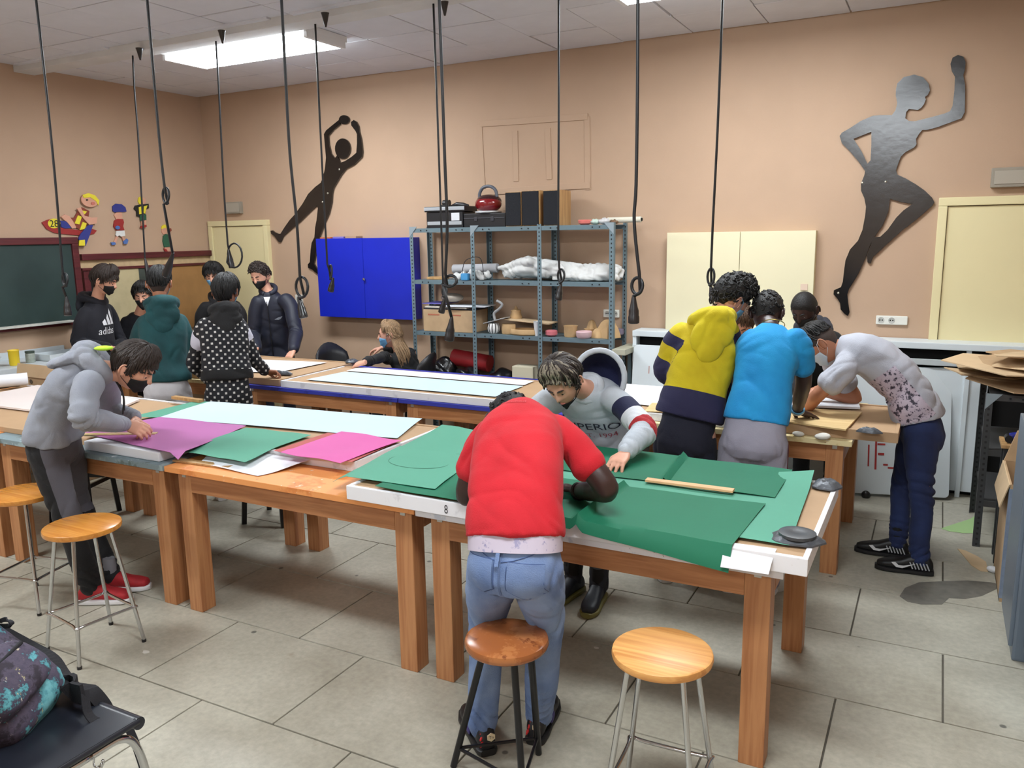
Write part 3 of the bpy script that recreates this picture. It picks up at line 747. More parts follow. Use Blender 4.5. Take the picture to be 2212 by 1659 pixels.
# odds at the right end of the top shelf
o = MB().lathe([(.03, 0), (.05, .012), (.055, .035), (.05, .04), (.045, .03), (.02, .012)], (-2.52, 6.08, zt), 18).obj('pottery_bowl', mat('coral_glaze', (222, 120, 112), 0.4), smooth='auto')
tag(o, 'coral pink pottery dish at the right end of the shelf top', 'bowl')
for i, (x_, r_, cc, lab) in enumerate(((-2.44, .035, (190, 208, 196), 'pale mint crumpled plastic beside the coral dish'), (-2.36, .04, (198, 196, 196), 'grey crumpled plastic on the shelf top'), (-2.28, .03, (110, 84, 62), 'brown lump of clay on the shelf top'))):
    b_ = MB(); b_.ball((0, 0, r_ * .62), (r_ * 1.2, r_, r_ * .62), None, 14, 8)
    b_.v = [tuple(Vector(v) * (1 + .14 * math.sin(23 * v[0] * 9 + 17 * v[1] * 11 + i))) if v[2] > .003 else v for v in b_.v]
    o = b_.obj('plastic_scrap', mat('scrap_lump_%d' % i, cc, 0.5), smooth=True); o.location = (x_, 6.1, zt); tag(o, lab, 'scrap')
e = thing('paper_roll', 'off white rolled paper poking past the shelf top end', 'paper roll', (-2.2, 6.12, zt))
r_ = MB(); r_.tube([(-2.34, 6.12, zt + .033), (-2.06, 6.10, zt + .033)], .022, 14); r_.obj('roll_sheet', mat('aged_paper', (206, 202, 186), 0.8), e, smooth='auto')
MB().tube([(-2.062, 6.10, zt + .033), (-2.052, 6.10, zt + .033)], .012, 10).obj('roll_core', m_dark, e)
# ---- second shelf: white dust sheets
z2 = 1.4445
m_sheet = mat('white_cotton', (206, 206, 204), 0.8, var=.06, vscale=12, bump=.15, bscale=25)
o = MB().tube([(-3.80, 6.16, z2 + .09), (-3.36, 6.16, z2 + .10)], .04, 14).obj('cloth_roll', mat('grey_sheet', (168, 168, 172), 0.8), smooth='auto'); tag(o, 'grey rolled sheet lying behind the small white cloth', 'cloth')
o = MB().box((-3.60, 6.02, z2 + .03), (.07, .05, .06), None, .012).obj('sponge', mat('sky_blue_foam', (66, 140, 190), 0.8)); tag(o, 'sky blue sponge at the left of the second shelf', 'sponge')
o = MB().box((-3.95, 6.13, z2 + .012), (.16, .12, .022), None, .004).obj('wood_offcut', m_oak); tag(o, 'flat tan wood offcut at the left end of the second shelf', 'wood')
wl_ = MB().tube(catmull([(-3.63, 6.01, z2 + .05), (-3.58, 6.0, z2 + .17), (-3.44, 6.0, z2 + .19), (-3.42, 6.02, z2 + .05)], 6), .003, 6).obj('wire', m_cab, smooth=True); tag(wl_, 'thin black wire arching over the blue sponge', 'wire')
# ---- third shelf
z3 = .9915
e = thing('cardboard_box', 'cardboard box stacked with papers on the third shelf', 'box', (-3.82, 6.13, z3))
a, b = sp(914, 668, 6.02), sp(1021, 668, 6.02)
MB().box2((a.x, 6.02, z3), (b.x, 6.28, a.z), .006).obj('box_body', m_card, e)
for i in range(2): MB().box2((a.x + .05 + .22 * i, 6.0185, a.z - .05), (a.x + .17 + .22 * i, 6.0205, a.z - .038), .0).obj('printed_stripe', mat('faded_red_print', (168, 100, 76), 0.85), e)
zb = a.z + .001; bx0 = a.x
for i, (dx, w_, y_, rz, cc, lab) in enumerate(((0, .52, 6.03, .02, (34, 32, 40), 'black folder on the cardboard box'), (.02, .44, 6.02, -.05, (196, 190, 178), 'cream folder lying over the black folder'), (.22, .40, 6.0, .10, (218, 222, 228), 'white paper sheets draping off the cardboard box'), (-.03, .24, 6.05, .0, (96, 92, 170), 'violet folder sticking out at the left of the box'))):
    p = MB().box((0, .12, .006), (w_, .24, .012 if i < 2 else .006), Matrix.Rotation(rz, 3, 'Z'), .001).obj('folder', mat('folder_%d' % i, cc, 0.7)); p.location = (bx0 + w_ / 2 + dx, y_, zb + .014 * i); tag(p, lab, 'folder')
b_ = MB(); b_.ball((0, 0, .04), (.11, .07, .04), None, 16, 8); o = b_.obj('plastic_bag', mat('beige_bag', (150, 140, 128), 0.5, var=.3, vscale=20), smooth=True); o.location = (bx0 + .24, 6.13, zb + .06); tag(o, 'crumpled beige bag on top of the folders', 'bag')
m_clay = mat('tan_clay', (190, 156, 112), 0.8, var=.12, vscale=14, bump=.2, bscale=40)
e = thing('striped_pot', 'white pot with black stripes and a swan neck lid on the third shelf', 'pot', (-3.36, 6.07, z3))
m_strp = mat('black_white_stripes', (225, 225, 222), 0.4)
N_ = m_strp.node_tree.nodes; L_ = m_strp.node_tree.links
tc_ = [q for q in N_ if q.type == 'TEX_COORD'][0]; gr_ = N_.new('ShaderNodeTexGradient'); gr_.gradient_type = 'RADIAL'; L_.new(tc_.outputs['Object'], gr_.inputs[0])
ml_ = N_.new('ShaderNodeMath'); ml_.operation = 'MULTIPLY'; ml_.inputs[1].default_value = 11; L_.new(gr_.outputs['Fac'], ml_.inputs[0])
fr_ = N_.new('ShaderNodeMath'); fr_.operation = 'FRACT'; L_.new(ml_.outputs[0], fr_.inputs[0])
cr_ = N_.new('ShaderNodeValToRGB'); cr_.color_ramp.interpolation = 'CONSTANT'; cr_.color_ramp.elements[0].color = (.02, .02, .02, 1); cr_.color_ramp.elements[1].position = .3; cr_.color_ramp.elements[1].color = (.75, .75, .73, 1)
L_.new(fr_.outputs[0], cr_.inputs[0]); L_.new(cr_.outputs[0], N_['Principled BSDF'].inputs['Base Color'])
MB().lathe([(.03, 0), (.05, .02), (.055, .05), (.045, .085), (.035, .09)], (-3.36, 6.07, z3), 22).obj('pot_body', m_strp, e, smooth='auto', loc=(-3.36, 6.07, z3))
MB().box((-3.33, 6.07, z3 + .115), (.22, .10, .008), Matrix.Rotation(-.25, 3, 'Y'), .003).obj('lid', mat('grey_slate', (150, 150, 150), 0.5), e)
MB().tube(catmull([(-3.35, 6.08, z3 + .11), (-3.36, 6.08, z3 + .17), (-3.31, 6.08, z3 + .21), (-3.28, 6.08, z3 + .25), (-3.33, 6.08, z3 + .28)], 5), .012, 8).obj('swan_neck', MATS['grey_slate'], e, smooth=True)
for i, (x_, w_, h_, lab) in enumerate(((-3.22, .13, .085, 'round tan clay box beside the striped pot'), (-3.06, .28, .05, 'low oval clay dish on the third shelf'))):
    o = MB().lathe([(w_ / 2 * .9, 0), (w_ / 2, .01), (w_ / 2, h_ - .01), (w_ / 2 * .94, h_), (w_ / 2 * .85, h_ - .004), (w_ / 2 * .8, .012)], (0, 0, 0), 22).obj('clay_pot', m_clay, smooth='auto'); o.location = (x_, 6.08, z3); o.scale = (1, .62, 1); tag(o, lab, 'clay pot')
o = MB().box((-3.07, 6.16, z3 + .112), (.46, .18, .012), Matrix.Rotation(.06, 3, 'Y'), .003).obj('clay_board', m_card2); tag(o, 'tan board lying across the clay dishes', 'board')
b_ = MB(); b_.lathe([(.05, 0), (.055, .02), (.04, .06), (.045, .075), (.02, .085), (.008, .11), (0, .115)], (0, 0, 0), 18); o = b_.obj('clay_pot', m_clay, smooth='auto'); o.location = (-3.20, 6.18, z3 + .118); tag(o, 'lidded clay pot standing on the tan board', 'clay pot')
o = MB().lathe([(.024, 0), (.036, .115), (.038, .12), (.035, .118), (.022, .004)], (-2.93, 6.05, z3), 18).obj('plastic_cup', mat('white_plastic', (224, 226, 228), 0.35), smooth='auto'); tag(o, 'white disposable cup on the third shelf by the middle post', 'cup')
o = MB().lathe([(.03, 0), (.05, .015), (.05, .045), (.042, .05), (.03, .02)], (-2.81, 6.06, z3), 18).obj('pottery_bowl', mat('rose_glaze', (196, 108, 116), 0.5), smooth='auto'); tag(o, 'rose coloured bowl just right of the white cup', 'bowl')
o = MB().lathe([(.05, 0), (.055, .02), (.055, .075), (.06, .09), (.05, .088), (.045, .02)], (-2.65, 6.09, z3), 18).obj('clay_pot', m_clay, smooth='auto'); tag(o, 'straight sided clay pot in the right bay of the third shelf', 'clay pot')
o = MB().lathe([(.05, 0), (.062, .012), (.066, .05), (.06, .055), (.055, .02)], (-2.515, 6.05, z3), 20).obj('pottery_bowl', mat('pale_pink_glaze', (214, 182, 186), 0.5), smooth='auto'); tag(o, 'pale pink oval bowl in the right bay', 'bowl')
o = MB().lathe([(.035, 0), (.043, .05), (.046, .062), (.036, .06), (.028, .01)], (-2.515, 6.16, z3 + .058), 14).obj('clay_pot', m_clay, smooth='auto'); o.location.z = -.057; tag(o, 'small clay beaker behind the pale pink bowl', 'clay pot')
for i, (x_, y_, rx, h_, lab) in enumerate(((-2.42, 6.12, .065, .075, 'low rounded lump of clay'), (-2.52, 6.23, .05, .13, 'tall rounded clay lump at the back'), (-2.38, 6.16, .10, .145, 'large clay mountain model at the right end'))):
    b_ = MB(); b_.lathe([(rx, 0), (rx * .98, h_ * .12), (rx * .8, h_ * .5), (rx * .55, h_ * .82), (rx * .3, h_ * .97), (0, h_)], (0, 0, 0), 20)
    b_.v = [(v[0] * (1 + .12 * math.sin(5 * math.atan2(v[1], v[0]) + i)), v[1] * (1 + .1 * math.sin(4 * math.atan2(v[1], v[0]))), v[2]) for v in b_.v]
    o = b_.obj('clay_model', m_clay, smooth='auto'); o.location = (x_ + (.03 if i == 2 else 0), y_, z3); tag(o, lab + ' on the third shelf', 'clay model')
o = MB().lathe([(.03, 0), (.055, .02), (.055, .06), (.03, .065)], (-2.30, 6.24, z3), 14).obj('paint_pot', mat('slate_violet', (120, 112, 130), 0.5), smooth='auto'); tag(o, 'grey violet pot behind the clay models', 'pot')
# ---- lower shelf
z4 = .4815
def bag(name, label, c, s, m, seed, wob=.22):
    b_ = MB(); b_.ball((0, 0, s[2] * .9), s, None, 30, 20); r2 = np.random.default_rng(seed); ph = r2.uniform(0, 6.28, 6); kk = r2.uniform(14, 46, (6, 3))
    nv_ = []
    for v in b_.v:
        d = 1 + wob * sum(math.sin(kk[q] @ np.array(v) + ph[q]) for q in range(6)) / 6
        nv_.append((v[0] * d, v[1] * d, max(v[2] * d, 0)))
    b_.v = nv_; o = b_.obj(name, m, smooth=True); o.location = c; return o
m_bin = mat('black_bin_liner', (18, 18, 20), 0.25, bump=.3, bscale=30)
tag(bag('plastic_bag', '', (-3.96, 6.14, z4), (.15, .12, .13), m_bin, 1), 'black plastic sack at the left of the lowest shelf', 'bag')
tag(bag('plastic_bag', '', (-3.67, 6.12, z4), (.13, .11, .10), m_bin, 2), 'black plastic sack in front of the red bag', 'bag')
tag(bag('plastic_bag', '', (-3.33, 6.15, z4), (.12, .11, .10), m_bin, 3), 'black plastic sack just right of the second shelving post', 'bag')
tag(MB().tube([(-3.85, 6.2, z4 + .26), (-3.48, 6.2, z4 + .22)], .075, 16).obj('cloth_roll', mat('red_cloth', (150, 28, 34), 0.6, bump=.2, bscale=20), smooth='auto'), 'dark red rolled bag on the black sacks', 'cloth')
tag(MB().box((-3.08, 6.12, z4 + .12), (.20, .14, .24), None, .01).obj('paper_block', mat('cream_block', (200, 192, 168), 0.7)), 'cream block on the lowest shelf', 'block')
tag(MB().lathe([(.05, 0), (.03, .1), (.0, .24)], (-2.70, 6.08, z4), 16).obj('plaster_cone', mat('white_plaster', (210, 208, 200), 0.7), smooth='auto'), 'white plaster cone on the lowest shelf', 'cone')

# ================================================================== RADIATOR CABINET, WHITE BOARDS
m_white = mat('white_paint_board', (214, 222, 226), 0.45, var=.03, vscale=3)
e = thing('radiator_cabinet', 'long low white cabinet with a dark slot along the back wall', 'cabinet', (-.7, 6.2, 0))
MB().box2((-2.13, 6.12, 1.015), (1.1, 6.34, 1.06), .006).obj('top_board', m_white, e)
MB().box2((-2.10, 6.22, 0), (1.1, 6.33, 1.015)).obj('slot_shade_fill', m_dark, e)  # black fill standing in for the shade inside the cabinet slot
MB().box2((-2.13, 6.125, .905), (1.1, 6.15, .945), .004).obj('front_rail', mat('grey_white', (188, 194, 196), 0.5), e)
MB().box2((-2.11, 6.145, .04), (.34, 6.165, .885), .003).obj('front_panel', m_white, e)
for x_ in (-2.13, -1.0, .2, 1.06): MB().box2((x_, 6.13, 0), (x_ + .03, 6.33, 1.015), .003).obj('upright', m_white, e)
def lean(name, label, a, b, h, back, th, m, cat='board', rnd=0.0):
    """board standing on floor line a-b, leaning back"""
    a = Vector(a); b = Vector(b); d = (b - a).normalized(); nrm = Vector((-d.y, d.x, 0)); up = (Vector((0, 0, 1)) * math.sqrt(max(h * h - back * back, .01)) + nrm * back)
    L2 = (b - a).length; pts = []
    if rnd:
        for (cx_, cy_, a0) in ((L2 - rnd, rnd, -90), (L2 - rnd, h - rnd, 0), (rnd, h - rnd, 90), (rnd, rnd, 180)):
            for k_ in range(6): t = math.radians(a0 + 18 * k_); pts.append((cx_ + rnd * math.cos(t), cy_ + rnd * math.sin(t)))
    else: pts = [(0, 0), (L2, 0), (L2, h), (0, h)]
    un = up / h
    q = [a + d * x_ + un * y_ for x_, y_ in pts]
    return MB().prism(q, d.cross(un) * -th if False else nrm * th).obj(name, m, bev=.002), a, d, un, nrm
o, a, d, un, nn = lean('leaning_whiteboard', '', (-1.30, 5.66, 0.02), (.165, 6.02, 0.02), .88, .16, .03, m_white, rnd=.03)
tag(o, 'large white panel with red marks leaning behind the bent over boy', 'panel')
mk = MB()
for (x_, y_, w_, h_) in ((.74, .17, .010, .15), (.785, .15, .013, .21), (.80, .32, .05, .012), (.805, .25, .04, .016), (.84, .18, .03, .012), (.87, .16, .05, .012)):
    c = a + d * (x_ + .25) + un * (y_ + .02) - nn * .0015
    mk.add([c, c + d * w_, c + d * w_ + un * h_, c + un * h_], [(0, 1, 2, 3)])
mk.obj('red_mark', mat('red_marker', (170, 52, 52), 0.6), o)
MB().ball(a + d * .98 - nn * .03 + Vector((0, 0, .0)), (.03, .025, .03), None, 12, 8).obj('rubber_foot', m_plug, o, smooth=True)
o, a, d, un, nn = lean('leaning_whiteboard', '', (-2.10, 5.98, .3), (-1.5, 5.98, .3), .66, .10, .02, m_white, rnd=.03)
tag(o, 'white board with rounded corners propped on a stand by the shelving', 'board')
c = a + d * .13 + un * .44 - nn * .0015
mk = MB()
for i in range(2): mk.add([c + d * .045 * i, c + d * (.045 * i + .010), c + d * (.045 * i + .010) + un * .06, c + d * .045 * i + un * .06], [(0, 1, 2, 3)])
mk.obj('faint_mark', mat('faint_red_print', (190, 160, 156), 0.6), o)
e = thing('small_bench', 'low beige metal bench between the shelving and the white board', 'bench', (-1.9, 6.0, 0))
MB().box2((-2.2, 5.82, .262), (-1.45, 6.12, .298), .006).obj('bench_top', mat('beige_enamel', (178, 176, 156), 0.5, var=.1, vscale=10), e)
for x_ in (-2.17, -1.49):
    for y_ in (5.86, 6.08): MB().box2((x_ - .015, y_ - .015, 0), (x_ + .015, y_ + .015, .262), .002).obj('leg', m_shelf, e)
e = thing('wall_bracket_shelf', 'short beige shelf fixed beside the shelving end post', 'shelf', (-2.16, 6.05, .85))
a = P(1335, 757, Y=5.95); 
MB().box2((-2.23, 5.93, a.z - .035), (-2.12, 6.30, a.z + .01), .004).obj('shelf_board', MATS['beige_enamel'], e)
MB().box2((-2.21, 5.96, 0), (-2.18, 5.99, a.z - .035), .002).obj('leg', m_shelf, e)
MB().box2((-2.21, 6.24, 0), (-2.18, 6.27, a.z - .035), .002).obj('leg', m_shelf, e)
tag(bag('plastic_bag', '', (-1.98, 5.96, .0), (.1, .08, .11), mat('grey_bag', (128, 118, 122), 0.5), 9), 'grey crumpled bag on the floor under the beige shelf', 'bag')

# ================================================================== RIGHT CORNER
m_lock = mat('blue_grey_locker', (112, 124, 138), 0.35, .2, var=.05, vscale=4)
def locker(x0, x1, y0, y1, z1, label):
    e = thing('metal_locker', label, 'locker', ((x0 + x1) / 2, (y0 + y1) / 2, 0), 'grey lockers at the right edge')
    MB().box2((x0 + .015, y0, .0), (x1, y1, z1), .012).obj('locker_body', m_lock, e)
    d_ = MB().box2((x0, y0 + .01, .06), (x0 + .016, y1 - .01, z1 - .03), .004).obj('door', m_lock, e)
    MB().box2((x0 - .012, y0 + .05, .95), (x0 + .002, y0 + .065, 1.07), .003).obj('handle', MATS['chrome'], d_)
    return e
locker(.372, .85, 3.80, 4.26, 1.02, 'far blue grey metal locker at the right edge by the cardboard box')
locker(.425, .9, 3.15, 3.795, 1.02, 'near blue grey metal locker at the right edge')
e = shelving('metal_shelving', 'low dark metal rack under the pile of cardboard offcuts', [.30, 1.02], 5.18, 5.84, [.28, .58, .90], .905, m_slot=slotted_mat('dark_slotted_angle', (66, 68, 70)), m_shelf=mat('dark_steel_shelf', (74, 74, 74), .5, .3))
def shard(name, pts, z, th, m, label, cat, tilt=(0, 0), c=None):
    cx = sum(p[0] for p in pts) / len(pts); cy = sum(p[1] for p in pts) / len(pts)
    q = [Vector((x_, y_, z + (x_ - cx) * tilt[0] + (y_ - cy) * tilt[1])) for x_, y_ in pts]
    return tag(MB().prism(q, (0, 0, th)).obj(name, m), label, cat)
rr = random.Random(5)
labs = ['lowest wide sheet', 'long pale strip reaching left', 'torn pointed piece on the left', 'square piece turned askew', 'thin strip near the front', 'broken corner piece', 'folded pale sheet on top', 'narrow offcut along the front', 'tilted brown sheet at the back', 'small triangular offcut', 'curved front flap', 'topmost bent sheet']
for i, lab in enumerate(labs):
    cx = .56 + rr.uniform(-.12, .10); cy = 5.42 + rr.uniform(-.2, .22); w_ = rr.uniform(.2, .42); d_ = rr.uniform(.1, .3); a0 = rr.uniform(-.5, .5)
    if i in (0,): w_, d_, cx, cy = .46, .40, .60, 5.46
    if i == 1: cx, w_, d_ = .40, .34, .10
    if i == 2: cx, w_, d_ = .34, .26, .16
    pts = []
    for k_ in range(6):
        t = 2 * math.pi * k_ / 6 + rr.uniform(-.3, .3); rx = rr.uniform(.75, 1.1)
        px_, py_ = w_ * rx * math.cos(t), d_ * rx * math.sin(t); pts.append((cx + px_ * math.cos(a0) - py_ * math.sin(a0), cy + px_ * math.sin(a0) + py_ * math.cos(a0)))
    shard('cardboard_offcut', pts, .915 + .018 * i, .006, m_card2 if i % 2 else m_card, lab + ' of the cardboard offcut pile on the rack', 'cardboard', (rr.uniform(-.10, .10), rr.uniform(-.06, .14)))
e = thing('cardboard_box', 'tall open cardboard box with blue tape beside the lockers', 'box', (.62, 4.66, 0))
cb = MB(); X0, X1, Y0, Y1, Zb = .375, .86, 4.42, 4.90, .60
for a_, b_ in (((X0, Y0), (X0 + .008, Y1)), ((X1 - .008, Y0), (X1, Y1)), ((X0, Y0), (X1, Y0 + .008)), ((X0, Y1 - .008), (X1, Y1))): cb.box2((*a_, 0), (*b_, Zb))
cb.box2((X0, Y0, 0), (X1, Y1, .01)); cb.obj('box_body', m_card, e)
MB().box2((X0 - .002, Y0 - .002, .02), (X0 + .05, Y0 + .002, Zb - .02)).obj('blue_tape', mat('blue_tape', (134, 148, 170), 0.5, var=.2, vscale=30), e)
MB().box2((X0 - .002, Y0 + .0, .02), (X0 + .001, Y0 + .03, Zb - .02)).obj('blue_tape', MATS['blue_tape'], e)
MB().prism([(X0, Y1 - .01, Zb), (X1, Y1 - .01, Zb), (X1 - .05, Y1 + .01, Zb + .16), (X0 + .05, Y1 + .01, Zb + .16)], (0, .006, .004)).obj('flap', m_card, e)
MB().prism([(X0, Y0, Zb), (X0, Y1, Zb), (X0 - .03, Y1 - .04, Zb - .13), (X0 - .03, Y0 + .04, Zb - .13)], (-.005, 0, 0)).obj('flap', m_card2, e)
e = thing('tape_dispenser', 'royal blue packing tape dispenser with a white roll on a small table', 'tape dispenser', (.55, 4.98, .72))
MB().lathe([(.09, -.03), (.10, -.03), (.10, .03), (.09, .03), (.05, .025), (.05, -.025)], (.56, 5.0, .80), 26, (0, 1, 0)).obj('side_wheel', mat('royal_blue_plastic', (34, 40, 128), 0.35), e, smooth='auto')
MB().lathe([(.045, -.04), (.072, -.04), (.072, .04), (.045, .04)], (.56, 4.99, .80), 24, (0, 1, 0)).obj('tape_roll', mat('white_tape', (225, 226, 230), 0.5), e, smooth='auto')
MB().bar((.56, 5.0, .74), (.40, 5.0, .70), .05, .05, bev=.01).obj('blade_arm', MATS['royal_blue_plastic'], e)
MB().bar((.62, 5.0, .73), (.74, 5.0, .62), .045, .05, bev=.012).obj('grip', MATS['royal_blue_plastic'], e)
MB().tube([(.395, 4.97, .70), (.395, 5.03, .70)], .02, 10).obj('roller', m_blackp, e, smooth='auto')
e = thing('side_table', 'small wooden table holding the blue tape dispenser', 'table', (.62, 5.02, 0))
MB().box2((.36, 4.93, .655), (.98, 5.14, .675), .004).obj('table_top', m_oak, e)
for x_ in (.39, .94):
    for y_ in (4.96, 5.10): MB().box2((x_ - .016, y_ - .016, 0), (x_ + .016, y_ + .016, .655), .003).obj('leg', mat('dark_steel', (52, 54, 56), 0.5, .4), e)
# scraps and stain on the floor
def fpoly(px): return [P(x_, y_, Z=0) for x_, y_ in px]
def flat(name, px, th, m, label, cat, dz=0.0006):
    q = [Vector((p.x, p.y, dz)) for p in fpoly(px)]
    return tag(MB().prism(q, (0, 0, th)).obj(name, m), label, cat)
flat('paper_scrap', [(2033, 1142), (2060, 1133), (2095, 1122), (2113, 1110), (2112, 1152), (2080, 1152), (2050, 1148)], .002, mat('pale_green_paper', (160, 192, 132), 0.8), 'pale green torn paper scrap on the floor by the box', 'paper')
flat('cardboard_scrap', [(2068, 1186), (2085, 1190), (2112, 1203), (2130, 1215), (2134, 1236), (2118, 1234), (2098, 1222), (2085, 1206)], .003, m_card2, 'beige torn cardboard scrap on the floor', 'cardboard')
tag(bag('paper_ball', '', tuple(P(2145, 1236, Z=0)), (.028, .022, .016), mat('tissue_white', (215, 218, 222), 0.7), 12), 'small white crumpled tissue on the floor', 'paper')
flat('floor_stain', [(1943, 1288), (1955, 1270), (1985, 1258), (2030, 1256), (2090, 1254), (2140, 1258), (2165, 1264), (2150, 1274), (2120, 1288), (2085, 1294), (2050, 1292), (2035, 1306), (1990, 1306), (1960, 1300)], .0006, mat('oil_stain', (116, 112, 104), 0.4, var=.25, vscale=20), 'dark oily stain on the floor near the lockers', 'stain', dz=.0003)
for i, (x_, y_, r_) in enumerate(((1015, 1370, .014), (1288, 1400, .012), (315, 1409, .018), (1058, 1560, .0))):
    if r_: 
        c = P(x_, y_, Z=0); tag(MB().prism([(c.x + r_ * math.cos(t) * (1 + .3 * math.sin(3 * t)), c.y + r_ * .7 * math.sin(t), .0005) for t in [2 * math.pi * k_ / 9 for k_ in range(9)]], (0, 0, .0015)).obj('plaster_chip', MATS['white_plaster']), ['white paint chip between the table legs', 'white chip behind the pine stool', 'white drop beside the left stool'][i], 'chip')

# ================================================================== WORK TABLES
TZ = 0.75
m_legw = wood('orange_pine', (184, 130, 86), (160, 104, 64), axis=2, rough=0.45, knots=True)
m_rail = wood('orange_pine_rail', (182, 126, 82), (158, 102, 62), axis=0, rough=0.45, knots=True)
m_brk = mat('zinc_bracket', (190, 192, 190), 0.4, .7)
top_bluegrey = worn('worn_blue_grey_top', (122, 140, 146), [((150, 168, 172), 5, .52), ((96, 110, 108), 9, .60), ((205, 212, 212), 22, .63), ((70, 84, 78), 30, .68)])
top_paleblue = worn('worn_pale_blue_top', (168, 184, 196), [((206, 212, 220), 6, .50), ((112, 140, 150), 12, .60), ((72, 92, 88), 26, .64), ((228, 230, 232), 30, .62)])
top_orange = worn('worn_orange_top', (226, 150, 86), [((210, 128, 66), 4, .55), ((224, 196, 170), 10, .64), ((170, 108, 70), 16, .66), ((226, 220, 212), 28, .68)])
top_ultra = worn('worn_ultramarine_top', (46, 54, 158), [((34, 40, 128), 6, .55), ((100, 110, 190), 20, .68)])
top_cream = worn('worn_cream_top', (222, 206, 158), [((206, 186, 134), 6, .55), ((150, 110, 70), 18, .66), ((230, 226, 214), 12, .62)])
m_white_edge = worn('chipped_white_edge', (222, 222, 228), [((196, 202, 214), 14, .55), ((96, 100, 94), 40, .66)])
def table(x0, x1, y0, y1, top, label, edge=None, bluestain=False):
    e = thing('work_table', label, 'table', ((x0 + x1) / 2, (y0 + y1) / 2, 0), 'wooden work tables')
    MB().box2((x0, y0, TZ - .028), (x1, y1, TZ), .003).obj('table_top', top, e)
    if edge: MB().box2((x0 - .0015, y0 - .003, TZ - .030), (x1 + .0015, y0 + .004, TZ - .003), .001).obj('front_edge', edge, e)
    ins, w_, zu = .085, .086, TZ - .028
    for lx in (x0 + ins, x1 - ins):
        for ly in (y0 + .085, y1 - .085):
            lg = MB(); lg.box2((lx - w_ / 2, ly - w_ / 2, 0), (lx + w_ / 2, ly + w_ / 2, zu), .004)
            L = lg.obj('leg', m_legw, e, loc=(lx + random.uniform(-.5, .5) * 0, ly, 0))
            if ly < (y0 + y1) / 2:
                bk = MB(); s_ = 1 if lx > (x0 + x1) / 2 else -1
                bk.box2((lx - .012, ly - w_ / 2 - .003, zu - .028), (lx + .012, ly - w_ / 2, zu), .001)
                bk.obj('angle_bracket', m_brk, L)
    for yy in (y0 + .055, y1 - .055): MB().box2((x0 + ins + w_ / 2, yy - .014, zu - .10), (x1 - ins - w_ / 2, yy + .014, zu), .003).obj('apron', m_rail, e, loc=((x0 + x1) / 2, yy, zu))
    for xx in (x0 + .055, x1 - .055): MB().box2((xx - .014, y0 + .128, zu - .10), (xx + .014, y1 - .128, zu), .003).obj('apron', m_rail, e, loc=(xx, (y0 + y1) / 2, zu))
    return e
RY0, RY1 = 2.56, 3.60
table(-1.79, -.376, RY0, RY1, top_paleblue, 'near right pine work table with a chipped pale blue top', m_white_edge)
table(-3.252, -1.80, RY0, RY1, top_orange, 'near pine work table with a paint worn orange top, next to the green papers')
table(-4.70, -3.268, RY0, RY1, top_bluegrey, 'near pine work table with a blue grey top beside the grey hoodie')
table(-6.15, -4.712, RY0, RY1, top_orange, 'leftmost near pine work table holding the pinkish white board')
SY0, SY1 = 4.37, 5.42
table(-4.62, -3.175, SY0, SY1, top_ultra, 'far work table with an ultramarine top left of the centre')
table(-3.165, -1.76, SY0, SY1, top_ultra, 'far work table with an ultramarine top in front of the shelving')
table(-1.75, -.335, SY0, SY1, top_cream, 'far right work table with a chipped cream top under the plywood sheets')
table(-6.08, -4.63, SY0, SY1, top_cream, 'far left work table surrounded by the standing group')

# ------------------------------------------------------------------ framed boards
m_hard = mat('brown_hardboard', (178, 146, 112), 0.7, var=.07, vscale=5, bump=.05, bscale=80)
m_foam = worn('white_painted_rim', (226, 226, 230), [((205, 205, 210), 8, .58), ((190, 170, 140), 26, .69)])
def board(x0, x1, y0, y1, z0, z1, label, rims='flrb', rim_m=None, rw=.018, top=None):
    e = thing('framed_board', label, 'board', ((x0 + x1) / 2, (y0 + y1) / 2, z0), 'framed boards lying on the tables')
    MB().box2((x0 + rw, y0 + rw, z0), (x1 - rw, y1 - rw, z1 - .006), .002).obj('hardboard_sheet', top or m_hard, e)
    rm = rim_m or m_foam
    for k_, a, b in (('f', (x0, y0), (x1, y0 + rw)), ('b', (x0, y1 - rw), (x1, y1)), ('l', (x0, y0 + rw + .001), (x0 + rw, y1 - rw - .001)), ('r', (x1 - rw, y0 + rw + .001), (x1, y1 - rw - .001))):
        MB().box2((*a, z0), (*b, z1), .003).obj('rim_batten', rm if k_ in rims else m_hard, e)
    return e
z0, z1 = TZ + .0015, TZ + .06
board(-2.118, -.300, 2.535, 3.405, z0, z1, 'long white rimmed board under the green papers on the near right table')
board(-3.86, -2.335, 2.865, 3.635, z0, TZ + .05, 'white rimmed board under the pink and pale blue papers', 'fr')
board(-5.95, -3.90, 2.66, 3.58, z0, TZ + .032, 'bare brown framed board on the left near tables', 'b')
board(-4.222, -2.02, 4.385, 5.115, z0, TZ + .05, 'white edged board with two white strips on the blue far tables', 'fl')
board(-6.0, -4.25, 4.40, 5.30, z0, TZ + .05, 'board with a white sheet in front of the navy jacket', '')
board(-1.98, -.95, 4.42, 5.25, z0, TZ + .045, 'board with a grey sheet between the hoodie boy and the yellow hoodie', 'f')
board(-.93, -.125, 4.42, 5.12, z0, TZ + .055, 'brown board overhanging the end of the cream far table', '', None)

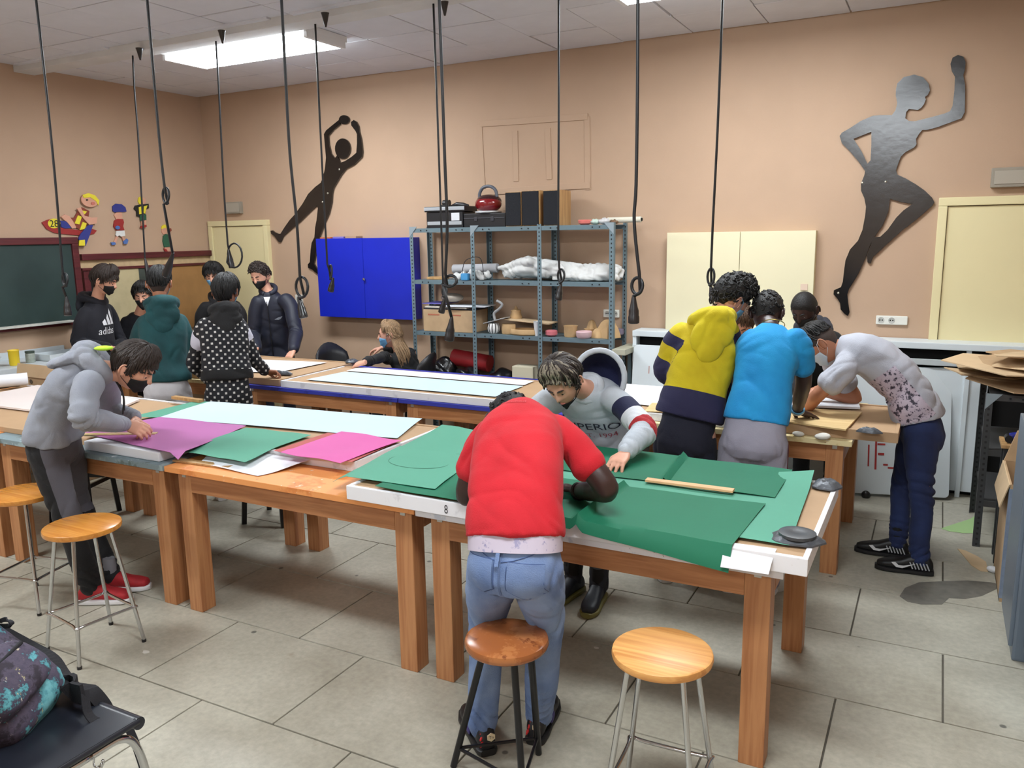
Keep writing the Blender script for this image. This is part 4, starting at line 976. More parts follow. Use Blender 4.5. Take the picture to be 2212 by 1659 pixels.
def pz(x, y, z): return P(x, y, Z=z)
def sheet(name, px, z, m, label, cat='paper', nu=14, nv=10, fn=None, th=.0012, group=None, parent=None, world=None):
    """flexible sheet on the table between four corners (order: back-left, back-right, front-right, front-left)"""
    c = world or [pz(x_, y_, z) for x_, y_ in px]
    vs = []
    for j in range(nv + 1):
        for i in range(nu + 1):
            u, v = i / nu, j / nv
            p = (c[0] * (1 - u) + c[1] * u) * (1 - v) + (c[3] * (1 - u) + c[2] * u) * v
            p = p.copy()
            p.z = z + (fn(u, v, p) if fn else 0)
            vs.append(p)
    fs = [(j * (nu + 1) + i, j * (nu + 1) + i + 1, (j + 1) * (nu + 1) + i + 1, (j + 1) * (nu + 1) + i) for j in range(nv) for i in range(nu)]
    n = len(vs); vs += [p + Vector((0, 0, th)) for p in vs]; fs += [tuple(n + q for q in reversed(f)) for f in fs]
    W = nu + 1
    b = [i for i in range(nu + 1)] + [j * W + nu for j in range(1, nv + 1)] + [nv * W + i for i in range(nu - 1, -1, -1)] + [j * W for j in range(nv - 1, 0, -1)]
    for k_ in range(len(b)): fs.append((b[k_], b[(k_ + 1) % len(b)], n + b[(k_ + 1) % len(b)], n + b[k_]))
    o = MB().add(vs, fs).obj(name, m, parent, smooth='auto')
    if label: tag(o, label, cat, group)
    return o
m_pgreen = mat('green_kraft_paper', (84, 152, 128), 0.75, var=.04, vscale=4, bump=.05, bscale=12)
m_dgreen = mat('deep_green_fabric', (10, 106, 76), 0.7, var=.05, vscale=5, bump=.06, bscale=20)
m_pblue = mat('pale_blue_paper', (190, 210, 220), 0.7, var=.03, vscale=3)
m_pink = mat('magenta_pink_paper', (204, 92, 158), 0.7, var=.05, vscale=3)
m_mauve = mat('mauve_pink_paper', (172, 98, 156), 0.7, var=.07, vscale=3)
m_wpap = mat('white_paper', (222, 224, 230), 0.7, var=.02, vscale=4)
m_hide = mat('rosy_white_board', (224, 212, 208), 0.55, var=.02, vscale=3)
zb = TZ + .0525
def smooth_(x):
    x = max(0.0, min(1.0, x)); return x * x * (3 - 2 * x)
wav = lambda a, k1, k2: (lambda u, v, p: a * (1 + math.sin(k1 * u * 6.28 + k2 * v * 5)) * .5)
# left board papers
sheet('craft_paper', [(455, 868), (912, 905), (858, 947), (338, 903)], zb, m_pblue, 'long pale blue paper sheet at the back of the left board', fn=wav(.004, 1, 1))
sheet('craft_paper', [(425, 866), (452, 868), (340, 902), (285, 900)], zb + .0018, m_pgreen, 'narrow green paper strip at the back left of the left board', nu=6)
sheet('craft_paper', [(235, 925), (300, 930), (260, 945), (180, 942)], zb + .001, m_pgreen, 'small teal paper edge under the ruler of the grey hoodie', nu=6)
sheet('craft_paper', [(345, 901), (532, 921), (384, 984), (178, 936)], zb + .003, m_mauve, 'mauve pink paper under the hands of the grey hoodie', fn=lambda u, v, p: .004 * math.sin(5 * u + 3 * v) ** 2 + (.012 * max(0, v - .75) if u > .6 else 0) - (.05 * max(0, v - .93) * 8 if u > .93 else 0))
sheet('craft_paper', [(532, 924), (672, 940), (528, 990), (398, 968)], zb + .0055, m_pgreen, 'green paper sheet between the two pink papers', fn=lambda u, v, p: .003 * math.sin(6 * u) ** 2 - .02 * smooth_((v - .5) * 2))
sheet('craft_paper', None, zb, m_wpap, 'white paper sagging from under the green sheet onto the orange table', fn=lambda u, v, p: -.022 - .024 * smooth_(v * 1.15) + .003 * math.sin(5 * u), world=[Vector((-3.22, 2.86, 0)), Vector((-2.60, 2.86, 0)), Vector((-2.70, 2.62, 0)), Vector((-3.12, 2.65, 0))])
sheet('craft_paper', [(708, 935), (866, 951), (760, 998), (590, 974)], zb + .004, mat('brick_pink_card', (178, 92, 88), 0.8), 'brick pink card peeking from under the bright pink paper', nu=8)
sheet('craft_paper', [(738, 932), (868, 953), (735, 1001), (606, 982)], zb + .0065, m_pink, 'bright magenta pink paper on the right of the left board', fn=lambda u, v, p: .006 * math.sin(4 * u + 2 * v) ** 2 + .006 * (v > .8) * (1 - u))
o = MB().bar(pz(380, 993, TZ + .006), pz(500, 1009, TZ + .006), .045, .009, bev=.002).obj('wooden_batten', m_oak); tag(o, 'short flat wooden slat on the orange table edge', 'wood')
o = MB().bar(pz(180, 938, zb + .010), pz(338, 936, zb + .010), .035, .006, bev=.001).obj('ruler', wood('ruler_wood', (206, 182, 136), (184, 158, 110), axis=0)); tag(o, 'wooden ruler under the hands of the grey hoodie', 'ruler')
o = MB().box2((-3.90, 2.598, TZ + .0015), (-3.33, 2.862, TZ + .049), .008).obj('foam_block', m_wpap); tag(o, 'thick white foam block under the front of the mauve paper', 'foam')
o = MB().bar(pz(375, 858, TZ + .066), pz(435, 866, TZ + .066), .035, .02, bev=.002).obj('wooden_batten', m_oak); tag(o, 'pale wooden batten at the back of the left board', 'wood')
# rosy board on the leftmost table
sheet('rosy_board', None, TZ + .0335, m_hide, 'large rosy white board on the leftmost near table', 'board', 4, 4, th=.012, world=[Vector((-5.80, 3.56, 0)), Vector((-4.62, 3.50, 0)), Vector((-4.36, 3.0, 0)), Vector((-5.75, 2.97, 0))])
e = thing('paper_roll', 'white paper roll lying on the leftmost near table', 'paper roll', tuple(pz(40, 820, .84)))
a, b = pz(60, 818, .845), pz(-160, 838, .845)
MB().tube([a, b], .045, 22).obj('roll_sheet', m_wpap, e, smooth='auto'); MB().tube([a + (a - b).normalized() * .002, a - (a - b).normalized() * .01], .018, 14).obj('roll_core', mat('roll_shadow_core', (150, 148, 150), .8), e)
# far table sheets
zf = TZ + .0525
sheet('white_sheet', [(777, 793), (1154, 823), (1132, 832), (748, 801)], zf, m_wpap, 'narrow white strip on the blue tabled board', nu=4, nv=2)
sheet('white_sheet', [(745, 803), (1130, 834), (1070, 857), (661, 820)], zf, m_pblue, 'wide white strip on the blue tabled board', nu=4, nv=2)
sheet('white_sheet', [(455, 772), (706, 783), (598, 805), (395, 800)], zf, m_wpap, 'white sheet between the patterned tracksuit and the navy jacket', nu=4, nv=2)
sheet('white_sheet', [(1345, 830), (1440, 838), (1425, 876), (1300, 862)], TZ + .0475, m_wpap, 'grey white sheet beside the superior hoodie', nu=4, nv=2) if False else None
sheet('white_sheet', [(1338, 828), (1440, 836), (1420, 878), (1330, 868)], TZ + .0475, m_wpap, 'pale sheet on the table between the striped hoodie and the yellow hoodie', nu=4, nv=2)
sheet('plywood_sheet', [(1690, 880), (1862, 893), (1827, 931), (1640, 905)], TZ + .0575, wood('pale_plywood', (214, 186, 136), (200, 168, 116), axis=0), 'pale plywood sheet under the hand of the blue shirt', 'plywood', 2, 2, th=.008)
sheet('foam_sheet', [(1690, 858), (1850, 862), (1858, 884), (1690, 878)], TZ + .0575, m_wpap, 'white foam strip behind the plywood sheet', 'foam', 2, 2, th=.012)
sheet('plywood_sheet', [(1408, 872), (1470, 872), (1480, 892), (1392, 890)], TZ + .0475, MATS['pale_plywood'], 'pale yellow plywood corner beside the yellow hoodie', 'plywood', 2, 2, th=.006)
m_tape = mat('crumpled_grey_tape', (88, 92, 98), 0.4, .3, var=.3, vscale=30, bump=.4, bscale=40)
def crushed(px, z, rx, ry, label, disc=True, seed=1):
    c = pz(*px, z); e = thing('tape_reel', label, 'tape', tuple(c))
    b_ = MB(); n = 22; r2 = random.Random(seed)
    rs = [[(c.x + rx * k_ * math.cos(t) * (1 + .10 * math.sin(5 * t + seed)), c.y + ry * k_ * math.sin(t) * (1 + .12 * math.cos(3 * t + seed)), z + h + r2.uniform(0, .008) * (k_ < .9)) for t in [2 * math.pi * i / n for i in range(n)]] for k_, h in ((1, 0), (.98, .006), (.7, .014), (.4, .02), (.1, .018))]
    b_.rings(rs); b_.obj('crumpled_foil', m_tape, e, smooth='auto')
    if disc:
        MB().lathe([(.055, .012), (.06, .016), (.06, .026), (.035, .030), (.022, .026), (.0, .026)], c, 22).obj('reel_disc', mat('dark_grey_reel', (58, 62, 66), 0.4), e, smooth='auto')
    return e
crushed((1722, 1166), TZ + .062, .085, .07, 'dark grey tape reel on the near corner of the green paper board', True, 1)
crushed((1786, 1050), TZ + .062, .055, .07, 'crumpled grey tape on the far corner of the green paper board', False, 2)
crushed((1878, 934), TZ + .058, .06, .03, 'flat grey tape on the overhanging brown board', False, 3)
crushed((610, 808), TZ + .054, .10, .03, 'dark grey tape between the boards on the blue table', False, 4)
crushed((760, 782), TZ + .054, .06, .05, 'crumpled grey tape under the hand of the seated woman', False, 5)
for i, (x_, y_, r_, lab) in enumerate(((1725, 938, .022, 'white plaster lump on the cream table edge'), (1775, 945, .03, 'larger white plaster lump on the cream table edge'))):
    o = bag('plaster_lump', '', tuple(pz(x_, y_ + 4, TZ + .001)), (r_ * 1.3, r_, r_ * .6), MATS['white_plaster'], 20 + i); tag(o, lab, 'plaster')

# near right board: green papers
zg = TZ + .0615
sheet('craft_paper', None, zg, m_pgreen, 'light green paper covering the middle and right of the near right board', nu=40, nv=14, world=[Vector((-1.62, 3.46, 0)), Vector((-.40, 3.43, 0)), Vector((-.37, 2.62, 0)), Vector((-1.62, 2.60, 0))],
      fn=lambda u, v, p: .002 + .003 * math.sin(7 * u + 2 * v) ** 2 + (.03 * max(0, (.22 - v) / .22) * max(0, (u - .86) / .14)))
sheet('craft_paper', [(955, 920), (1060, 935), (1010, 985), (862, 967)], zg + .004, m_pgreen, 'light green paper at the back left of the near right board', fn=lambda u, v, p: .004 * math.sin(5 * u) ** 2 + .02 * max(0, .3 - v) * (1 - u))
sheet('craft_paper', [(864, 966), (1030, 990), (940, 1060), (718, 1028)], zg + .0075, m_pgreen, 'light green paper jutting left over the orange table', fn=lambda u, v, p: .003 * math.sin(6 * v) ** 2 - .035 * max(0, .12 - u) * 8 * v + .006)
# pencil arc on the left sheet
ar = MB(); c0 = pz(905, 997, zg + .016)
ar.tube([c0 + Vector((.15 * math.cos(t), .10 * math.sin(t), .0)) for t in [2.2 + 4.2 * k_ / 24 for k_ in range(25)]], .0012, 4); o = ar.obj('pencil_line', mat('pencil_grey', (60, 110, 90), .8)); tag(o, 'faint pencil arc drawn on the left green paper', 'drawing')
def fold(x_, x0, w=.02, h=.014): return h * math.exp(-((x_ - x0) / w) ** 2)
sheet('green_cloth', [(1150, 948), (1712, 1016), (1674, 1076), (1100, 1002)], zg + .006, m_dgreen, 'deep green cloth strip at the back of the near right board', nu=110, nv=10, fn=lambda u, v, p: .001 + .003 * math.sin(9 * u + 3 * v) ** 2 + fold(u, .62, .010, .024))
def front_drop(u, v, p):
    h = .002 + .003 * math.sin(11 * u + 2 * v) ** 2 + fold(u, .625, .009, .026)
    if p.y < 2.531: h -= (2.531 - p.y) * 2.3
    return h
sheet('green_cloth', None, zg + .006, m_dgreen, 'deep green cloth strip hanging over the front of the near right board', nu=120, nv=26,
      world=[Vector((-1.98, 2.95, 0)), Vector((-.512, 2.985, 0)), Vector((-.535, 2.495, 0)), Vector((-1.98, 2.55, 0))], fn=front_drop)
o = MB().bar(pz(1396, 1036, zg + .02), pz(1585, 1060, zg + .02), .035, .010, bev=.002).obj('wooden_batten', wood('pale_batten', (222, 176, 132), (206, 156, 110), axis=0)); tag(o, 'pale wooden batten lying on the green paper', 'wood')
o = sheet('white_paper_roll', None, TZ + .01, m_wpap, 'white paper end sticking out under the hanging green cloth', nu=8, nv=6, world=[Vector((-.56, 2.56, 0)), Vector((-.40, 2.57, 0)), Vector((-.41, 2.495, 0)), Vector((-.56, 2.49, 0))], fn=lambda u, v, p: .055 - .06 * v ** 1.5)
vs, fs = text_mesh('8', .05)
nm = MB().add([Vector((-1.63 + v.x * .7, 2.5335, TZ + .012 + v.y)) for v in vs], fs).obj('pen_number', m_blackp); tag(nm, 'handwritten 8 on the white rim left of the red shirt', 'number')
tag(MB().lathe([(.05, 0), (.105, .0), (.125, .06), (.13, .13), (.126, .14), (.12, .135), (.10, .01)], tuple(pz(1655, 1262, 0.0)), 24).obj('bucket', mat('white_bucket', (196, 196, 192), .5), smooth='auto'), 'low white bucket on the floor behind the front table leg', 'bucket')

# ================================================================== STOOLS
m_chrome = MATS['chrome']
def arc_seat(c, r, th, m, e, rounded=False):
    pr = [(r * .2, -th), (r * .93, -th), (r * .985, -th * .85), (r, -th * .5), (r * .985, -th * .12), (r * .95, 0), (0.0, 0.0)] if not rounded else [(r * .3, -th), (r * .86, -th), (r * .97, -th * .75), (r, -th * .45), (r * .97, -th * .15), (r * .88, 0), (r * .6, .001), (0, .001)]
    return MB().lathe(pr, c, 40).obj('seat', m, e, smooth='auto', loc=c)
def chrome_stool(cx, cy, label, m_seat, rot=0.0, r=.16, h=.585, sp_=.208):
    e = thing('stool', label, 'stool', (cx, cy, 0), 'chrome legged stools')
    arc_seat((cx, cy, h), r, .028, m_seat, e)
    feet = []
    for i in range(4):
        a = rot + math.pi / 4 + i * math.pi / 2
        t = Vector((cx + .115 * math.cos(a), cy + .115 * math.sin(a), h - .028)); b = Vector((cx + sp_ * math.cos(a), cy + sp_ * math.sin(a), .012)); feet.append((t, b))
        L = MB().tube([t, b], .0085, 10).obj('leg', m_chrome, e, smooth='auto')
        MB().tube([b + (t - b) * .002, b - Vector((0, 0, .012))], .0105, 10).obj('rubber_tip', m_plug, L, smooth='auto')
    fr = .30; pts = []
    for i in range(4):
        a, b = feet[i], feet[(i + 1) % 4]; p = a[1] + (a[0] - a[1]) * fr; q = b[1] + (b[0] - b[1]) * fr
        off = (p - Vector((cx, cy, p.z))).normalized() * .012
        pts += [p + off + (q - p) * .0, p + (q - p) * .16 + off * .2, p + (q - p) * .84 + off * .2]
    MB().tube(catmull(pts + [pts[0]], 4)[:-1], .0065, 8, closed=True).obj('foot_ring', m_chrome, e, smooth=True)
    return e
m_seat_o = wood('varnished_orange_seat', (205, 140, 62), (184, 116, 46), axis=0, rough=.25, coat=.3)
m_seat_p = wood('varnished_pine_seat', (220, 164, 96), (190, 128, 66), axis=0, scale=.8, rough=.42, knots=True)
chrome_stool(-3.305, 2.15, 'orange wooden stool on chrome legs, right of the two left stools', m_seat_o, rot=-.15, r=.162)
chrome_stool(-4.02, 2.33, 'orange wooden stool on chrome legs cut by the left edge', m_seat_o, rot=.25, r=.165)
chrome_stool(-.66, 2.20, 'knotty pine stool on chrome legs at the bottom right', m_seat_p, rot=.05, r=.152)
# brown stool with black legs
e = thing('stool', 'rounded brown stool with three black legs behind the red shirt', 'stool', (-1.185, 2.19, 0))
cx, cy, h = -1.168, 2.155, .535
arc_seat((cx, cy, h), .139, .042, worn('worn_brown_varnish', (150, 88, 46), [((170, 108, 62), 8, .52), ((120, 66, 34), 14, .6), ((214, 190, 160), 60, .74)], rough=.22), e, True)
m_blkm = mat('black_enamel_tube', (20, 20, 24), 0.3, .2)
feet = [Vector((-1.38, 2.14, 0)), Vector((-1.07, 2.07, 0)), Vector((-1.145, 2.335, 0))]
tops = [Vector((cx - .085, cy + .01, h - .05)), Vector((cx + .055, cy - .055, h - .05)), Vector((cx + .055, cy + .06, h - .05))]
for f_, t_ in zip(feet, tops):
    MB().tube(catmull([Vector((cx, cy, h - .045)), t_ + (Vector((cx, cy, t_.z)) - t_) * .12, t_ + (f_ - t_) * .10, f_ + Vector((0, 0, .004))], 5), .012, 10).obj('leg', m_blkm, e, smooth='auto')
for i, j in ((0, 1), (0, 2), (1, 2)):
    p = feet[i] + (tops[i] - feet[i]) * .16; q = feet[j] + (tops[j] - feet[j]) * .16
    MB().tube([p, q], .006, 8).obj('stretcher', m_blkm, e, smooth='auto')
# black stools/chairs under the tables
def black_seat(cx, cy, rot, label, hh=.44):
    e = thing('black_stool', label, 'stool', (cx, cy, 0))
    cs = []
    for i in range(4):
        a = rot + math.pi / 4 + i * math.pi / 2; t = Vector((cx + .17 * math.cos(a), cy + .17 * math.sin(a), hh - .03)); b = Vector((cx + .205 * math.cos(a), cy + .205 * math.sin(a), 0)); cs.append((t, b))
        MB().bar(b, t, .03, .03, Vector((math.cos(a), math.sin(a), 0)), .004).obj('leg', m_blkm, e)
    for i in range(4):
        a, b = cs[i], cs[(i + 1) % 4]
        for fr in (.62,): MB().bar(a[1] + (a[0] - a[1]) * fr, b[1] + (b[0] - b[1]) * fr, .018, .026, bev=.003).obj('stretcher', m_blkm, e)
    MB().box((cx, cy, hh - .012), (.30, .30, .03), Matrix.Rotation(rot, 3, 'Z'), .008).obj('seat', m_blackp, e)
    return e
black_seat(-4.97, 3.27, .35, 'black square stool under the left tables behind the grey hoodie')
black_seat(-3.78, 3.80, .2, 'black stool between the table rows, only its legs showing', .46)
# black chair back beside the seated woman and behind the far tables
def shell_chair(cx, cy, rz, label, seat_z=.44):
    e = thing('shell_chair', label, 'chair', (cx, cy, 0))
    R = Matrix.Rotation(rz, 3, 'Z'); c = Vector((cx, cy, 0))
    rs = []
    for k_ in range(9):   # back shell
        u = -1 + 2 * k_ / 8
        rs.append([c + R @ Vector((u * .20 * (1 - .18 * w_), .18 + .05 * w_ - .07 * u * u, seat_z + .12 + .32 * w_ - .10 * u * u * w_)) for w_ in (0, .33, .66, 1.0)])
    vs = [p for r_ in rs for p in r_]; fs = [(i * 4 + j, (i + 1) * 4 + j, (i + 1) * 4 + j + 1, i * 4 + j + 1) for i in range(8) for j in range(3)]
    o = MB().add(vs, fs).obj('backrest', m_blackp, e, smooth=True); s_ = o.modifiers.new('thickness', 'SOLIDIFY'); s_.thickness = .012
    MB().box(c + R @ Vector((0, 0, seat_z)), (.40, .40, .03), R, .012).obj('seat', m_blackp, e)
    for sx in (-1, 1):
        MB().tube([c + R @ Vector((sx * .16, .17, seat_z)), c + R @ Vector((sx * .17, .21, seat_z + .2))], .010, 8).obj('back_post', m_blkm, e, smooth='auto')
        for sy in (-1, 1): MB().tube([c + R @ Vector((sx * .16, sy * .16, seat_z)), c + R @ Vector((sx * .20, sy * .20, 0))], .011, 8).obj('leg', m_blkm, e, smooth='auto')
    return e
shell_chair(-4.83, 5.80, 1.2, 'empty black shell chair between the navy jacket and the seated woman', .42)
shell_chair(-4.02, 5.76, -1.5, 'black shell chair under the seated woman', .40)

# ================================================================== CHAIR AND BACKPACK AT THE NEAR LEFT
e = thing('tubular_chair', 'black seated chair on chrome tube legs at the bottom left corner', 'chair', (-2.18, 1.18, 0))
sx0, sx1, sy0, sy1, sz = -2.40, -1.975, .96, 1.40, .455
st = MB(); st.box2((sx0, sy0, sz - .022), (sx1, sy1 - .02, sz), .008); st.tube([(sx0, sy1 - .012, sz - .018), (sx1, sy1 - .012, sz - .018)], .019, 14)
st.tube([(sx1 - .008, sy0, sz - .012), (sx1 - .008, sy1 - .012, sz - .012)], .012, 10)
st.obj('seat', mat('black_vinyl', (30, 33, 42), 0.35), e, smooth='auto')
for x_ in (sx0 + .03, sx1 - .028):
    s_ = -1 if x_ < -2.2 else 1
    MB().tube(catmull([(x_, sy0 + .02, sz - .05), (x_, sy1 - .13, sz - .045), (x_ + .004 * s_, sy1 - .055, sz - .05), (x_ + .012 * s_, sy1 - .02, sz - .09), (x_ + .02 * s_, sy1, sz - .2), (x_ + .03 * s_, sy1 + .02, .0)], 7), .0115, 12).obj('front_leg', m_chrome, e, smooth=True)
    MB().tube(catmull([(x_, sy1 - .15, sz - .045), (x_, sy0 + .04, sz - .05), (x_ + .01 * s_, sy0 - .01, sz - .10), (x_ + .03 * s_, sy0 - .06, 0)], 7), .0115, 12).obj('rear_leg', m_chrome, e, smooth=True)
    MB().tube(catmull([(x_, sy0 + .03, sz - .05), (x_, sy0 - .03, sz + .1), (x_, sy0 - .07, sz + .38)], 6), .0115, 12).obj('back_post', m_chrome, e, smooth=True)
for y_ in (1.26, 1.20):
    MB().tube(catmull([(sx1 - .03, y_, sz - .055), (sx1 - .035, y_ + .0, sz - .085), (sx1 - .02, y_ + .012, sz - .092), (sx1 - .012, y_ + .006, sz - .075)], 5), .003, 6).obj('bag_hook', m_chrome, e, smooth=True)
MB().tube(catmull([(sx1 - .03, 1.02, sz - .085), (sx1 - .026, 1.22, sz - .09), (sx1 - .02, 1.27, sz - .088), (sx1 - .016, 1.275, sz - .07)], 5), .004, 6).obj('rack_wire', m_chrome, e, smooth=True)
MB().box((-2.187, sy0 - .08, sz + .32), (.40, .02, .20), Matrix.Rotation(-.12, 3, 'X'), .008).obj('backrest', MATS['black_vinyl'], e)
# patterned backpack
def splash_mat():
    m = mat('splashed_pattern_fabric', (58, 50, 60), 0.8, bump=.2, bscale=60)
    nt = m.node_tree; N = nt.nodes; L = nt.links; b = N['Principled BSDF']; tc = [q for q in N if q.type == 'TEX_COORD'][0]
    def nz(sc, stretch, loc):
        mp = N.new('ShaderNodeMapping'); mp.inputs['Scale'].default_value = stretch; mp.inputs['Location'].default_value = loc; L.new(tc.outputs['Object'], mp.inputs[0])
        n = N.new('ShaderNodeTexNoise'); n.inputs['Scale'].default_value = sc; n.inputs['Detail'].default_value = 8; n.inputs['Roughness'].default_value = .7; L.new(mp.outputs[0], n.inputs['Vector']); return n.outputs['Fac']
    r = N.new('ShaderNodeValToRGB'); L.new(nz(6, (1, 1, 1), (0, 0, .35)), r.inputs[0]); el = r.color_ramp.elements
    el[0].position = .42; el[0].color = (*lin((44, 38, 50)), 1); el[1].position = .47; el[1].color = (*lin((78, 70, 88)), 1)
    q = el.new(.54); q.color = (*lin((62, 56, 74)), 1); q = el.new(.56); q.color = (*lin((74, 140, 150)), 1); q = el.new(.63); q.color = (*lin((110, 176, 184)), 1)
    r2 = N.new('ShaderNodeValToRGB'); L.new(nz(34, (1, 1, .45), (4, 2, 0)), r2.inputs[0]); r2.color_ramp.elements[0].position = .62; r2.color_ramp.elements[0].color = (0, 0, 0, 1); r2.color_ramp.elements[1].position = .66; r2.color_ramp.elements[1].color = (1, 1, 1, 1)
    r3 = N.new('ShaderNodeValToRGB'); L.new(nz(9, (1, 1, 1), (1, 7, 3)), r3.inputs[0]); e3 = r3.color_ramp.elements; e3[0].position = .45; e3[0].color = (*lin((206, 196, 206)), 1); e3[1].position = .6; e3[1].color = (*lin((206, 200, 90)), 1)
    mx = N.new('ShaderNodeMixRGB'); L.new(r2.outputs[0], mx.inputs['Fac']); L.new(r.outputs[0], mx.inputs['Color1']); L.new(r3.outputs[0], mx.inputs['Color2']); L.new(mx.outputs[0], b.inputs['Base Color'])
    return m
m_spl = splash_mat()
m_strap = mat('black_webbing', (20, 20, 26), 0.8, bump=.2, bscale=200)
e = thing('backpack', 'dark backpack with turquoise splash pattern slumped on the chair', 'backpack', (-2.28, 1.18, .456))
def pack(c, s, rot, name, m, n=26, sq=2.8, wob=.05, seed=0):
    b_ = MB(); b_.ball((0, 0, 0), 1.0, None, n, n // 2 + 2); nv_ = []
    for v in b_.v:
        p = Vector(v); k_ = (abs(p.x) ** sq + abs(p.y) ** sq + abs(p.z) ** sq) ** (-1 / sq); p = p * k_
        p = Vector((p.x * s[0], p.y * s[1], p.z * s[2])); d_ = 1 + wob * math.sin(17 * p.x + 3 * seed + 9 * p.z) * math.sin(15 * p.y + 13 * p.z + seed)
        nv_.append(tuple(rot @ (p * d_) + Vector(c)))
    b_.v = nv_; return b_.obj(name, m, e, smooth=True)
RB = Matrix.Rotation(math.radians(-52), 3, 'Y') @ Matrix.Rotation(math.radians(14), 3, 'X')
RB = Matrix.Rotation(math.radians(10), 3, 'Z') @ RB
bpk = pack((-2.36, 1.17, .585), (.085, .15, .215), RB, 'bag_body', m_spl, 34, 3.6, seed=1)
pack(Vector((-2.36, 1.17, .585)) + RB @ Vector((.10, -.03, -.07)), (.05, .12, .09), RB, 'front_pocket', m_spl, sq=3.4, seed=2)
pack(Vector((-2.36, 1.17, .585)) + RB @ Vector((-.10, 0, 0)), (.035, .145, .20), RB, 'back_panel', m_strap, sq=3.4, seed=3, wob=.02)
def strap(pts, w=.034, th=.006, name='strap'):
    pts = catmull(pts, 6); rs = []
    for i, p in enumerate(pts):
        d_ = (pts[min(i + 1, len(pts) - 1)] - pts[max(i - 1, 0)]).normalized(); u, v = frame(d_, Vector((1, .2, .4)))
        rs.append([p + u * w / 2 + v * th / 2, p - u * w / 2 + v * th / 2, p - u * w / 2 - v * th / 2, p + u * w / 2 - v * th / 2])
    return MB().rings(rs).obj(name, m_strap, e)
strap([P(0, 1368, Y=1.33), P(60, 1400, Y=1.38), P(110, 1425, Y=1.40), P(140, 1462, Y=1.39), P(190, 1490, Y=1.38), P(225, 1530, Y=1.40), P(228, 1550, Y=1.39)], .05, .014, 'shoulder_strap')
strap([P(5, 1380, Y=1.30), P(50, 1425, Y=1.33), P(100, 1455, Y=1.35), P(150, 1490, Y=1.34), P(180, 1500, Y=1.33)], .06, .01, 'shoulder_strap')
strap([P(183, 1492, Y=1.34), P(190, 1540, Y=1.32), P(215, 1562, Y=1.33), P(240, 1552, Y=1.38), P(268, 1558, Y=1.42), P(290, 1600, Y=1.425), P(312, 1665, Y=1.42)], .028, .003, 'loose_strap')
strap([P(-6, 1345, Y=1.30), P(12, 1338, Y=1.30), P(26, 1346, Y=1.30), P(18, 1352, Y=1.30), P(0, 1352, Y=1.30)], .014, .004, 'top_loop')
zp = [Vector((-2.36, 1.17, .585)) + RB @ Vector((.146, -.03 + t, -.035 + .25 * t * t)) for t in (-.09, -.03, .03, .09)]
MB().tube(zp, .006, 6).obj('zip', m_strap, e, smooth=True)
zp = [Vector((-2.36, 1.17, .585)) + RB @ Vector((.086, t, .09)) for t in (-.12, -.04, .04, .12)]
MB().tube(zp, .006, 6).obj('zip', m_strap, e, smooth=True)
tag(bag('jacket', '', (-2.31, 1.07, .456), (.12, .11, .05), mat('blue_nylon', (38, 58, 118), 0.5, bump=.2, bscale=20), 31, .12), 'crumpled blue jacket under the backpack on the chair', 'jacket')

# ================================================================== PEOPLE
def smooth01(x): x = max(0.0, min(1.0, x)); return x * x * (3 - 2 * x)

def remesh(mb, vox, it=3, fac=0.5):
    """fuse overlapping closed pieces into one continuous skin; returns numpy verts and faces"""
    me = bpy.data.meshes.new('tmp'); me.from_pydata(mb.v, [], mb.f)
    bm = bmesh.new(); bm.from_mesh(me); bmesh.ops.recalc_face_normals(bm, faces=bm.faces[:]); bm.to_mesh(me); bm.free()
    ob = bpy.data.objects.new('tmp', me); COL.objects.link(ob)
    r = ob.modifiers.new('r', 'REMESH'); r.mode = 'VOXEL'; r.voxel_size = vox
    s = ob.modifiers.new('s', 'SMOOTH'); s.iterations = it; s.factor = fac
    dg = bpy.context.evaluated_depsgraph_get()
    m2 = bpy.data.meshes.new_from_object(ob.evaluated_get(dg))
    n = len(m2.vertices); V = np.empty(n * 3); m2.vertices.foreach_get('co', V); V = V.reshape(-1, 3)
    Nn = np.empty(n * 3); m2.vertices.foreach_get('normal', Nn); Nn = Nn.reshape(-1, 3)
    F = [tuple(p.vertices) for p in m2.polygons]
    bpy.data.objects.remove(ob); bpy.data.meshes.remove(me); bpy.data.meshes.remove(m2)
    return V, F, Nn

def mesh_obj(name, V, F, mats, parent, attrs=None, midx=None):
    me = bpy.data.meshes.new(name); me.from_pydata([tuple(p) for p in V], [], F)
    for m in (mats if isinstance(mats, (list, tuple)) else [mats]): me.materials.append(m)
    me.polygons.foreach_set('use_smooth', [True] * len(me.polygons))
    if midx is not None: me.polygons.foreach_set('material_index', midx)
    for k, a in (attrs or {}).items():
        at = me.attributes.new(k, 'FLOAT', 'POINT'); at.data.foreach_set('value', np.asarray(a, dtype=np.float32))
    o = bpy.data.objects.new(name, me); COL.objects.link(o)
    if parent is not None: attach(o, parent)
    return o

def ell_ring(c, u, v, hw, hd, n=20, p=2.3):
    out = []
    for k in range(n):
        t = 2 * math.pi * k / n; cs, sn = math.cos(t), math.sin(t)
        out.append(c + u * (hw * math.copysign(abs(cs) ** (2 / p), cs)) + v * (hd * math.copysign(abs(sn) ** (2 / p), sn)))
    return out

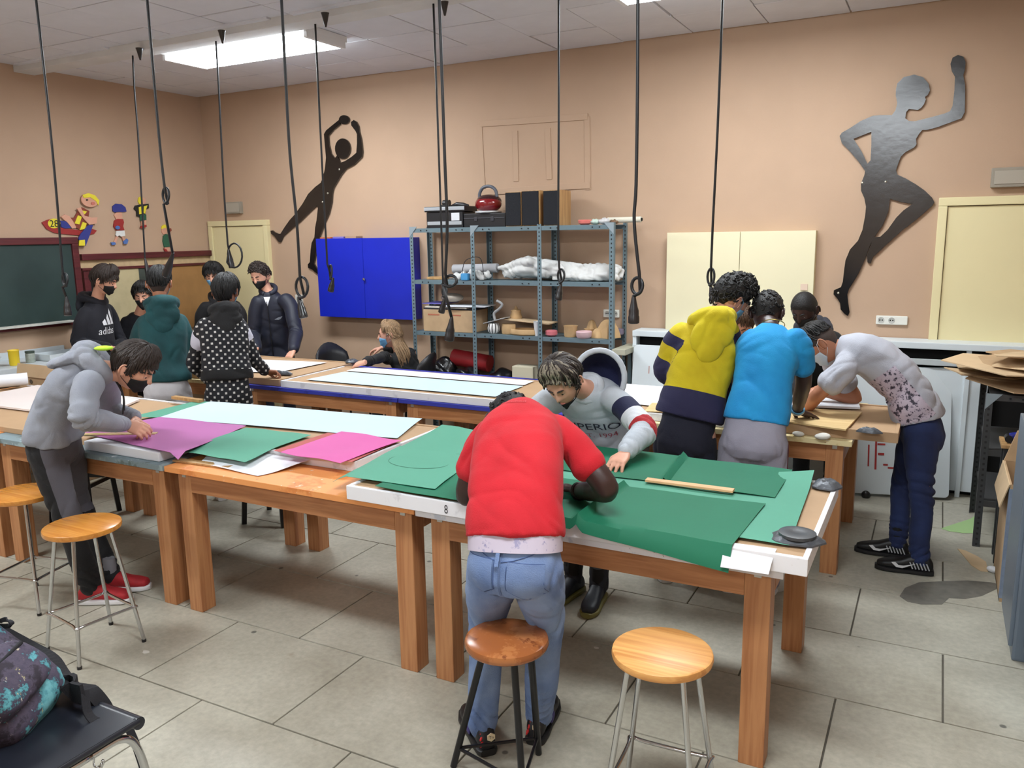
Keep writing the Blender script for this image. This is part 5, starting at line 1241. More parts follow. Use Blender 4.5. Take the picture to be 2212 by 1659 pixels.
def limb(mb, pts, rad, n=14, sub=5, squash=1.0):
    """tapered tube with rounded ends through joint points"""
    path = catmull(pts, sub); K = len(path); R = []
    m = len(pts) - 1
    for i in range(K):
        t = i / (K - 1) * m; a = min(int(t), m - 1); f = t - a; f = f * f * (3 - 2 * f)
        R.append(rad[a] * (1 - f) + rad[a + 1] * f)
    d0 = (path[0] - path[1]).normalized(); d1 = (path[-1] - path[-2]).normalized()
    path = [path[0] + d0 * R[0] * .8, path[0] + d0 * R[0] * .45] + path + [path[-1] + d1 * R[-1] * .45, path[-1] + d1 * R[-1] * .8]
    R = [R[0] * .35, R[0] * .85] + R + [R[-1] * .85, R[-1] * .35]
    mb.tube(path, R, n)

def folds(V, Nn, spots, seed, base=.0022):
    """cloth relief: soft unevenness plus creases fanning out near joints (centre, axis, amp, radius, wavelength)"""
    r = np.random.default_rng(seed); d = np.zeros(len(V))
    W = V + .035 * np.sin(V[:, [1, 2, 0]] * 11 + r.uniform(0, 6, 3)) + .018 * np.sin(V[:, [2, 0, 1]] * 27 + r.uniform(0, 6, 3))
    for k in range(7):
        kv = r.normal(0, 1, 3); kv *= r.uniform(10, 34) / np.linalg.norm(kv); d += base * np.sin(W @ kv + r.uniform(0, 6.28)) * .7
    for c, ax, amp, rad, lam in spots:
        for half in range(2):
            q = W - np.array(c); a = np.array(ax, float); a = a / (np.linalg.norm(a) + 1e-9) + r.normal(0, .38, 3); a /= np.linalg.norm(a)
            g = np.exp(-((V - np.array(c)) ** 2).sum(1) / rad ** 2); kv = r.normal(0, 1, 3) * 13
            mask = np.clip(.5 + .9 * np.sin(W @ kv + r.uniform(0, 6)), 0, 1)
            rd = np.abs(np.sin(np.pi * (q @ a) / (lam * r.uniform(1.1, 1.7)) + .9 * np.sin(W @ (kv[[1, 2, 0]] * .8)) + r.uniform(0, 6)))
            d += 1.65 * amp * g * mask * (.38 * rd - .95 * (1 - rd) ** 2.5)
    return V + Nn * d[:, None]

# ---- head ---------------------------------------------------------------
HA, HB, HC = .0735, .093, .113
def headS(phi, lat, plain=False):
    cl, sl = math.cos(lat), math.sin(lat)
    x, y, z = HA * cl * math.sin(phi), HB * cl * math.cos(phi), HC * sl
    low = max(0.0, -sl); fr = max(0.0, math.cos(phi)); bk = max(0.0, -math.cos(phi))
    x *= 1 - .27 * low ** 1.4 + .03 * max(0, sl)
    y *= 1 - .34 * bk * low + .06 * bk * max(0, sl)
    y += .016 * fr * low ** 2 - .004 * fr ** 6
    ap = abs(phi)
    g = lambda a, b_: math.exp(-(a * a)) * math.exp(-(b_ * b_))
    if not plain:
        y += .024 * g(phi / .15, (lat + .24) / .13) + .012 * g(phi / .11, (lat + .03) / .18)
    y += -.008 * g((ap - .38) / .16, (lat - .0) / .11) + .005 * g((ap - .34) / .26, (lat - .19) / .08)
    y += .005 * g(phi / .24, (lat + .60) / .06) + .004 * g(phi / .2, (lat + .72) / .05) + .007 * g(phi / .28, (lat + 1.0) / .16)
    return Vector((x, y, z))

class Head:
    def __init__(s, c, face, up, k=1.0):
        f = Vector(face).normalized(); u = Vector(up); u = (u - f * u.dot(f)).normalized(); r = f.cross(u)
        s.c = Vector(c); s.R = Matrix((r, f, u)).transposed(); s.k = k
    def w(s, p): return s.c + s.R @ (Vector(p) * s.k)
    def S(s, phi, lat, off=0.0, plain=False):
        p = headS(phi, lat, plain)
        if off: p = p + Vector((math.cos(lat) * math.sin(phi), math.cos(lat) * math.cos(phi), math.sin(lat))) * off
        return s.w(p)

def head_mesh(mb, H, eyes=True, smats=(0, 1, 2, 3)):
    nu, nv = 52, 34; vs = []; fs = []
    for j in range(1, nv):
        la = -math.pi / 2 + math.pi * j / nv
        for i in range(nu): vs.append(H.S(-math.pi + 2 * math.pi * i / nu, la))
    b = len(vs); vs += [H.S(0, -math.pi / 2), H.S(0, math.pi / 2)]
    for j in range(nv - 2):
        for i in range(nu):
            k = (i + 1) % nu; fs.append((j * nu + i, j * nu + k, (j + 1) * nu + k, (j + 1) * nu + i))
    for i in range(nu):
        k = (i + 1) % nu; fs.append((b, k, i)); fs.append((b + 1, (nv - 2) * nu + i, (nv - 2) * nu + k))
    mb.cur = smats[0]; mb.add(vs, fs)
    for s in (-1, 1):   # ears
        c = H.S(s * 1.66, -.10, .004); Rr = H.R @ Matrix.Rotation(s * .38, 3, 'Z') @ Matrix.Rotation(.15, 3, 'X')
        mb.ball(c, (.010 * H.k, .019 * H.k, .030 * H.k), Rr, 12, 8)
        mb.tube([c + Rr @ Vector((s * .006, .020 * math.cos(t) - .001, .032 * math.sin(t))) * H.k for t in [-.9 + 4.6 * q / 12 for q in range(13)]], .0042 * H.k, 6)
        if eyes:
            mb.cur = smats[1]; e = H.S(s * .37, .0, -.0075); mb.ball(e, .0125 * H.k, None, 12, 8)
            mb.cur = smats[2]; mb.ball(e + H.R @ Vector((0, .0098, -.003)) * H.k, .0058 * H.k, None, 10, 6)
            mb.cur = smats[0]; mb.ball(e + H.R @ Vector((0, .001, .0035)) * H.k, (.0142 * H.k, .0135 * H.k, .0105 * H.k), H.R, 12, 8)
            mb.cur = smats[3]; mb.tube([H.S(s * q, .17 + .05 * math.sin((q - .12) * 5), .0035) for q in (.14, .25, .36, .47, .58)], [.003 * H.k, .0048 * H.k, .0045 * H.k, .0038 * H.k, .0015 * H.k], 6)
        mb.cur = smats[0]
    if eyes:   # lips
        mb.cur = smats[4] if len(smats) > 4 else smats[0]
        mb.tube([H.S(q, -.605 - .03 * abs(q), .0015) for q in (-.24, -.12, 0, .12, .24)], [.001, .0042 * H.k, .0045 * H.k, .0042 * H.k, .001], 6)
        mb.tube([H.S(q, -.68 + .08 * abs(q), .0015) for q in (-.22, -.11, 0, .11, .22)], [.001, .0045 * H.k, .0055 * H.k, .0045 * H.k, .001], 6)
        mb.cur = smats[0]

def lat_default(front=.62, side=.10, back=-.62):
    def f(phi):
        a = abs(phi)
        if a < .55: return front - .05 * (a / .55)
        if a < 1.25: return (front - .05) + (side - front + .05) * smooth01((a - .55) / .7)
        if a < 1.45: return side - .28 * smooth01((a - 1.25) / .2)
        if a < 1.85: return side - .28 + .33 * smooth01((a - 1.45) / .2) if a < 1.65 else side + .05 - .2 * smooth01((a - 1.65) / .2)
        return (side - .15) + (back - side + .15) * smooth01((a - 1.85) / .7)
    return f

def hair(H, m, parent, style='short', th=.016, front=.62, side=.10, back=-.62, n=240, seed=1, curl=.011, fringe=0.0, part=0.0, m2=None, tip=None):
    r = random.Random(seed); mb = MB(); L0 = lat_default(front, side, back); nu, nv = 64, 16; vs = []; fs = []
    ph = [r.uniform(0, 6.28) for _ in range(4)]
    def thick(phi, s):
        t = th * (smooth01(s * 3.2) * .85 + .15)
        if style == 'short': t *= 1 + .35 * max(0, math.cos(phi)) * smooth01(s * 1.5)
        return t
    for i in range(nu):
        phi = -math.pi + 2 * math.pi * i / nu; l0 = L0(phi)
        for j in range(nv):
            s = j / (nv - 1); la = l0 + (math.pi / 2 - l0) * s * .995
            q = thick(phi, s) * (1 + .16 * math.sin(9 * phi + ph[0]) * math.sin(7 * la + ph[1])) if style != 'buzz' else th * (.3 + .7 * smooth01(s * 4))
            vs.append(H.S(phi, la, max(.0015, q) if j else .0005, True))
    for i in range(nu):
        k = (i + 1) % nu
        for j in range(nv - 1): fs.append((i * nv + j, k * nv + j, k * nv + j + 1, i * nv + j + 1))
    mb.add(vs, fs)
    if style != 'buzz':
        for q in range(int(n * 1.6) if style == 'short' else n):
            phi = r.uniform(-math.pi, math.pi); mb.cur = 1 if (m2 and r.random() < (.55 if abs(phi) < 1.0 else .10)) else 0; l0 = L0(phi); s0 = r.random() ** .7
            la = l0 + (1.5 - l0) * s0
            if style == 'curly':
                c0 = H.S(phi, la, th * .75, True); nrm = (c0 - H.c).normalized(); u, v = frame(nrm, Vector((r.uniform(-1, 1), r.uniform(-1, 1), r.uniform(-1, 1))).normalized())
                cr = curl * r.uniform(.6, 1.2); ang = r.uniform(0, 6.28); hgt = r.uniform(.4, 1.5) * curl
                pts = [c0 + (u * math.cos(ang + t * 5.2) + v * math.sin(ang + t * 5.2)) * cr * (1 - .3 * t) + nrm * hgt * t * (1.2 if math.cos(phi) > 0 else .8) for t in [k / 7 for k in range(8)]]
                mb.tube(pts, [.0045 * w_ for w_ in (.8, 1, 1, 1, .95, .8, .6, .3)], 5)
            else:
                ln = r.uniform(.35, .75); dphi = r.uniform(-.25, .25) + part * .3; pts = []
                for k in range(6):
                    t = k / 5; s = max(-.02 - fringe * (abs(phi) < .9) * t, s0 - ln * t); lk = l0 + (1.5 - l0) * s
                    pts.append(H.S(phi + dphi * t, lk, thick(phi, max(s, .1)) * (1.0 + .15 * math.sin(t * 3.1)) + .0015 + r.uniform(-.001, .002) + (.008 * t if fringe and abs(phi) < .9 else 0), True))
                mb.tube(pts, [.0048 * w_ for w_ in (.5, .95, 1, .9, .65, .15)], 4)
    mats = [m] + ([m2] if m2 else [])
    return mb.obj('hair', mats, parent, smooth=True, recalc=True)

def face_mask(H, m, parent, drop=0.0, strap=True, name='face_mask', strap_m=None):
    mb = MB(); vs = []; nu, nv = 22, 12; fs = []
    for i in range(nu + 1):
        phi = -1.2 + 2.4 * i / nu; e = abs(phi) / 1.2
        top = -.10 - .16 * e - drop; bot = -1.12 + .42 * e ** 1.5 - drop * .4
        for j in range(nv + 1):
            v = j / nv; la = bot + (top - bot) * v
            off = .006 + .013 * math.exp(-(phi / .34) ** 2) * math.sin(math.pi * min(1, v * .9 + .1)) + .002 * math.sin(v * 18) * (1 - e)
            vs.append(H.S(phi, la, off, True))
    for i in range(nu):
        for j in range(nv): fs.append((i * (nv + 1) + j, (i + 1) * (nv + 1) + j, (i + 1) * (nv + 1) + j + 1, i * (nv + 1) + j + 1))
    mb.add(vs, fs); o = mb.obj(name, m, parent, smooth=True)
    so = o.modifiers.new('thickness', 'SOLIDIFY'); so.thickness = .002; so.offset = -1
    if strap:
        for s in (-1, 1):
            MB().tube([H.S(s * 1.18, -.28 - drop, .006, True), H.S(s * 1.42, .06, .012, True), H.S(s * 1.72, .17, .014, True), H.S(s * 1.84, -.1, .013, True), H.S(s * 1.62, -.42, .010, True), H.S(s * 1.18, -.66 - drop * .5, .006, True)], .0016, 5).obj('ear_loop', strap_m or m, o, smooth=True)
    return o

def hand(mb, wrist, d, palm, right, curl=.5, spread=.12, k=1.0, fist=False, fine=True):
    """five fingered hand; d towards the fingers, palm = outward palm normal"""
    d = Vector(d).normalized(); p = Vector(palm); p = (p - d * p.dot(d)).normalized()
    th = (d.cross(p) if right else p.cross(d)).normalized()
    w = Vector(wrist); h = MB()
    h.rings([ell_ring(w - d * .02 * k, th, p, .024 * k, .019 * k, 12), ell_ring(w + d * .005 * k, th, p, .026 * k, .018 * k, 12), ell_ring(w + d * .04 * k, th, p, .038 * k, .016 * k, 12, 2.8), ell_ring(w + d * .078 * k, th, p, .040 * k, .0135 * k, 12, 3), ell_ring(w + d * .090 * k, th, p, .037 * k, .010 * k, 12, 3)])
    for i, (o, ln) in enumerate(((.030, .070), (.0105, .079), (-.010, .073), (-.029, .057))):
        b = w + d * (.083 - .006 * (i == 3)) * k + th * o * k; ang = spread * (1.2 - i * .8); dd = (d * math.cos(ang) + th * math.sin(ang)).normalized()
        pts = [b - dd * .012 * k, b]; c = (curl if not hasattr(curl, '__len__') else curl[i]); a = c * .55
        for q, fr in enumerate((.44, .31, .25)):
            v = dd * math.cos(a) + p * math.sin(a); pts.append(pts[-1] + v * ln * fr * k); a += c * (.9 if q == 0 else .7)
        h.tube(pts, [.0095 * k, .0095 * k, .0088 * k, .0080 * k, .0058 * k], 8)
        h.ball(pts[-1], .0062 * k, None, 8, 6)
    b = w + d * .022 * k + th * .026 * k + p * .004 * k; c = .5 if not fist else 1.0
    v1 = (d * .62 + th * .72 + p * .28).normalized(); v2 = (d * .86 + th * (.32 - .3 * c) + p * (.34 + .3 * c)).normalized()
    pts = [b - v1 * .012 * k, b + v1 * .030 * k, b + v1 * .030 * k + v2 * .030 * k, b + v1 * .030 * k + v2 * .054 * k]
    h.tube(pts, [.0135 * k, .0120 * k, .0098 * k, .0070 * k], 8); h.ball(pts[-1], .0072 * k, None, 8, 6)
    V, F, _ = remesh(h, (.0042 if fine else .006) * k, 2, .45)
    n0 = len(mb.v); mb.add([tuple(q) for q in V], F)

def fabric(name, rgb, rgb2=None, rough=.85, bump=.22, bscale=220, arm=None, hem=None, extra=None, pattern=None):
    """cloth; arm = [(t, rgb)...] bands along the sleeve, hem = (t, rgb) band at the bottom"""
    if name in MATS: return MATS[name]
    m = mat(name, rgb, rough, var=.08, vscale=7, rgb2=rgb2, bump=bump, bscale=bscale, sheen=.04)
    nt = m.node_tree; N = nt.nodes; L = nt.links; b = N['Principled BSDF']
    cur = b.inputs['Base Color'].links[0].from_socket
    def band(attr, lo, hi, col, gate=None):
        nonlocal cur
        a = N.new('ShaderNodeAttribute'); a.attribute_name = attr
        g1 = N.new('ShaderNodeMath'); g1.operation = 'GREATER_THAN'; g1.inputs[1].default_value = lo; L.new(a.outputs['Fac'], g1.inputs[0])
        g2 = N.new('ShaderNodeMath'); g2.operation = 'LESS_THAN'; g2.inputs[1].default_value = hi; L.new(a.outputs['Fac'], g2.inputs[0])
        mu = N.new('ShaderNodeMath'); mu.operation = 'MULTIPLY'; L.new(g1.outputs[0], mu.inputs[0]); L.new(g2.outputs[0], mu.inputs[1]); out = mu.outputs[0]
        if gate:
            a2 = N.new('ShaderNodeAttribute'); a2.attribute_name = gate[0]; g3 = N.new('ShaderNodeMath'); g3.operation = 'LESS_THAN'; g3.inputs[1].default_value = gate[1]; L.new(a2.outputs['Fac'], g3.inputs[0])
            mu2 = N.new('ShaderNodeMath'); mu2.operation = 'MULTIPLY'; L.new(out, mu2.inputs[0]); L.new(g3.outputs[0], mu2.inputs[1]); out = mu2.outputs[0]
        mx = N.new('ShaderNodeMixRGB'); mx.inputs['Color2'].default_value = (*lin(col), 1); L.new(out, mx.inputs['Fac']); L.new(cur, mx.inputs['Color1']); cur = mx.outputs[0]
    if pattern == 'check':
        tc = [q for q in N if q.type == 'TEX_COORD'][0]
        a = N.new('ShaderNodeAttribute'); a.attribute_name = 'pu'; a2 = N.new('ShaderNodeAttribute'); a2.attribute_name = 'pv'
        def cell(at, off):
            q = N.new('ShaderNodeMath'); q.operation = 'ADD'; q.inputs[1].default_value = off; L.new(at, q.inputs[0])
            q2 = N.new('ShaderNodeMath'); q2.operation = 'FRACT'; L.new(q.outputs[0], q2.inputs[0])
            q3 = N.new('ShaderNodeMath'); q3.operation = 'SUBTRACT'; q3.inputs[1].default_value = .5; L.new(q2.outputs[0], q3.inputs[0])
            q4 = N.new('ShaderNodeMath'); q4.operation = 'ABSOLUTE'; L.new(q3.outputs[0], q4.inputs[0]); return q4.outputs[0]
        outs = []
        for off in (0.0, .5):
            mxm = N.new('ShaderNodeMath'); mxm.operation = 'MAXIMUM'; L.new(cell(a.outputs['Fac'], off), mxm.inputs[0]); L.new(cell(a2.outputs['Fac'], off), mxm.inputs[1])
            lt = N.new('ShaderNodeMath'); lt.operation = 'LESS_THAN'; lt.inputs[1].default_value = .135; L.new(mxm.outputs[0], lt.inputs[0]); outs.append(lt.outputs[0])
        ad = N.new('ShaderNodeMath'); ad.operation = 'MAXIMUM'; L.new(outs[0], ad.inputs[0]); L.new(outs[1], ad.inputs[1])
        mx = N.new('ShaderNodeMixRGB'); mx.inputs['Color2'].default_value = (*lin((196, 194, 190)), 1); L.new(ad.outputs[0], mx.inputs['Fac']); L.new(cur, mx.inputs['Color1']); cur = mx.outputs[0]
    for (lo, hi, col) in (arm or []): band('armt', lo, hi, col)
    if hem: band('spt', -9, hem[0], hem[1], ('armt', .12))
    for (attr, lo, hi, col, gate) in (extra or []): band(attr, lo, hi, col, gate)
    L.new(cur, b.inputs['Base Color'])
    return m

SKIN = dict(light=mat('light_skin', (214, 160, 136), 0.5, var=.05, vscale=18, spec=.35, bump=.04, bscale=150), tan=mat('tan_skin', (176, 120, 92), 0.5, var=.06, vscale=18, spec=.35), olive=mat('olive_skin', (150, 100, 76), 0.5, var=.06, vscale=18, spec=.35), dark=mat('dark_skin', (58, 38, 34), 0.42, var=.10, vscale=16, spec=.45, bump=.04, bscale=150))
m_eye = mat('eye_white', (225, 220, 214), 0.2); m_iris = mat('dark_iris', (38, 26, 20), 0.15)
LIPS = dict(light=mat('lips_light', (190, 116, 104), 0.45), tan=mat('lips_tan', (150, 90, 76), 0.45), olive=mat('lips_olive', (124, 74, 62), 0.45), dark=mat('lips_dark', (70, 42, 40), 0.4))
HAIR = dict(black=mat('black_hair', (16, 14, 14), 0.62, var=.4, vscale=60, bump=.4, bscale=160), brown=mat('dark_brown_hair', (46, 34, 28), 0.62, var=.35, vscale=60, bump=.4, bscale=160), mid=mat('brown_hair', (84, 62, 46), 0.62, var=.35, vscale=50, bump=.4, bscale=160), blond=mat('dark_blond_hair', (150, 120, 88), 0.62, var=.35, vscale=40, bump=.4, bscale=160), ash=mat('ash_blond_hair', (150, 140, 122), 0.62, var=.4, vscale=50, bump=.4, bscale=160), fade=mat('faded_stubble', (58, 44, 38), 0.7, var=.3, vscale=120))

def stand(J, spread=.10, toe=None, dy=0.0, hipw=.088):
    """straight legs under the pelvis for people whose legs the tables hide"""
    hr = J['hr']; f = Vector((0, 0, 1)).cross(hr).normalized(); p = J['pel']
    for s, k in ((-1, 'L'), (1, 'R')):
        h = p + hr * s * hipw
        J.setdefault('k' + k, Vector((h.x + hr.x * s * .01, h.y + hr.y * s * .01, .43)) + f * .03 + f * dy * .5)
        J.setdefault('a' + k, Vector((h.x, h.y, .085)) + hr * s * .012 + f * dy)
        J.setdefault('t' + k, (f + hr * s * .18).normalized())
    return J

class Person:
    def __init__(s, label, J, skin='light', vox=.0105, group=None, scale=1.0, seed=1, bare='hands', neckr=.050):
        s.J = J; s.skin = skin; s.vox = vox; s.seed = seed; s.sc = scale
        g = (J['aL'] + J['aR']) / 2
        s.e = thing('person', label, 'person', (g.x, g.y, 0), group)
        J.setdefault('hr', (J['sR'] - J['sL']).normalized())
        s.sr = (J['sR'] - J['sL']).normalized()
        up = (J['nk'] - J['pel']).normalized()
        s.fw = up.cross(s.sr).normalized()
        s.mid = J.get('mid', (J['pel'] + J['nk']) / 2 - s.fw * .015)
        s.H = Head(J['hd'], J['face'], J.get('hup', J['hd'] - J['nk']), J.get('hk', 1.0))
        s.bare = bare; s.neckr = neckr
    def sp(s, t):
        p0, p2 = s.J['pel'], s.J['nk']; c = 2 * s.mid - .5 * (p0 + p2)
        return p0 * (1 - t) ** 2 + c * 2 * t * (1 - t) + p2 * t * t
    def spd(s, t): return (s.sp(t + .02) - s.sp(t - .02)).normalized()
    def ring(s, t, hw, hd, n=22, p=2.4):
        u = (s.J['hr'] * (1 - max(0, min(1, t))) + s.sr * max(0, min(1, t))).normalized(); d = s.spd(max(-.2, min(1.1, t))); u = (u - d * u.dot(d)).normalized()
        return ell_ring(s.sp(t), u, d.cross(u), hw * s.sc, hd * s.sc, n, p)
    def hips(s, k):
        return s.J['pel'] + s.J['hr'] * (-1 if k == 'L' else 1) * .078 * s.sc - Vector((0, 0, .02))
    # ---- continuous body
    def body(s, arms=True, eyes=True, hands=('L', 'R'), curl=.45, fist=(), spread=.12, hand_k=1.0, arm_r=(.050, .046, .040, .036, .026)):
        J = s.J; mb = MB(); sc = s.sc
        mb.rings([s.ring(t, hw * .86, hd * .84, 16) for t, hw, hd in ((-.12, .15, .10), (.1, .15, .10), (.4, .145, .095), (.7, .155, .10), (.88, .14, .085), (.96, .09, .07), (1.03, .058, .056))])
        hb = s.H.w((0, -.018, -.055)); limb(mb, [J['nk'] - s.spd(1) * .03, J['nk'] + (hb - J['nk']) * .5, hb], [s.neckr * 1.12 * sc, s.neckr * sc, s.neckr * .98 * sc], 14, 4)
        for k in 'LR':
            sh, el, wr = J['s' + k], J['e' + k], J['w' + k]
            r = arm_r
            limb(mb, [sh + (el - sh) * .10 + (J['nk'] - sh) * .12, sh + (el - sh) * .5, el, el + (wr - el) * .45, wr], [q * sc for q in (r[0] * .82, *r[1:])], 14, 4)
            h = s.hips(k); limb(mb, [h, (h + J['k' + k]) / 2, J['k' + k], J['a' + k]], [.075 * sc, .066 * sc, .05 * sc, .034 * sc], 12, 4)
            limb(mb, [J['a' + k] - Vector((0, 0, .03)), J['a' + k] + J['t' + k] * .07 - Vector((0, 0, .055))], [.028 * sc, .016 * sc], 8, 2)
        V, F, Nn = remesh(mb, .011, 3, .5)
        m2 = MB(); m2.add([tuple(v) for v in V], F)
        head_mesh(m2, s.H, eyes, (0, 1, 2, 3, 4)); m2.cur = 0
        for k in hands:
            d = J.get('hd' + k) or (J['w' + k] - J['e' + k]); pn = J.get('hn' + k) or Vector((0, 0, -1))
            c = curl[k] if isinstance(curl, dict) else curl
            hand(m2, J['w' + k], d, pn, k == 'R', 1.15 if k in fist else c, spread, hand_k * sc, k in fist)
        hm = s.hairm if hasattr(s, 'hairm') else HAIR['black']
        o = m2.obj('body', [SKIN[s.skin], m_eye, m_iris, hm, LIPS[s.skin]], s.e, smooth=True, recalc=False)
        s.bodyo = o; return o
    # ---- upper garment
    def top(s, m, name='shirt', sleeve='long', fit=1.0, hem=-.14, armr=None, sh_len=.58, fold=1.0, prof=None, dep=1.0, cuff=None, seed=None, pat=None, neck=1.0, vox=None):
        J = s.J; sc = s.sc; mb = MB()
        pr = prof or ((hem, .172, .120), (hem + .08, .170, .120), (.06, .162, .114), (.25, .152, .103), (.45, .154, .105), (.65, .162, .110), (.80, .160, .106), (.90, .136, .095), (.97, .098, .080), (1.035, .066 * neck, .063 * neck))
        if prof is None: pr = pr[:2] + tuple(q for q in pr[2:] if q[0] > hem + .13)
        mb.rings([s.ring(t, hw * fit, hd * fit * dep) for t, hw, hd in pr])
        spots = []
        for k in 'LR':
            sh, el, wr = J['s' + k], J['e' + k], J['w' + k]; ins = (J['nk'] - sh) * .22
            if sleeve == 'long':
                r = armr or (.064, .061, .057, .055, .050, .041)
                limb(mb, [sh + ins, sh + (el - sh) * .2, sh + (el - sh) * .6, el, el + (wr - el) * .5, el + (wr - el) * .93], [q * sc * fit ** .5 for q in r], 16, 4)
                spots += [(el, (wr - el) * .5 + (el - sh) * .5, .009 * fold, .075, .032), (el + (wr - el) * .8, wr - el, .006 * fold, .055, .022)]
            else:
                r = armr or (.062, .060, .062, .066)
                e2 = sh + (el - sh) * sh_len
                limb(mb, [sh + ins, sh + (el - sh) * .15, sh + (el - sh) * sh_len * .7, e2], [q * sc * fit ** .5 for q in r], 16, 4)
                spots += [(sh + (el - sh) * .35, (el - sh).cross(s.fw), .006 * fold, .09, .045)]
            spots += [(sh + (s.sp(.6) - sh) * .45, (sh - s.sp(.4)), .005 * fold, .08, .05)]
        spots += [(s.sp(.10), s.spd(.1) + s.sr * .25, .007 * fold, .19, .10), (s.sp(.38), s.spd(.3) + s.sr * .7, .006 * fold, .18, .13), (s.sp(.66), s.spd(.3) - s.sr * .6, .004 * fold, .16, .10)]
        V, F, Nn = remesh(mb, vox or s.vox, 4, .5)
        V = folds(V, Nn, spots, (seed or s.seed) + 3)
        # parameters for bands
        sd = np.array(s.sr); c = np.array(s.sp(.9)); side = (V - c) @ sd
        armt = np.full(len(V), -9.0)
        for k, sg in (('L', -1), ('R', 1)):
            sh, el, wr = (np.array(J[q + k]) for q in 'sew'); a = el - sh; la = np.linalg.norm(a); b = wr - el; lb = np.linalg.norm(b)
            t1 = (V - sh) @ a / la ** 2; d1 = np.linalg.norm(V - sh - np.clip(t1, 0, 1)[:, None] * a, axis=1)
            t2 = (V - el) @ b / lb ** 2; d2 = np.linalg.norm(V - el - np.clip(t2, 0, 1)[:, None] * b, axis=1)
            # compare with the trunk: distance to spine line scaled by the chest half width
            T = np.linspace(-.1, .92, 14); sp = np.array([s.sp(t) for t in T]); ds = np.min(np.linalg.norm(V[:, None] - sp[None], axis=2), axis=1)
            near = np.where(d1 < d2, d1, d2); t = np.where(d1 <= d2, np.minimum(t1, 1.0), 1 + np.clip(t2, 0, 1))
            ok = (side * sg > 0) & ((near < .10) & ((ds > .15 * sc) | (near < ds * .62)))
            t = np.where(ok, t, np.minimum(t1, 0) - .3)
            armt = np.where(side * sg > 0, t, armt)
        ax = np.array(s.J['nk'] - s.J['pel']); spt = (V - np.array(s.J['pel'])) @ ax / (ax @ ax)
        at = dict(armt=armt, spt=spt)
        if pat:
            at['pu'] = ((V - c) @ sd) / pat; at['pv'] = ((V - c) @ (ax / np.linalg.norm(ax))) / pat
        o = mesh_obj(name, V, F, m, s.e, at); s.topo = o; s.tV, s.tF = V, F
        return o
    def bvh(s): return BVHTree.FromPolygons([Vector(v) for v in s.tV], s.tF)
    # ---- trousers
    def trousers(s, m, name='trousers', fit=1.0, waist=.22, fold=1.0, lr=(.082, .080, .064, .056, .050), shorts=0.0, extra=None, pat=None, ank=.012):
        J = s.J; sc = s.sc; mb = MB()
        up = s.spd(.0); hr = J['hr']; pel = J['pel']; f = up.cross(hr)
        mb.rings([s.ring(t, hw * fit, hd * fit) for t, hw, hd in ((-.22, .110, .085), (-.14, .148, .108), (-.05, .152, .108), (min(.04, waist - .04), .144, .100), (waist, .138, .094))])
        spots = []
        for k in 'LR':
            h, kn, an = s.hips(k) - up * .02, J['k' + k], J['a' + k]; an = an + Vector((0, 0, ank - .035))
            limb(mb, [h, h + (kn - h) * .4, kn, kn + (an - kn) * .5, an], [q * sc * fit for q in lr], 16, 5)
            spots += [(kn - f * .03, kn - h, .009 * fold, .10, .04), (an + (kn - an) * .12, kn - an, .008 * fold, .09, .03), (h - up * .06, hr + up * .3, .006 * fold, .10, .045)]
        V, F, Nn = remesh(mb, s.vox, 4, .5); V = folds(V, Nn, spots, s.seed + 11)
        at = {}
        if pat: 
            c = np.array(pel); at['pu'] = ((V - c) @ np.array(hr)) / pat; at['pv'] = V[:, 2] / pat
        if extra: at.update(extra(s, V))
        o = mesh_obj(name, V, F, m, s.e, at); s.legV, s.legF = V, F
        return o
    def shoe(s, k, m, sole, L=.27, lace=None, name='shoe', hgt=1.0, sock=None):
        J = s.J; a = J['a' + k]; d = Vector((J['t' + k].x, J['t' + k].y, 0)).normalized(); u = d.cross(Vector((0, 0, 1))); sc = s.sc
        h0 = Vector((a.x, a.y, 0)) - d * .065 * sc
        mb = MB()
        prof = ((0, .026, .05, .058), (.02, .034, .085 * hgt, .05), (.07, .037, .098 * hgt, .05), (.115, .037, .085, .046), (.16, .041, .064, .034), (.205, .045, .054, .028), (.245, .038, .044, .022), (L - .006, .022, .032, .018))
        mb.rings([ell_ring(h0 + d * x * sc + Vector((0, 0, .022 + (hh - .012) / 2)) * sc, u, Vector((0, 0, 1)), w_ * sc, (hh - .012) / 2 * sc + .004, 16, 2.6) for x, w_, hh, _ in prof])
        V, F, Nn = remesh(mb, .0065, 3, .5)
        o = mesh_obj(name, V, F, m, s.e)
        MB().tube([a + Vector((0, 0, -.03)), a + Vector((0, 0, .03)), a + Vector((0, 0, .08))], [.036 * sc, .034 * sc, .030 * sc], 12).obj('sock', sock or MATS['black_mask_cloth'], o, smooth='auto')
        so = MB(); so.rings([ell_ring(h0 + d * x * sc + Vector((0, 0, .014)), u, Vector((0, 0, 1)), (w_ + .004) * sc, .0135, 16, 4) for x, w_, hh, _ in ((-.004, .024, 0, 0), (.01, .034, 0, 0), (.06, .040, 0, 0), (.12, .039, 0, 0), (.18, .045, 0, 0), (.225, .045, 0, 0), (L - .01, .030, 0, 0), (L + .003, .014, 0, 0))])
        so.obj('sole', sole, o, smooth='auto')
        if lace:
            for q in range(4):
                x = .10 + .026 * q; z = (.096 - .012 * q) * hgt
                MB().tube([h0 + d * x * sc + u * .022 + Vector((0, 0, z - .012)), h0 + d * (x + .004) * sc + Vector((0, 0, z)), h0 + d * (x + .008) * sc - u * .022 + Vector((0, 0, z - .012))], .0028, 5).obj('lace', lace, o, smooth=True)
        s.__dict__.setdefault('shoeo', {})[k] = (o, h0, d, u)
        return o
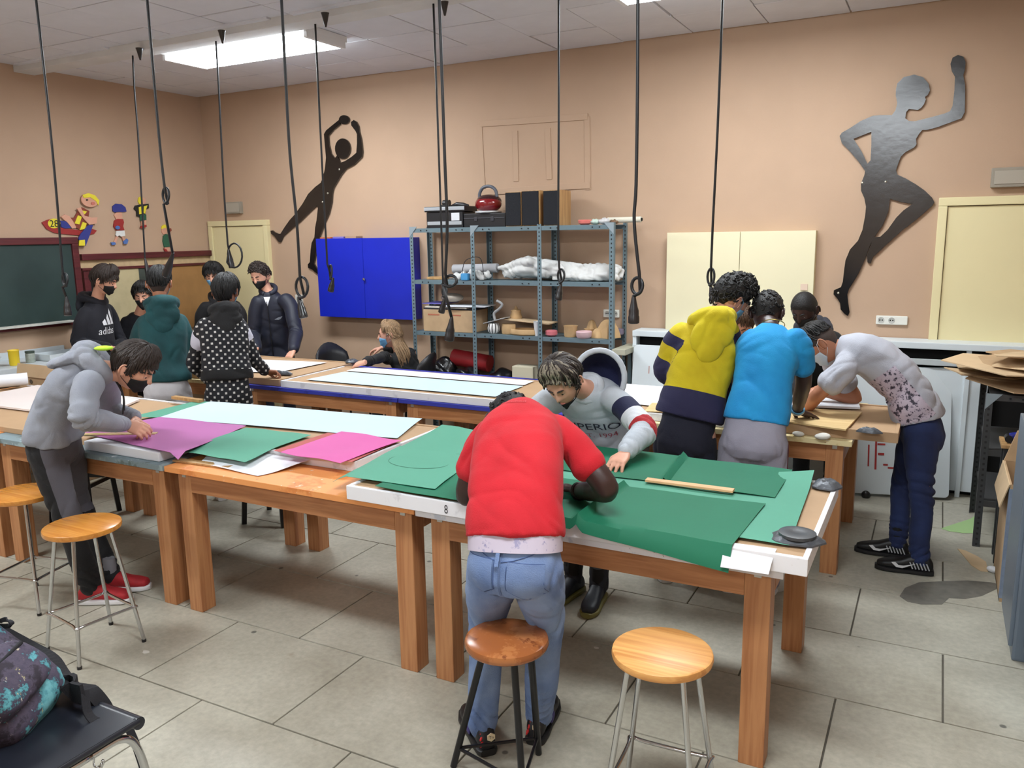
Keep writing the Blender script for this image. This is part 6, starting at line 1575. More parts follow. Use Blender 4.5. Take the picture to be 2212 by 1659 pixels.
    # ---- hood lying on the back, with neck opening roll
    def hood(s, m, parent, size=1.0, back=.10, lining=None, drop=.11, roll=.030):
        mb = MB(); nk = s.J['nk'] + s.spd(1) * .012; f = s.fw; u = s.spd(1); r = s.sr
        pts = []
        for q in range(18):
            t = 2 * math.pi * q / 18; bk = max(0, -math.cos(t))
            pts.append(nk + r * math.sin(t) * (.080 + .014 * bk) * size + f * (math.cos(t) * .066 - .012 - .028 * bk) * size + u * (.018 - .050 * max(0, math.cos(t)) + .012 * bk))
        mb.tube(pts, [roll * (1 + .55 * max(0, -math.cos(2 * math.pi * q / 18))) for q in range(18)], 12, closed=True)
        c = nk - f * (.088 + .02 * size) * size - u * drop * .48 * size
        Rm = Matrix((r, f, u)).transposed() @ Matrix.Rotation(.22, 3, 'X')
        mb.ball(c + f * .012, (.112 * size, .030 * size, drop * .80 * size), Rm, 20, 14)
        mb.ball(c - u * drop * .62 + f * .014, (.066 * size, .026 * size, drop * .62), Rm, 16, 10)
        V, F, Nn = remesh(mb, .0095, 4, .5)
        V = folds(V, Nn, [(nk - f * .1, u + r * .6, .008, .12, .06), (nk - f * .09 + r * .08, u + r, .007, .08, .05), (nk - f * .09 - r * .08, u - r, .007, .08, .05)], s.seed + 21, .0025)
        return mesh_obj('hood', V, F, m, parent)
    def stitch(s, pts, org, xd, yd, rd, name, m, parent, r=.0016, off=.001):
        bv = s.bvh(); xd, yd, rd = Vector(xd).normalized(), Vector(yd).normalized(), Vector(rd).normalized(); out = []
        for (x0, y0), (x1, y1) in zip(pts, pts[1:]):
            for k in range(6):
                t = k / 6; p = Vector(org) + xd * (x0 + (x1 - x0) * t) + yd * (y0 + (y1 - y0) * t) - rd * .3
                h, nr, _, d = bv.ray_cast(p, rd, 1.2)
                if h is not None: out.append(h - rd * off)
        return MB().tube(out, r, 5).obj(name, m, parent, smooth=True) if len(out) > 2 else None
    def project(s, vs, fs, org, xd, yd, rd, name, m, parent, off=.0035, back=.3):
        """print: lay flat lettering on the garment surface"""
        bv = s.bvh(); xd, yd, rd = Vector(xd).normalized(), Vector(yd).normalized(), Vector(rd).normalized(); out = []
        # subdivide for curvature
        bm = bmesh.new(); q = [bm.verts.new((v[0], v[1], 0)) for v in vs]
        for f in fs:
            try: bm.faces.new([q[i] for i in f])
            except ValueError: pass
        bmesh.ops.triangulate(bm, faces=bm.faces[:])
        for _ in range(2):
            ed = [e for e in bm.edges if e.calc_length() > .022]
            if ed: bmesh.ops.subdivide_edges(bm, edges=ed, cuts=1)
            bmesh.ops.triangulate(bm, faces=bm.faces[:])
        bm.verts.index_update(); V = []; last = None
        for v in bm.verts:
            p = Vector(org) + xd * v.co.x + yd * v.co.y - rd * back
            hit, nr, _, dist = bv.ray_cast(p, rd, 1.2)
            if hit is None: hit = (last + (p - lastp)) if last is not None else p + rd * back
            last, lastp = hit, p
            V.append(tuple(hit - rd * off))
        F = [tuple(v.index for v in f.verts) for f in bm.faces]; bm.free()
        return mesh_obj(name, V, F, m, parent)

def rot2(v, a): return Vector((v.x * math.cos(a) - v.y * math.sin(a), v.x * math.sin(a) + v.y * math.cos(a), v.z))
def j(x, y, Y): return P(x, y, Y=Y)

m_wht = mat('white_rubber', (214, 214, 216), 0.5); m_blksole = mat('black_rubber', (20, 20, 22), 0.5)
m_print_w = mat('white_print', (222, 224, 230), 0.6); m_print_n = mat('navy_print', (24, 26, 46), 0.6); m_print_r = mat('wine_print', (150, 70, 84), 0.6)
m_maskb = mat('black_mask_cloth', (14, 14, 16), 0.8); m_masks = mat('surgical_mask_blue', (112, 172, 214), 0.7); m_maskw = mat('pale_mask', (186, 200, 210), 0.7)
def V3(*a): return Vector(a)
X_, Y_, Z_ = V3(1, 0, 0), V3(0, 1, 0), V3(0, 0, 1)
def grid_poly(w, h, nx, ny, sk=0.0):
    vs = [(-w / 2 + w * i / nx + sk * (k / ny - .5), -h / 2 + h * k / ny) for k in range(ny + 1) for i in range(nx + 1)]
    fs = [(k * (nx + 1) + i, k * (nx + 1) + i + 1, (k + 1) * (nx + 1) + i + 1, (k + 1) * (nx + 1) + i) for k in range(ny) for i in range(nx)]
    return vs, fs

# ------------------------------------------------------------------ red shirt, seen from behind, bent over the near table
J = dict(aL=P(1042, 1556, Z=.10), aR=P(1163, 1534, Z=.10), kL=j(1052, 1345, 2.30), kR=j(1178, 1335, 2.33), pel=j(1112, 1195, 2.22), nk=j(1122, 893, 2.66),
         sL=j(1045, 945, 2.56), sR=j(1222, 940, 2.62), eL=j(1008, 1070, 2.55), wL=j(1075, 1062, 2.80), eR=j(1312, 1056, 2.60), wR=j(1246, 1062, 2.76), hd=j(1098, 908, 2.84),
         face=V3(0, .5, -.87), hup=V3(0, .87, .5), hr=V3(1, .05, 0).normalized(), tL=V3(-.72, .68, 0).normalized(), tR=V3(-.2, 1, 0).normalized())
J['mid'] = j(1115, 1030, 2.36); J['hdR'] = V3(-.55, .75, -.15); J['hnR'] = V3(-.3, -.3, -.9); J['hdL'] = V3(.4, .9, -.1)
p = Person('teenager in a red t-shirt and washed jeans bending over, seen from behind', J, 'dark', vox=.009, seed=1)
p.hairm = HAIR['black']
p.body(curl=.8, fist=('R',), hand_k=1.02, arm_r=(.052, .050, .044, .042, .029))
hair(p.H, HAIR['black'], p.e, 'curly', th=.014, n=260, seed=4, curl=.008)
prof = ((.10, .168, .122), (.16, .168, .120), (.30, .160, .110), (.45, .160, .106), (.65, .166, .106), (.80, .164, .100), (.90, .138, .088), (.97, .096, .074), (1.03, .062, .058))
t = p.top(fabric('red_cotton', (192, 20, 36), (178, 15, 30)), 't_shirt', 'short', prof=prof, sh_len=.56, fold=.9, armr=(.062, .060, .063, .068))
vs, fs = text_mesh('2 Kubad', .030)
p.project(vs, fs, p.sp(.955) - p.fw * .05, p.sr, p.spd(.9), p.fw, 'neck_print', mat('faint_red_print2', (188, 60, 66), .6), t)
JE = fabric('washed_denim', (128, 150, 188), (96, 120, 166), bump=.3, bscale=260)
tr_ = p.trousers(JE, 'jeans', 1.03, waist=.135, lr=(.086, .084, .066, .058, .050))
bl = MB(); rs = [p.ring(t_, .158, .112, 40) for t_ in (.02, .125)]; bl.rings(rs, cap=False)
bl.rings([p.ring(t_, .153, .107, 40) for t_ in (.125, .02)], cap=False)
m_belt = worn('patterned_belt', (190, 180, 196), [((150, 146, 178), 22, .55), ((120, 118, 160), 30, .62)])
b_ = bl.obj('belt', m_belt, p.e, smooth=True)
for dx in (-.07, -.005, .07):
    a_, c_ = p.sp(.12) - p.fw * .125 + p.J['hr'] * dx, p.sp(.03) - p.fw * .125 + p.J['hr'] * dx
p.tV, p.tF, keep = p.legV, p.legF, (p.tV, p.tF)
pkt = [(-.055, .06), (.055, .06), (.058, -.035), (0, -.065), (-.058, -.035)]
for sx in (-1, 1):
    p.project([(x, y) for x, y in pkt], [(0, 1, 2, 3, 4)], p.sp(-.10) + p.J['hr'] * sx * .082 - Z_ * .01, p.J['hr'], Z_, (Y_ - Z_ * .15), 'back_pocket', fabric('washed_denim_pocket', (120, 142, 182), (92, 116, 162), bump=.3, bscale=260), tr_, .005)
m_st = fabric('denim_stitch', (70, 92, 140))
for sx in (-1, 1):
    p.stitch(pkt + pkt[:1], p.sp(-.10) + p.J['hr'] * sx * .078 - Z_ * .01, p.J['hr'], Z_, (Y_ - Z_ * .15), 'pocket_stitching', m_st, tr_)
    p.stitch([(0, .0), (sx * .05, .012), (sx * .10, .03), (sx * .13, .045)], p.sp(.015), p.J['hr'], Z_, Y_, 'yoke_stitching', m_st, tr_)
p.project(*grid_poly(.014, .075, 1, 6), p.sp(.075), p.J['hr'], Z_, Y_, 'belt_loop', JE, tr_, .012)
p.project(*grid_poly(.006, .16, 1, 8), p.sp(-.05), p.J['hr'], Z_, Y_, 'seam', fabric('denim_seam', (92, 112, 152)), tr_, .003)
p.tV, p.tF = keep
m_shb = mat('black_trainer', (22, 22, 28), 0.5, var=.3, vscale=20)
for k in 'LR':
    o = p.shoe(k, m_shb, m_blksole, .285, lace=m_blackp); so, h0, d, u = p.shoeo[k]
    for q in range(3):
        MB().ball(h0 - d * .001 + u * (.024 - .004 * q) * (1 if k == 'L' else 1) * -1 + d * (.012 * q) + Z_ * (.052 + .016 * q), (.005, .014, .006), Matrix.Rotation(.5, 3, 'X'), 8, 6).obj('red_flash', mat('shoe_red', (196, 36, 36), .5), so, smooth=True)
    bd = MB(); cc = h0 - d * .004 + u * .010 + Z_ * .075; bd.prism([cc + u * .016 * math.cos(a_) + Z_ * .016 * math.sin(a_) for a_ in [math.pi / 6 + math.pi / 3 * q for q in range(6)]], -d * .004)
    bd.obj('heel_badge', mat('cream_badge', (226, 206, 170), .5), so)
    vs, fs = text_mesh('Tn', .017); MB().add([cc - d * .0045 + u * v.x * 1.0 + Z_ * (v.y - .005) for v in vs], fs).obj('badge_lettering', m_blackp, so)
    MB().ball(h0 + d * .12 + u * (.040 if k == 'R' else -.040) + Z_ * .045, (.03, .006, .02), Matrix((d, u, Z_)).transposed(), 10, 6).obj('violet_panel', mat('shoe_violet', (52, 44, 110), .5), so, smooth=True)
wb_ = MB(); wr, dr = p.J['wR'], (p.J['wR'] - p.J['eR']).normalized(); u_, v_ = frame(dr)
for q in range(2): wb_.tube([wr - dr * (.02 + .012 * q) + (u_ * math.cos(a_) + v_ * math.sin(a_)) * .031 for a_ in [2 * math.pi * w_ / 18 for w_ in range(18)]], .006, 6, closed=True)
wb_.obj('wristband', m_blackp, p.e, smooth=True)

# ------------------------------------------------------------------ striped sleeve hoodie across the near table
J = dict(aL=P(1292, 1258, Z=.10), aR=P(1240, 1243, Z=.10), kL=j(1300, 1130, 3.72), kR=j(1240, 1125, 3.74), pel=j(1318, 968, 3.86), nk=j(1268, 838, 3.56), sR=j(1172, 872, 3.50), sL=j(1340, 868, 3.58),
         eL=j(1392, 930, 3.46), eR=j(1135, 935, 3.42), wR=j(1190, 985, 3.25), hd=j(1216, 824, 3.36), face=V3(.02, -.80, -.60), hup=V3(-.12, -.55, .80), hr=V3(-1, .12, 0).normalized(),
         tL=V3(.1, -1, 0).normalized(), tR=V3(-.2, -1, 0).normalized())
J['wL'] = P(1352, 978, Z=.875); J['hdL'] = P(1322, 1012, Z=.835) - J['wL']; J['hnL'] = V3(0, .1, -1); J['hdR'] = V3(.2, -.9, -.3)
J['hk'] = .98
p = Person('boy in a pale grey hoodie with banded sleeves leaning over the green cloth', J, 'light', vox=.009, seed=2)
p.hairm = HAIR['brown']; p.body(curl=dict(L=.42, R=.6), spread=.16)
hair(p.H, HAIR['brown'], p.e, 'short', th=.026, front=.72, n=340, seed=9, fringe=.16, m2=HAIR['ash'])
HG = fabric('pale_grey_fleece', (186, 192, 200), (170, 177, 186), arm=[(.16, .50, (26, 30, 64)), (.50, .80, (214, 218, 224)), (.80, 1.06, (170, 44, 50))])
t = p.top(HG, 'hoodie', 'long', 1.03, hem=.02, armr=(.068, .064, .062, .058, .053, .043))
fc = -p.fw
vs, fs = text_mesh('SUPERIOR', .066); vs = [(v.x * 1.22, v.y - 1.1 * v.x * v.x * 1.4) for v in vs]
org = p.sp(.60) + p.fw * .12 - p.sr * .0
p.project(vs, fs, org, -p.sr * -1 if False else p.sr * -1, p.spd(.6), -p.fw, 'chest_lettering', m_print_n, t)
vs, fs = text_mesh('EST. 1994', .044)
p.project([(v.x * 1.15, v.y) for v in vs], fs, p.sp(.46) + p.fw * .12, p.sr * -1, p.spd(.5), -p.fw, 'year_lettering', m_print_r, t)
# raised hood behind the head: navy lining, grey rim
hb = MB(); c = p.J['nk'] + V3(.045, .06, .045); hf = V3(.25, -.95, .12).normalized(); hr_ = hf.cross(Z_).normalized(); Rm = Matrix((hr_, hf, hr_.cross(hf))).transposed()
vs = []; fs = []; nu, nv = 20, 10
for i in range(nu + 1):
    a_ = -2.35 + 4.7 * i / nu
    for k in range(nv + 1):
        b_ = k / nv; rad = .118 * (1 - .30 * b_ ** 2); vs.append(c + Rm @ V3(rad * 1.02 * math.sin(a_), .045 - .105 * b_, rad * 1.12 * math.cos(a_) - .02 * b_))
fs = [(i * (nv + 1) + k, (i + 1) * (nv + 1) + k, (i + 1) * (nv + 1) + k + 1, i * (nv + 1) + k + 1) for i in range(nu) for k in range(nv)]
n = len(vs); vs.append(c + Rm @ V3(0, -.075, -.01)); fs += [(i * (nv + 1) + nv, (i + 1) * (nv + 1) + nv, n) for i in range(nu)]
hb.add(vs, fs); ho = hb.obj('hood', fabric('navy_lining', (26, 32, 74), (18, 22, 56)), t, smooth=True)
so = ho.modifiers.new('thickness', 'SOLIDIFY'); so.thickness = .012; so.offset = 0
MB().tube([vs[i * (nv + 1)] for i in range(nu + 1)], .014, 10).obj('hood_rim', fabric('pale_grey_fleece_plain', (186, 192, 200)), ho, smooth=True)
nk_ = p.J['nk'] + p.spd(1) * .015
MB().tube([nk_ + p.sr * .070 * math.sin(a_) + p.fw * (.068 * math.cos(a_)) - p.spd(1) * .035 * max(0, math.cos(a_)) for a_ in [2 * math.pi * w_ / 20 for w_ in range(20)]], .020, 10, closed=True).obj('collar', MATS['pale_grey_fleece_plain'], t, smooth=True)
face_mask(p.H, m_maskb, p.e, drop=.52)
p.trousers(fabric('charcoal_trousers', (34, 36, 44)), 'trousers', .95)
for k in 'LR': p.shoe(k, mat('dark_trainer', (26, 30, 40), .5, var=.3, vscale=30), mat('olive_sole', (118, 112, 56), .5), .27, lace=m_blackp)
# ------------------------------------------------------------------ grey hoodie at the near left
J = dict(aR=P(196, 1262, Z=.10), aL=P(238, 1236, Z=.10), kR=j(138, 1098, 2.36), kL=j(168, 1085, 2.62), pel=j(116, 945, 2.40), nk=j(216, 796, 2.50), sR=j(186, 838, 2.34), sL=j(232, 808, 2.66), eR=j(182, 902, 2.28),
         eL=j(238, 885, 2.78), hd=j(289, 792, 2.58), face=V3(.70, .40, -.60), hup=V3(.52, .26, .80), hr=V3(.45, -.89, 0).normalized(), tR=V3(.86, .5, 0).normalized(), tL=V3(.86, .52, 0).normalized())
J['mid'] = j(140, 850, 2.42)
J['wR'] = P(272, 917, Z=.89); J['wL'] = P(292, 903, Z=.90); J['hdR'] = V3(.9, .25, -.25); J['hdL'] = V3(.75, -.1, -.5); J['hnR'] = V3(.1, .55, -.8); J['hnL'] = V3(0, -.5, -.85)
p = Person('boy in a grey hoodie, black mask and red trainers bending over the mauve paper', J, 'light', vox=.009, seed=3)
p.hairm = HAIR['brown']; p.body(curl=dict(R=.85, L=.7), spread=.05)
hair(p.H, HAIR['brown'], p.e, 'short', th=.020, front=.55, back=-.50, n=420, seed=12, fringe=.12)
face_mask(p.H, m_maskb, p.e)
G2 = fabric('grey_fleece', (146, 150, 160), (132, 136, 147))
t = p.top(G2, 'hoodie', 'long', .97, hem=.0, armr=(.070, .066, .064, .060, .053, .043), fold=1.2)
h_ = p.hood(G2, t, 1.12, drop=.10, roll=.036)
MB().tube(catmull([p.J['nk'] - p.fw * .06 + p.spd(1) * .045 + p.sr * .035, p.J['nk'] - p.fw * .085 + p.spd(1) * .05 - p.sr * .01, p.J['nk'] - p.fw * .06 + p.spd(1) * .045 - p.sr * .06], 5), .02, 10).obj('neon_lining', mat('neon_yellow_lining', (190, 240, 60), .7), h_, smooth=True)
MB().ball(P(224, 752, Y=2.47), (.045, .03, .012), Matrix.Rotation(.5, 3, 'Z'), 14, 8).obj('neon_lining', MATS['neon_yellow_lining'], h_, smooth=True)
for s_ in (0, 1): MB().tube(catmull([p.J['nk'] + p.fw * .085 + p.sr * (.03 - .05 * s_), p.J['nk'] + p.fw * .10 + V3(.02, 0, -.08), p.J['nk'] + p.fw * .10 + V3(.015 * s_, 0, -.17 + .02 * s_)], 5), .0045, 6).obj('drawstring', m_blackp, t, smooth=True)
def panel_attr(s, V):
    hd_ = np.array(V3(.86, .5, 0)); best = np.full(len(V), 9.0); off = np.zeros(len(V))
    for k in 'LR':
        pts = [np.array(s.hips(k)), np.array(s.J['k' + k]), np.array(s.J['a' + k])]
        for a_, b_ in zip(pts, pts[1:]):
            ab = b_ - a_; t_ = np.clip((V - a_) @ ab / (ab @ ab), 0, 1); r_ = V - a_ - t_[:, None] * ab; d_ = np.linalg.norm(r_, axis=1)
            off = np.where(d_ < best, r_ @ hd_, off); best = np.minimum(best, d_)
    return dict(fpan=np.where(V[:, 2] > .40, off, -1))
p.trousers(fabric('black_tracksuit_grey_panel', (18, 18, 22), extra=[('fpan', .012, 9, (86, 84, 92), None)]), 'trousers', .98, extra=panel_attr, lr=(.086, .084, .068, .060, .050))
for k in 'LR': p.shoe(k, mat('red_knit_trainer', (168, 32, 40), .7, var=.2, vscale=40), m_wht, .265, lace=mat('red_lace', (190, 60, 64), .7), hgt=.92, sock=mat('grey_sock', (120, 120, 126), .9))
o = MB().tube([P(322, 930, Z=.815), P(312, 918, Z=.87)], .004, 8).obj('marker_pen', m_blackp, smooth='auto'); tag(o, 'black marker held by the grey hoodie on the mauve paper', 'pen')

# ------------------------------------------------------------------ yellow hoodie, from behind
J = dict(pel=j(1482, 930, 4.02), nk=j(1530, 705, 4.20), sL=j(1462, 728, 4.10), sR=j(1578, 720, 4.26), eL=j(1436, 800, 4.12), eR=j(1566, 818, 4.36), wL=j(1500, 850, 4.40), wR=j(1580, 905, 4.48), hd=j(1582, 645, 4.33),
         face=V3(.55, .62, -.55), hup=V3(.45, .25, .85), hr=V3(.93, .36, 0).normalized())
stand(J); J['hk'] = 1.0
p = Person('curly haired boy in a yellow hoodie with navy sleeves and hem, seen from behind', J, 'light', vox=.009, seed=4)
p.hairm = HAIR['black']; p.body(curl=.6)
hair(p.H, HAIR['black'], p.e, 'curly', th=.030, front=.55, n=420, seed=3, curl=.016)
NV = (34, 32, 66)
t = p.top(fabric('yellow_navy_fleece', (204, 184, 22), (190, 168, 14), arm=[(-.10, .20, NV), (.62, 9, NV)], hem=(.36, NV)), 'hoodie', 'long', 1.04, hem=.12, armr=(.068, .066, .066, .060, .054, .045))
p.hood(fabric('yellow_fleece', (208, 190, 26), (192, 172, 16)), t, 1.10, drop=.13, roll=.034)
face_mask(p.H, m_masks, p.e)
p.trousers(fabric('navy_joggers', (20, 22, 40)), 'trousers', 1.0)
for k in 'LR': p.shoe(k, m_shb, m_wht, .27)

# ------------------------------------------------------------------ blue t-shirt, from behind
J = dict(pel=j(1628, 940, 4.02), nk=j(1668, 712, 4.22), sL=j(1616, 738, 4.18), sR=j(1729, 737, 4.18), eL=j(1598, 830, 4.28), eR=j(1736, 822, 4.30), wL=j(1650, 880, 4.50), hd=j(1657, 676, 4.36), face=V3(0, .80, -.60), hup=V3(0, .55, .83), hr=V3(.99, .1, 0).normalized())
stand(J); J['wR'] = P(1722, 888, Z=.865); J['hdR'] = V3(.55, .75, -.35); J['hnR'] = V3(0, -.2, -1)
p = Person('boy in a bright blue t-shirt and grey joggers leaning on the plywood, seen from behind', J, 'dark', vox=.009, seed=5)
p.hairm = HAIR['black']; p.body(curl=dict(L=.5, R=.18), spread=.2, arm_r=(.050, .048, .042, .040, .028))
hair(p.H, HAIR['black'], p.e, 'curly', th=.010, n=260, seed=6, curl=.006, back=-.52)
t = p.top(fabric('cyan_blue_cotton', (28, 146, 206), (20, 132, 194)), 't_shirt', 'short', .93, hem=.12, sh_len=.66, armr=(.062, .060, .063, .068), fold=1.1)
p.trousers(fabric('grey_joggers', (148, 146, 160), (136, 134, 148), extra=[('side', .165, 9, (92, 26, 42), None)]), 'joggers', 1.03, extra=lambda s, V: dict(side=(V - np.array(s.J['pel'])) @ np.array(s.J['hr'])), lr=(.086, .086, .070, .062, .054))
for k in 'LR': p.shoe(k, m_shb, m_wht, .27)
wr, dr = p.J['wR'], (p.J['wR'] - p.J['eR']).normalized(); u_, v_ = frame(dr)
for q, (cc, nm) in enumerate((((196, 200, 196), 'white_bracelet'), ((90, 160, 200), 'blue_bracelet'))):
    MB().tube([wr - dr * (.008 + .012 * q) + (u_ * math.cos(a_) + v_ * math.sin(a_)) * .033 for a_ in [2 * math.pi * w_ / 18 for w_ in range(18)]], .005, 6, closed=True).obj(nm, mat(nm, cc, .5), p.e, smooth=True)
nk_ = p.J['nk'] + p.spd(1) * .028
MB().tube([nk_ + p.sr * .056 * math.sin(a_) - p.fw * .058 * math.cos(a_) + p.spd(1) * .01 * math.cos(a_) for a_ in [2 * math.pi * w_ / 20 for w_ in range(20)]], .0025, 5, closed=True).obj('necklace', mat('gold_chain', (190, 160, 90), .3, 1.0), p.e, smooth=True)

# ------------------------------------------------------------------ grey t-shirt, bent over from the table end
J = dict(aL=P(1988, 1200, Z=.10), aR=P(1938, 1166, Z=.10), kL=j(1990, 1055, 4.68), kR=j(1952, 1035, 4.92), pel=j(1985, 905, 4.80), nk=j(1822, 752, 4.86), sL=j(1835, 790, 4.70), sR=j(1792, 775, 5.03), eL=j(1768, 852, 4.66),
         wL=j(1738, 890, 4.82), eR=j(1848, 862, 5.06), hd=j(1774, 742, 4.84), face=V3(-.62, -.10, -.78), hup=V3(-.72, .05, .65), hr=V3(-.05, 1, 0).normalized(), tL=V3(-1, -.08, 0).normalized(), tR=V3(-1, .02, 0).normalized())
J['mid'] = j(1925, 800, 4.82); J['wR'] = P(1762, 842, Z=.89); J['hdR'] = V3(-.9, -.1, -.3); J['hdL'] = V3(-.6, .5, -.3)
p = Person('boy in grey printed t-shirt and dark jeans bent low at the table end', J, 'tan', vox=.009, seed=6)
p.hairm = HAIR['black']; p.body(curl=dict(R=.9, L=.5))
hair(p.H, HAIR['fade'], p.e, 'buzz', th=.004, back=-.60)
hh = hair(p.H, HAIR['black'], p.e, 'short', th=.020, front=.60, side=.52, back=.25, n=260, seed=21)
t = p.top(fabric('light_grey_marl', (172, 174, 184), (160, 162, 172)), 't_shirt', 'short', 1.04, hem=.0, sh_len=.62, fold=1.3, armr=(.064, .062, .066, .072), dep=1.04)
m_leo = worn('speckled_print', (176, 164, 178), [((40, 34, 52), 46, .53), ((90, 80, 100), 80, .60)])
ax = p.spd(.4); yd = Z_ - ax * Z_.dot(ax)
p.project(*grid_poly(.32, .17, 18, 12), p.sp(.33) - Z_ * .055 - Y_ * .12, ax, yd, Y_, 'speckled_block', m_leo, t, .003)
face_mask(p.H, m_maskw, p.e, strap_m=m_wht)
p.trousers(fabric('indigo_denim', (28, 44, 88), (20, 32, 70), bump=.3, bscale=260), 'jeans', 1.0, lr=(.088, .084, .064, .055, .048), waist=.05)
for k in 'LR':
    o = p.shoe(k, mat('black_runner', (18, 18, 20), .5, var=.3, vscale=30), m_blksole, .28, lace=m_blackp); so, h0, d, u = p.shoeo[k]
    sd = u if u.y < 0 else -u
    sw = [(-.055, .008), (-.03, -.016), (0, -.018), (.06, .012), (.005, -.004), (-.02, -.004), (-.035, .012)]
    MB().prism([h0 + d * (.15 - x_) + sd * .0435 + Z_ * (.052 + y_) for x_, y_ in sw], sd * .003).obj('shoe_emblem', m_wht, so)
    zz = MB()
    for q in range(6): zz.bar(h0 + d * (.02 + .016 * q) + sd * .041 + Z_ * .035, h0 + d * (.035 + .016 * q) + sd * .040 + Z_ * .07, .003, .006)
    zz.obj('heel_hatching', mat('pale_grey_print', (170, 172, 176), .5), so)
o = MB().box(p.J['wR'] + V3(-.09, -.03, -.02), (.06, .02, .02), None, .004).obj('red_cutter', mat('red_plastic', (180, 36, 40), .4)); tag(o, 'small red cutter in the hand of the bent over boy', 'cutter')

# ------------------------------------------------------------------ black hoodie behind the cream table
J = dict(pel=j(1772, 860, 5.72), nk=j(1758, 722, 5.56), sR=j(1700, 745, 5.52), sL=j(1806, 738, 5.58), eR=j(1700, 820, 5.40), eL=j(1828, 815, 5.42), wR=j(1752, 862, 5.18), wL=j(1800, 862, 5.16), hd=j(1738, 668, 5.46), face=V3(-.25, -.80, -.55), hup=V3(-.15, -.45, .88), hr=V3(-1, 0, 0))
stand(J, dy=0); p = Person('boy in a black hoodie with a shaved head facing the camera behind the blue shirt', J, 'dark', seed=7)
p.hairm = HAIR['black']; p.body(curl=.5); hair(p.H, HAIR['black'], p.e, 'buzz', th=.007, front=.5)
t = p.top(fabric('black_fleece', (18, 18, 22)), 'hoodie', 'long', 1.04); p.hood(fabric('charcoal_fleece', (44, 44, 52)), t, 1.15)
face_mask(p.H, m_maskb, p.e); p.trousers(fabric('black_trousers', (16, 16, 20)), 'trousers')
for k in 'LR': p.shoe(k, m_shb, m_blksole, .27)
# ------------------------------------------------------------------ brown haired person mostly hidden behind the yellow hoodie
J = dict(pel=j(1600, 868, 5.74), nk=j(1602, 745, 5.62), sR=j(1555, 762, 5.58), sL=j(1652, 765, 5.62), eR=j(1545, 830, 5.46), eL=j(1660, 835, 5.46), wR=j(1580, 868, 5.22), wL=j(1630, 868, 5.22), hd=j(1600, 698, 5.52), face=V3(.1, -.8, -.6), hup=V3(.1, -.5, .85), hr=V3(-1, 0, 0))
stand(J); p = Person('brown haired person almost hidden between the yellow hoodie and the blue shirt', J, 'light', seed=8)
p.hairm = HAIR['mid']; p.body(curl=.5); hair(p.H, HAIR['mid'], p.e, 'short', th=.02, n=260, seed=31, fringe=.2)
p.top(fabric('dark_grey_cotton', (40, 40, 46)), 'sweatshirt', 'long', 1.0); p.trousers(MATS['black_trousers'], 'trousers'); face_mask(p.H, m_masks, p.e)
for k in 'LR': p.shoe(k, m_shb, m_blksole, .27)

# ------------------------------------------------------------------ patterned tracksuit, from behind
J = dict(pel=j(492, 838, 4.02), nk=j(483, 681, 4.10), sL=j(438, 712, 3.98), sR=j(518, 708, 4.18), eL=j(420, 785, 4.08), eR=j(543, 770, 4.26), wL=j(455, 822, 4.26), hd=j(488, 630, 4.15), face=V3(-.42, .89, -.15), hup=V3(-.02, .08, 1), hr=V3(.76, .65, 0).normalized())
stand(J); J['wR'] = P(573, 803, Z=.845); J['hdR'] = V3(.8, .55, -.1); J['hnR'] = V3(.3, -.3, -.9)
p = Person('boy in a black tracksuit with a small white check pattern, seen from behind', J, 'olive', seed=9)
p.hairm = HAIR['black']; p.body(curl=.55, fist=('R',)); hair(p.H, HAIR['black'], p.e, 'short', th=.020, n=320, seed=41, back=-.55)
CK = fabric('checked_black_jersey', (18, 19, 26), pattern='check', arm=[(.10, .42, (206, 206, 222)), (1.86, 9, (16, 16, 20))], hem=(.24, (14, 14, 16)))
t = p.top(CK, 'tracksuit_top', 'long', 1.02, hem=.12, armr=(.066, .063, .060, .056, .050, .042), pat=.052); p.hood(fabric('black_hood_cotton', (26, 26, 28)), t, 1.02, drop=.09)
p.trousers(fabric('checked_black_trousers', (18, 19, 26), pattern='check'), 'tracksuit_trousers', 1.0, pat=.052); face_mask(p.H, m_masks, p.e)
for k in 'LR': p.shoe(k, m_shb, m_wht, .27)

# ------------------------------------------------------------------ green hoodie, from behind
J = dict(pel=j(360, 828, 4.02), nk=j(349, 669, 4.10), sL=j(308, 706, 3.98), sR=j(394, 702, 4.20), eL=j(288, 780, 4.10), eR=j(408, 778, 4.22), wL=j(320, 800, 4.36), wR=j(396, 805, 4.40), hd=j(344, 612, 4.12), face=V3(-.62, .76, -.15), hup=V3(-.05, .06, 1), hr=V3(.72, .69, 0).normalized())
stand(J); p = Person('boy in a dark green hoodie and white trousers, seen from behind', J, 'tan', seed=10)
p.hairm = HAIR['black']; p.body(curl=.5); hair(p.H, HAIR['fade'], p.e, 'buzz', th=.004, back=-.70); hair(p.H, HAIR['black'], p.e, 'short', th=.018, n=300, seed=51, back=-.2, side=.30)
GH = fabric('bottle_green_fleece', (16, 70, 74), (12, 58, 62))
t = p.top(GH, 'hoodie', 'long', 1.04, hem=.03, armr=(.068, .064, .062, .058, .054, .045)); p.hood(GH, t, 1.10, drop=.12, roll=.034)
p.trousers(fabric('white_joggers', (206, 204, 208)), 'joggers', 1.02, lr=(.086, .086, .070, .062, .052)); face_mask(p.H, m_maskw, p.e)
for k in 'LR': p.shoe(k, m_wht, m_wht, .27)

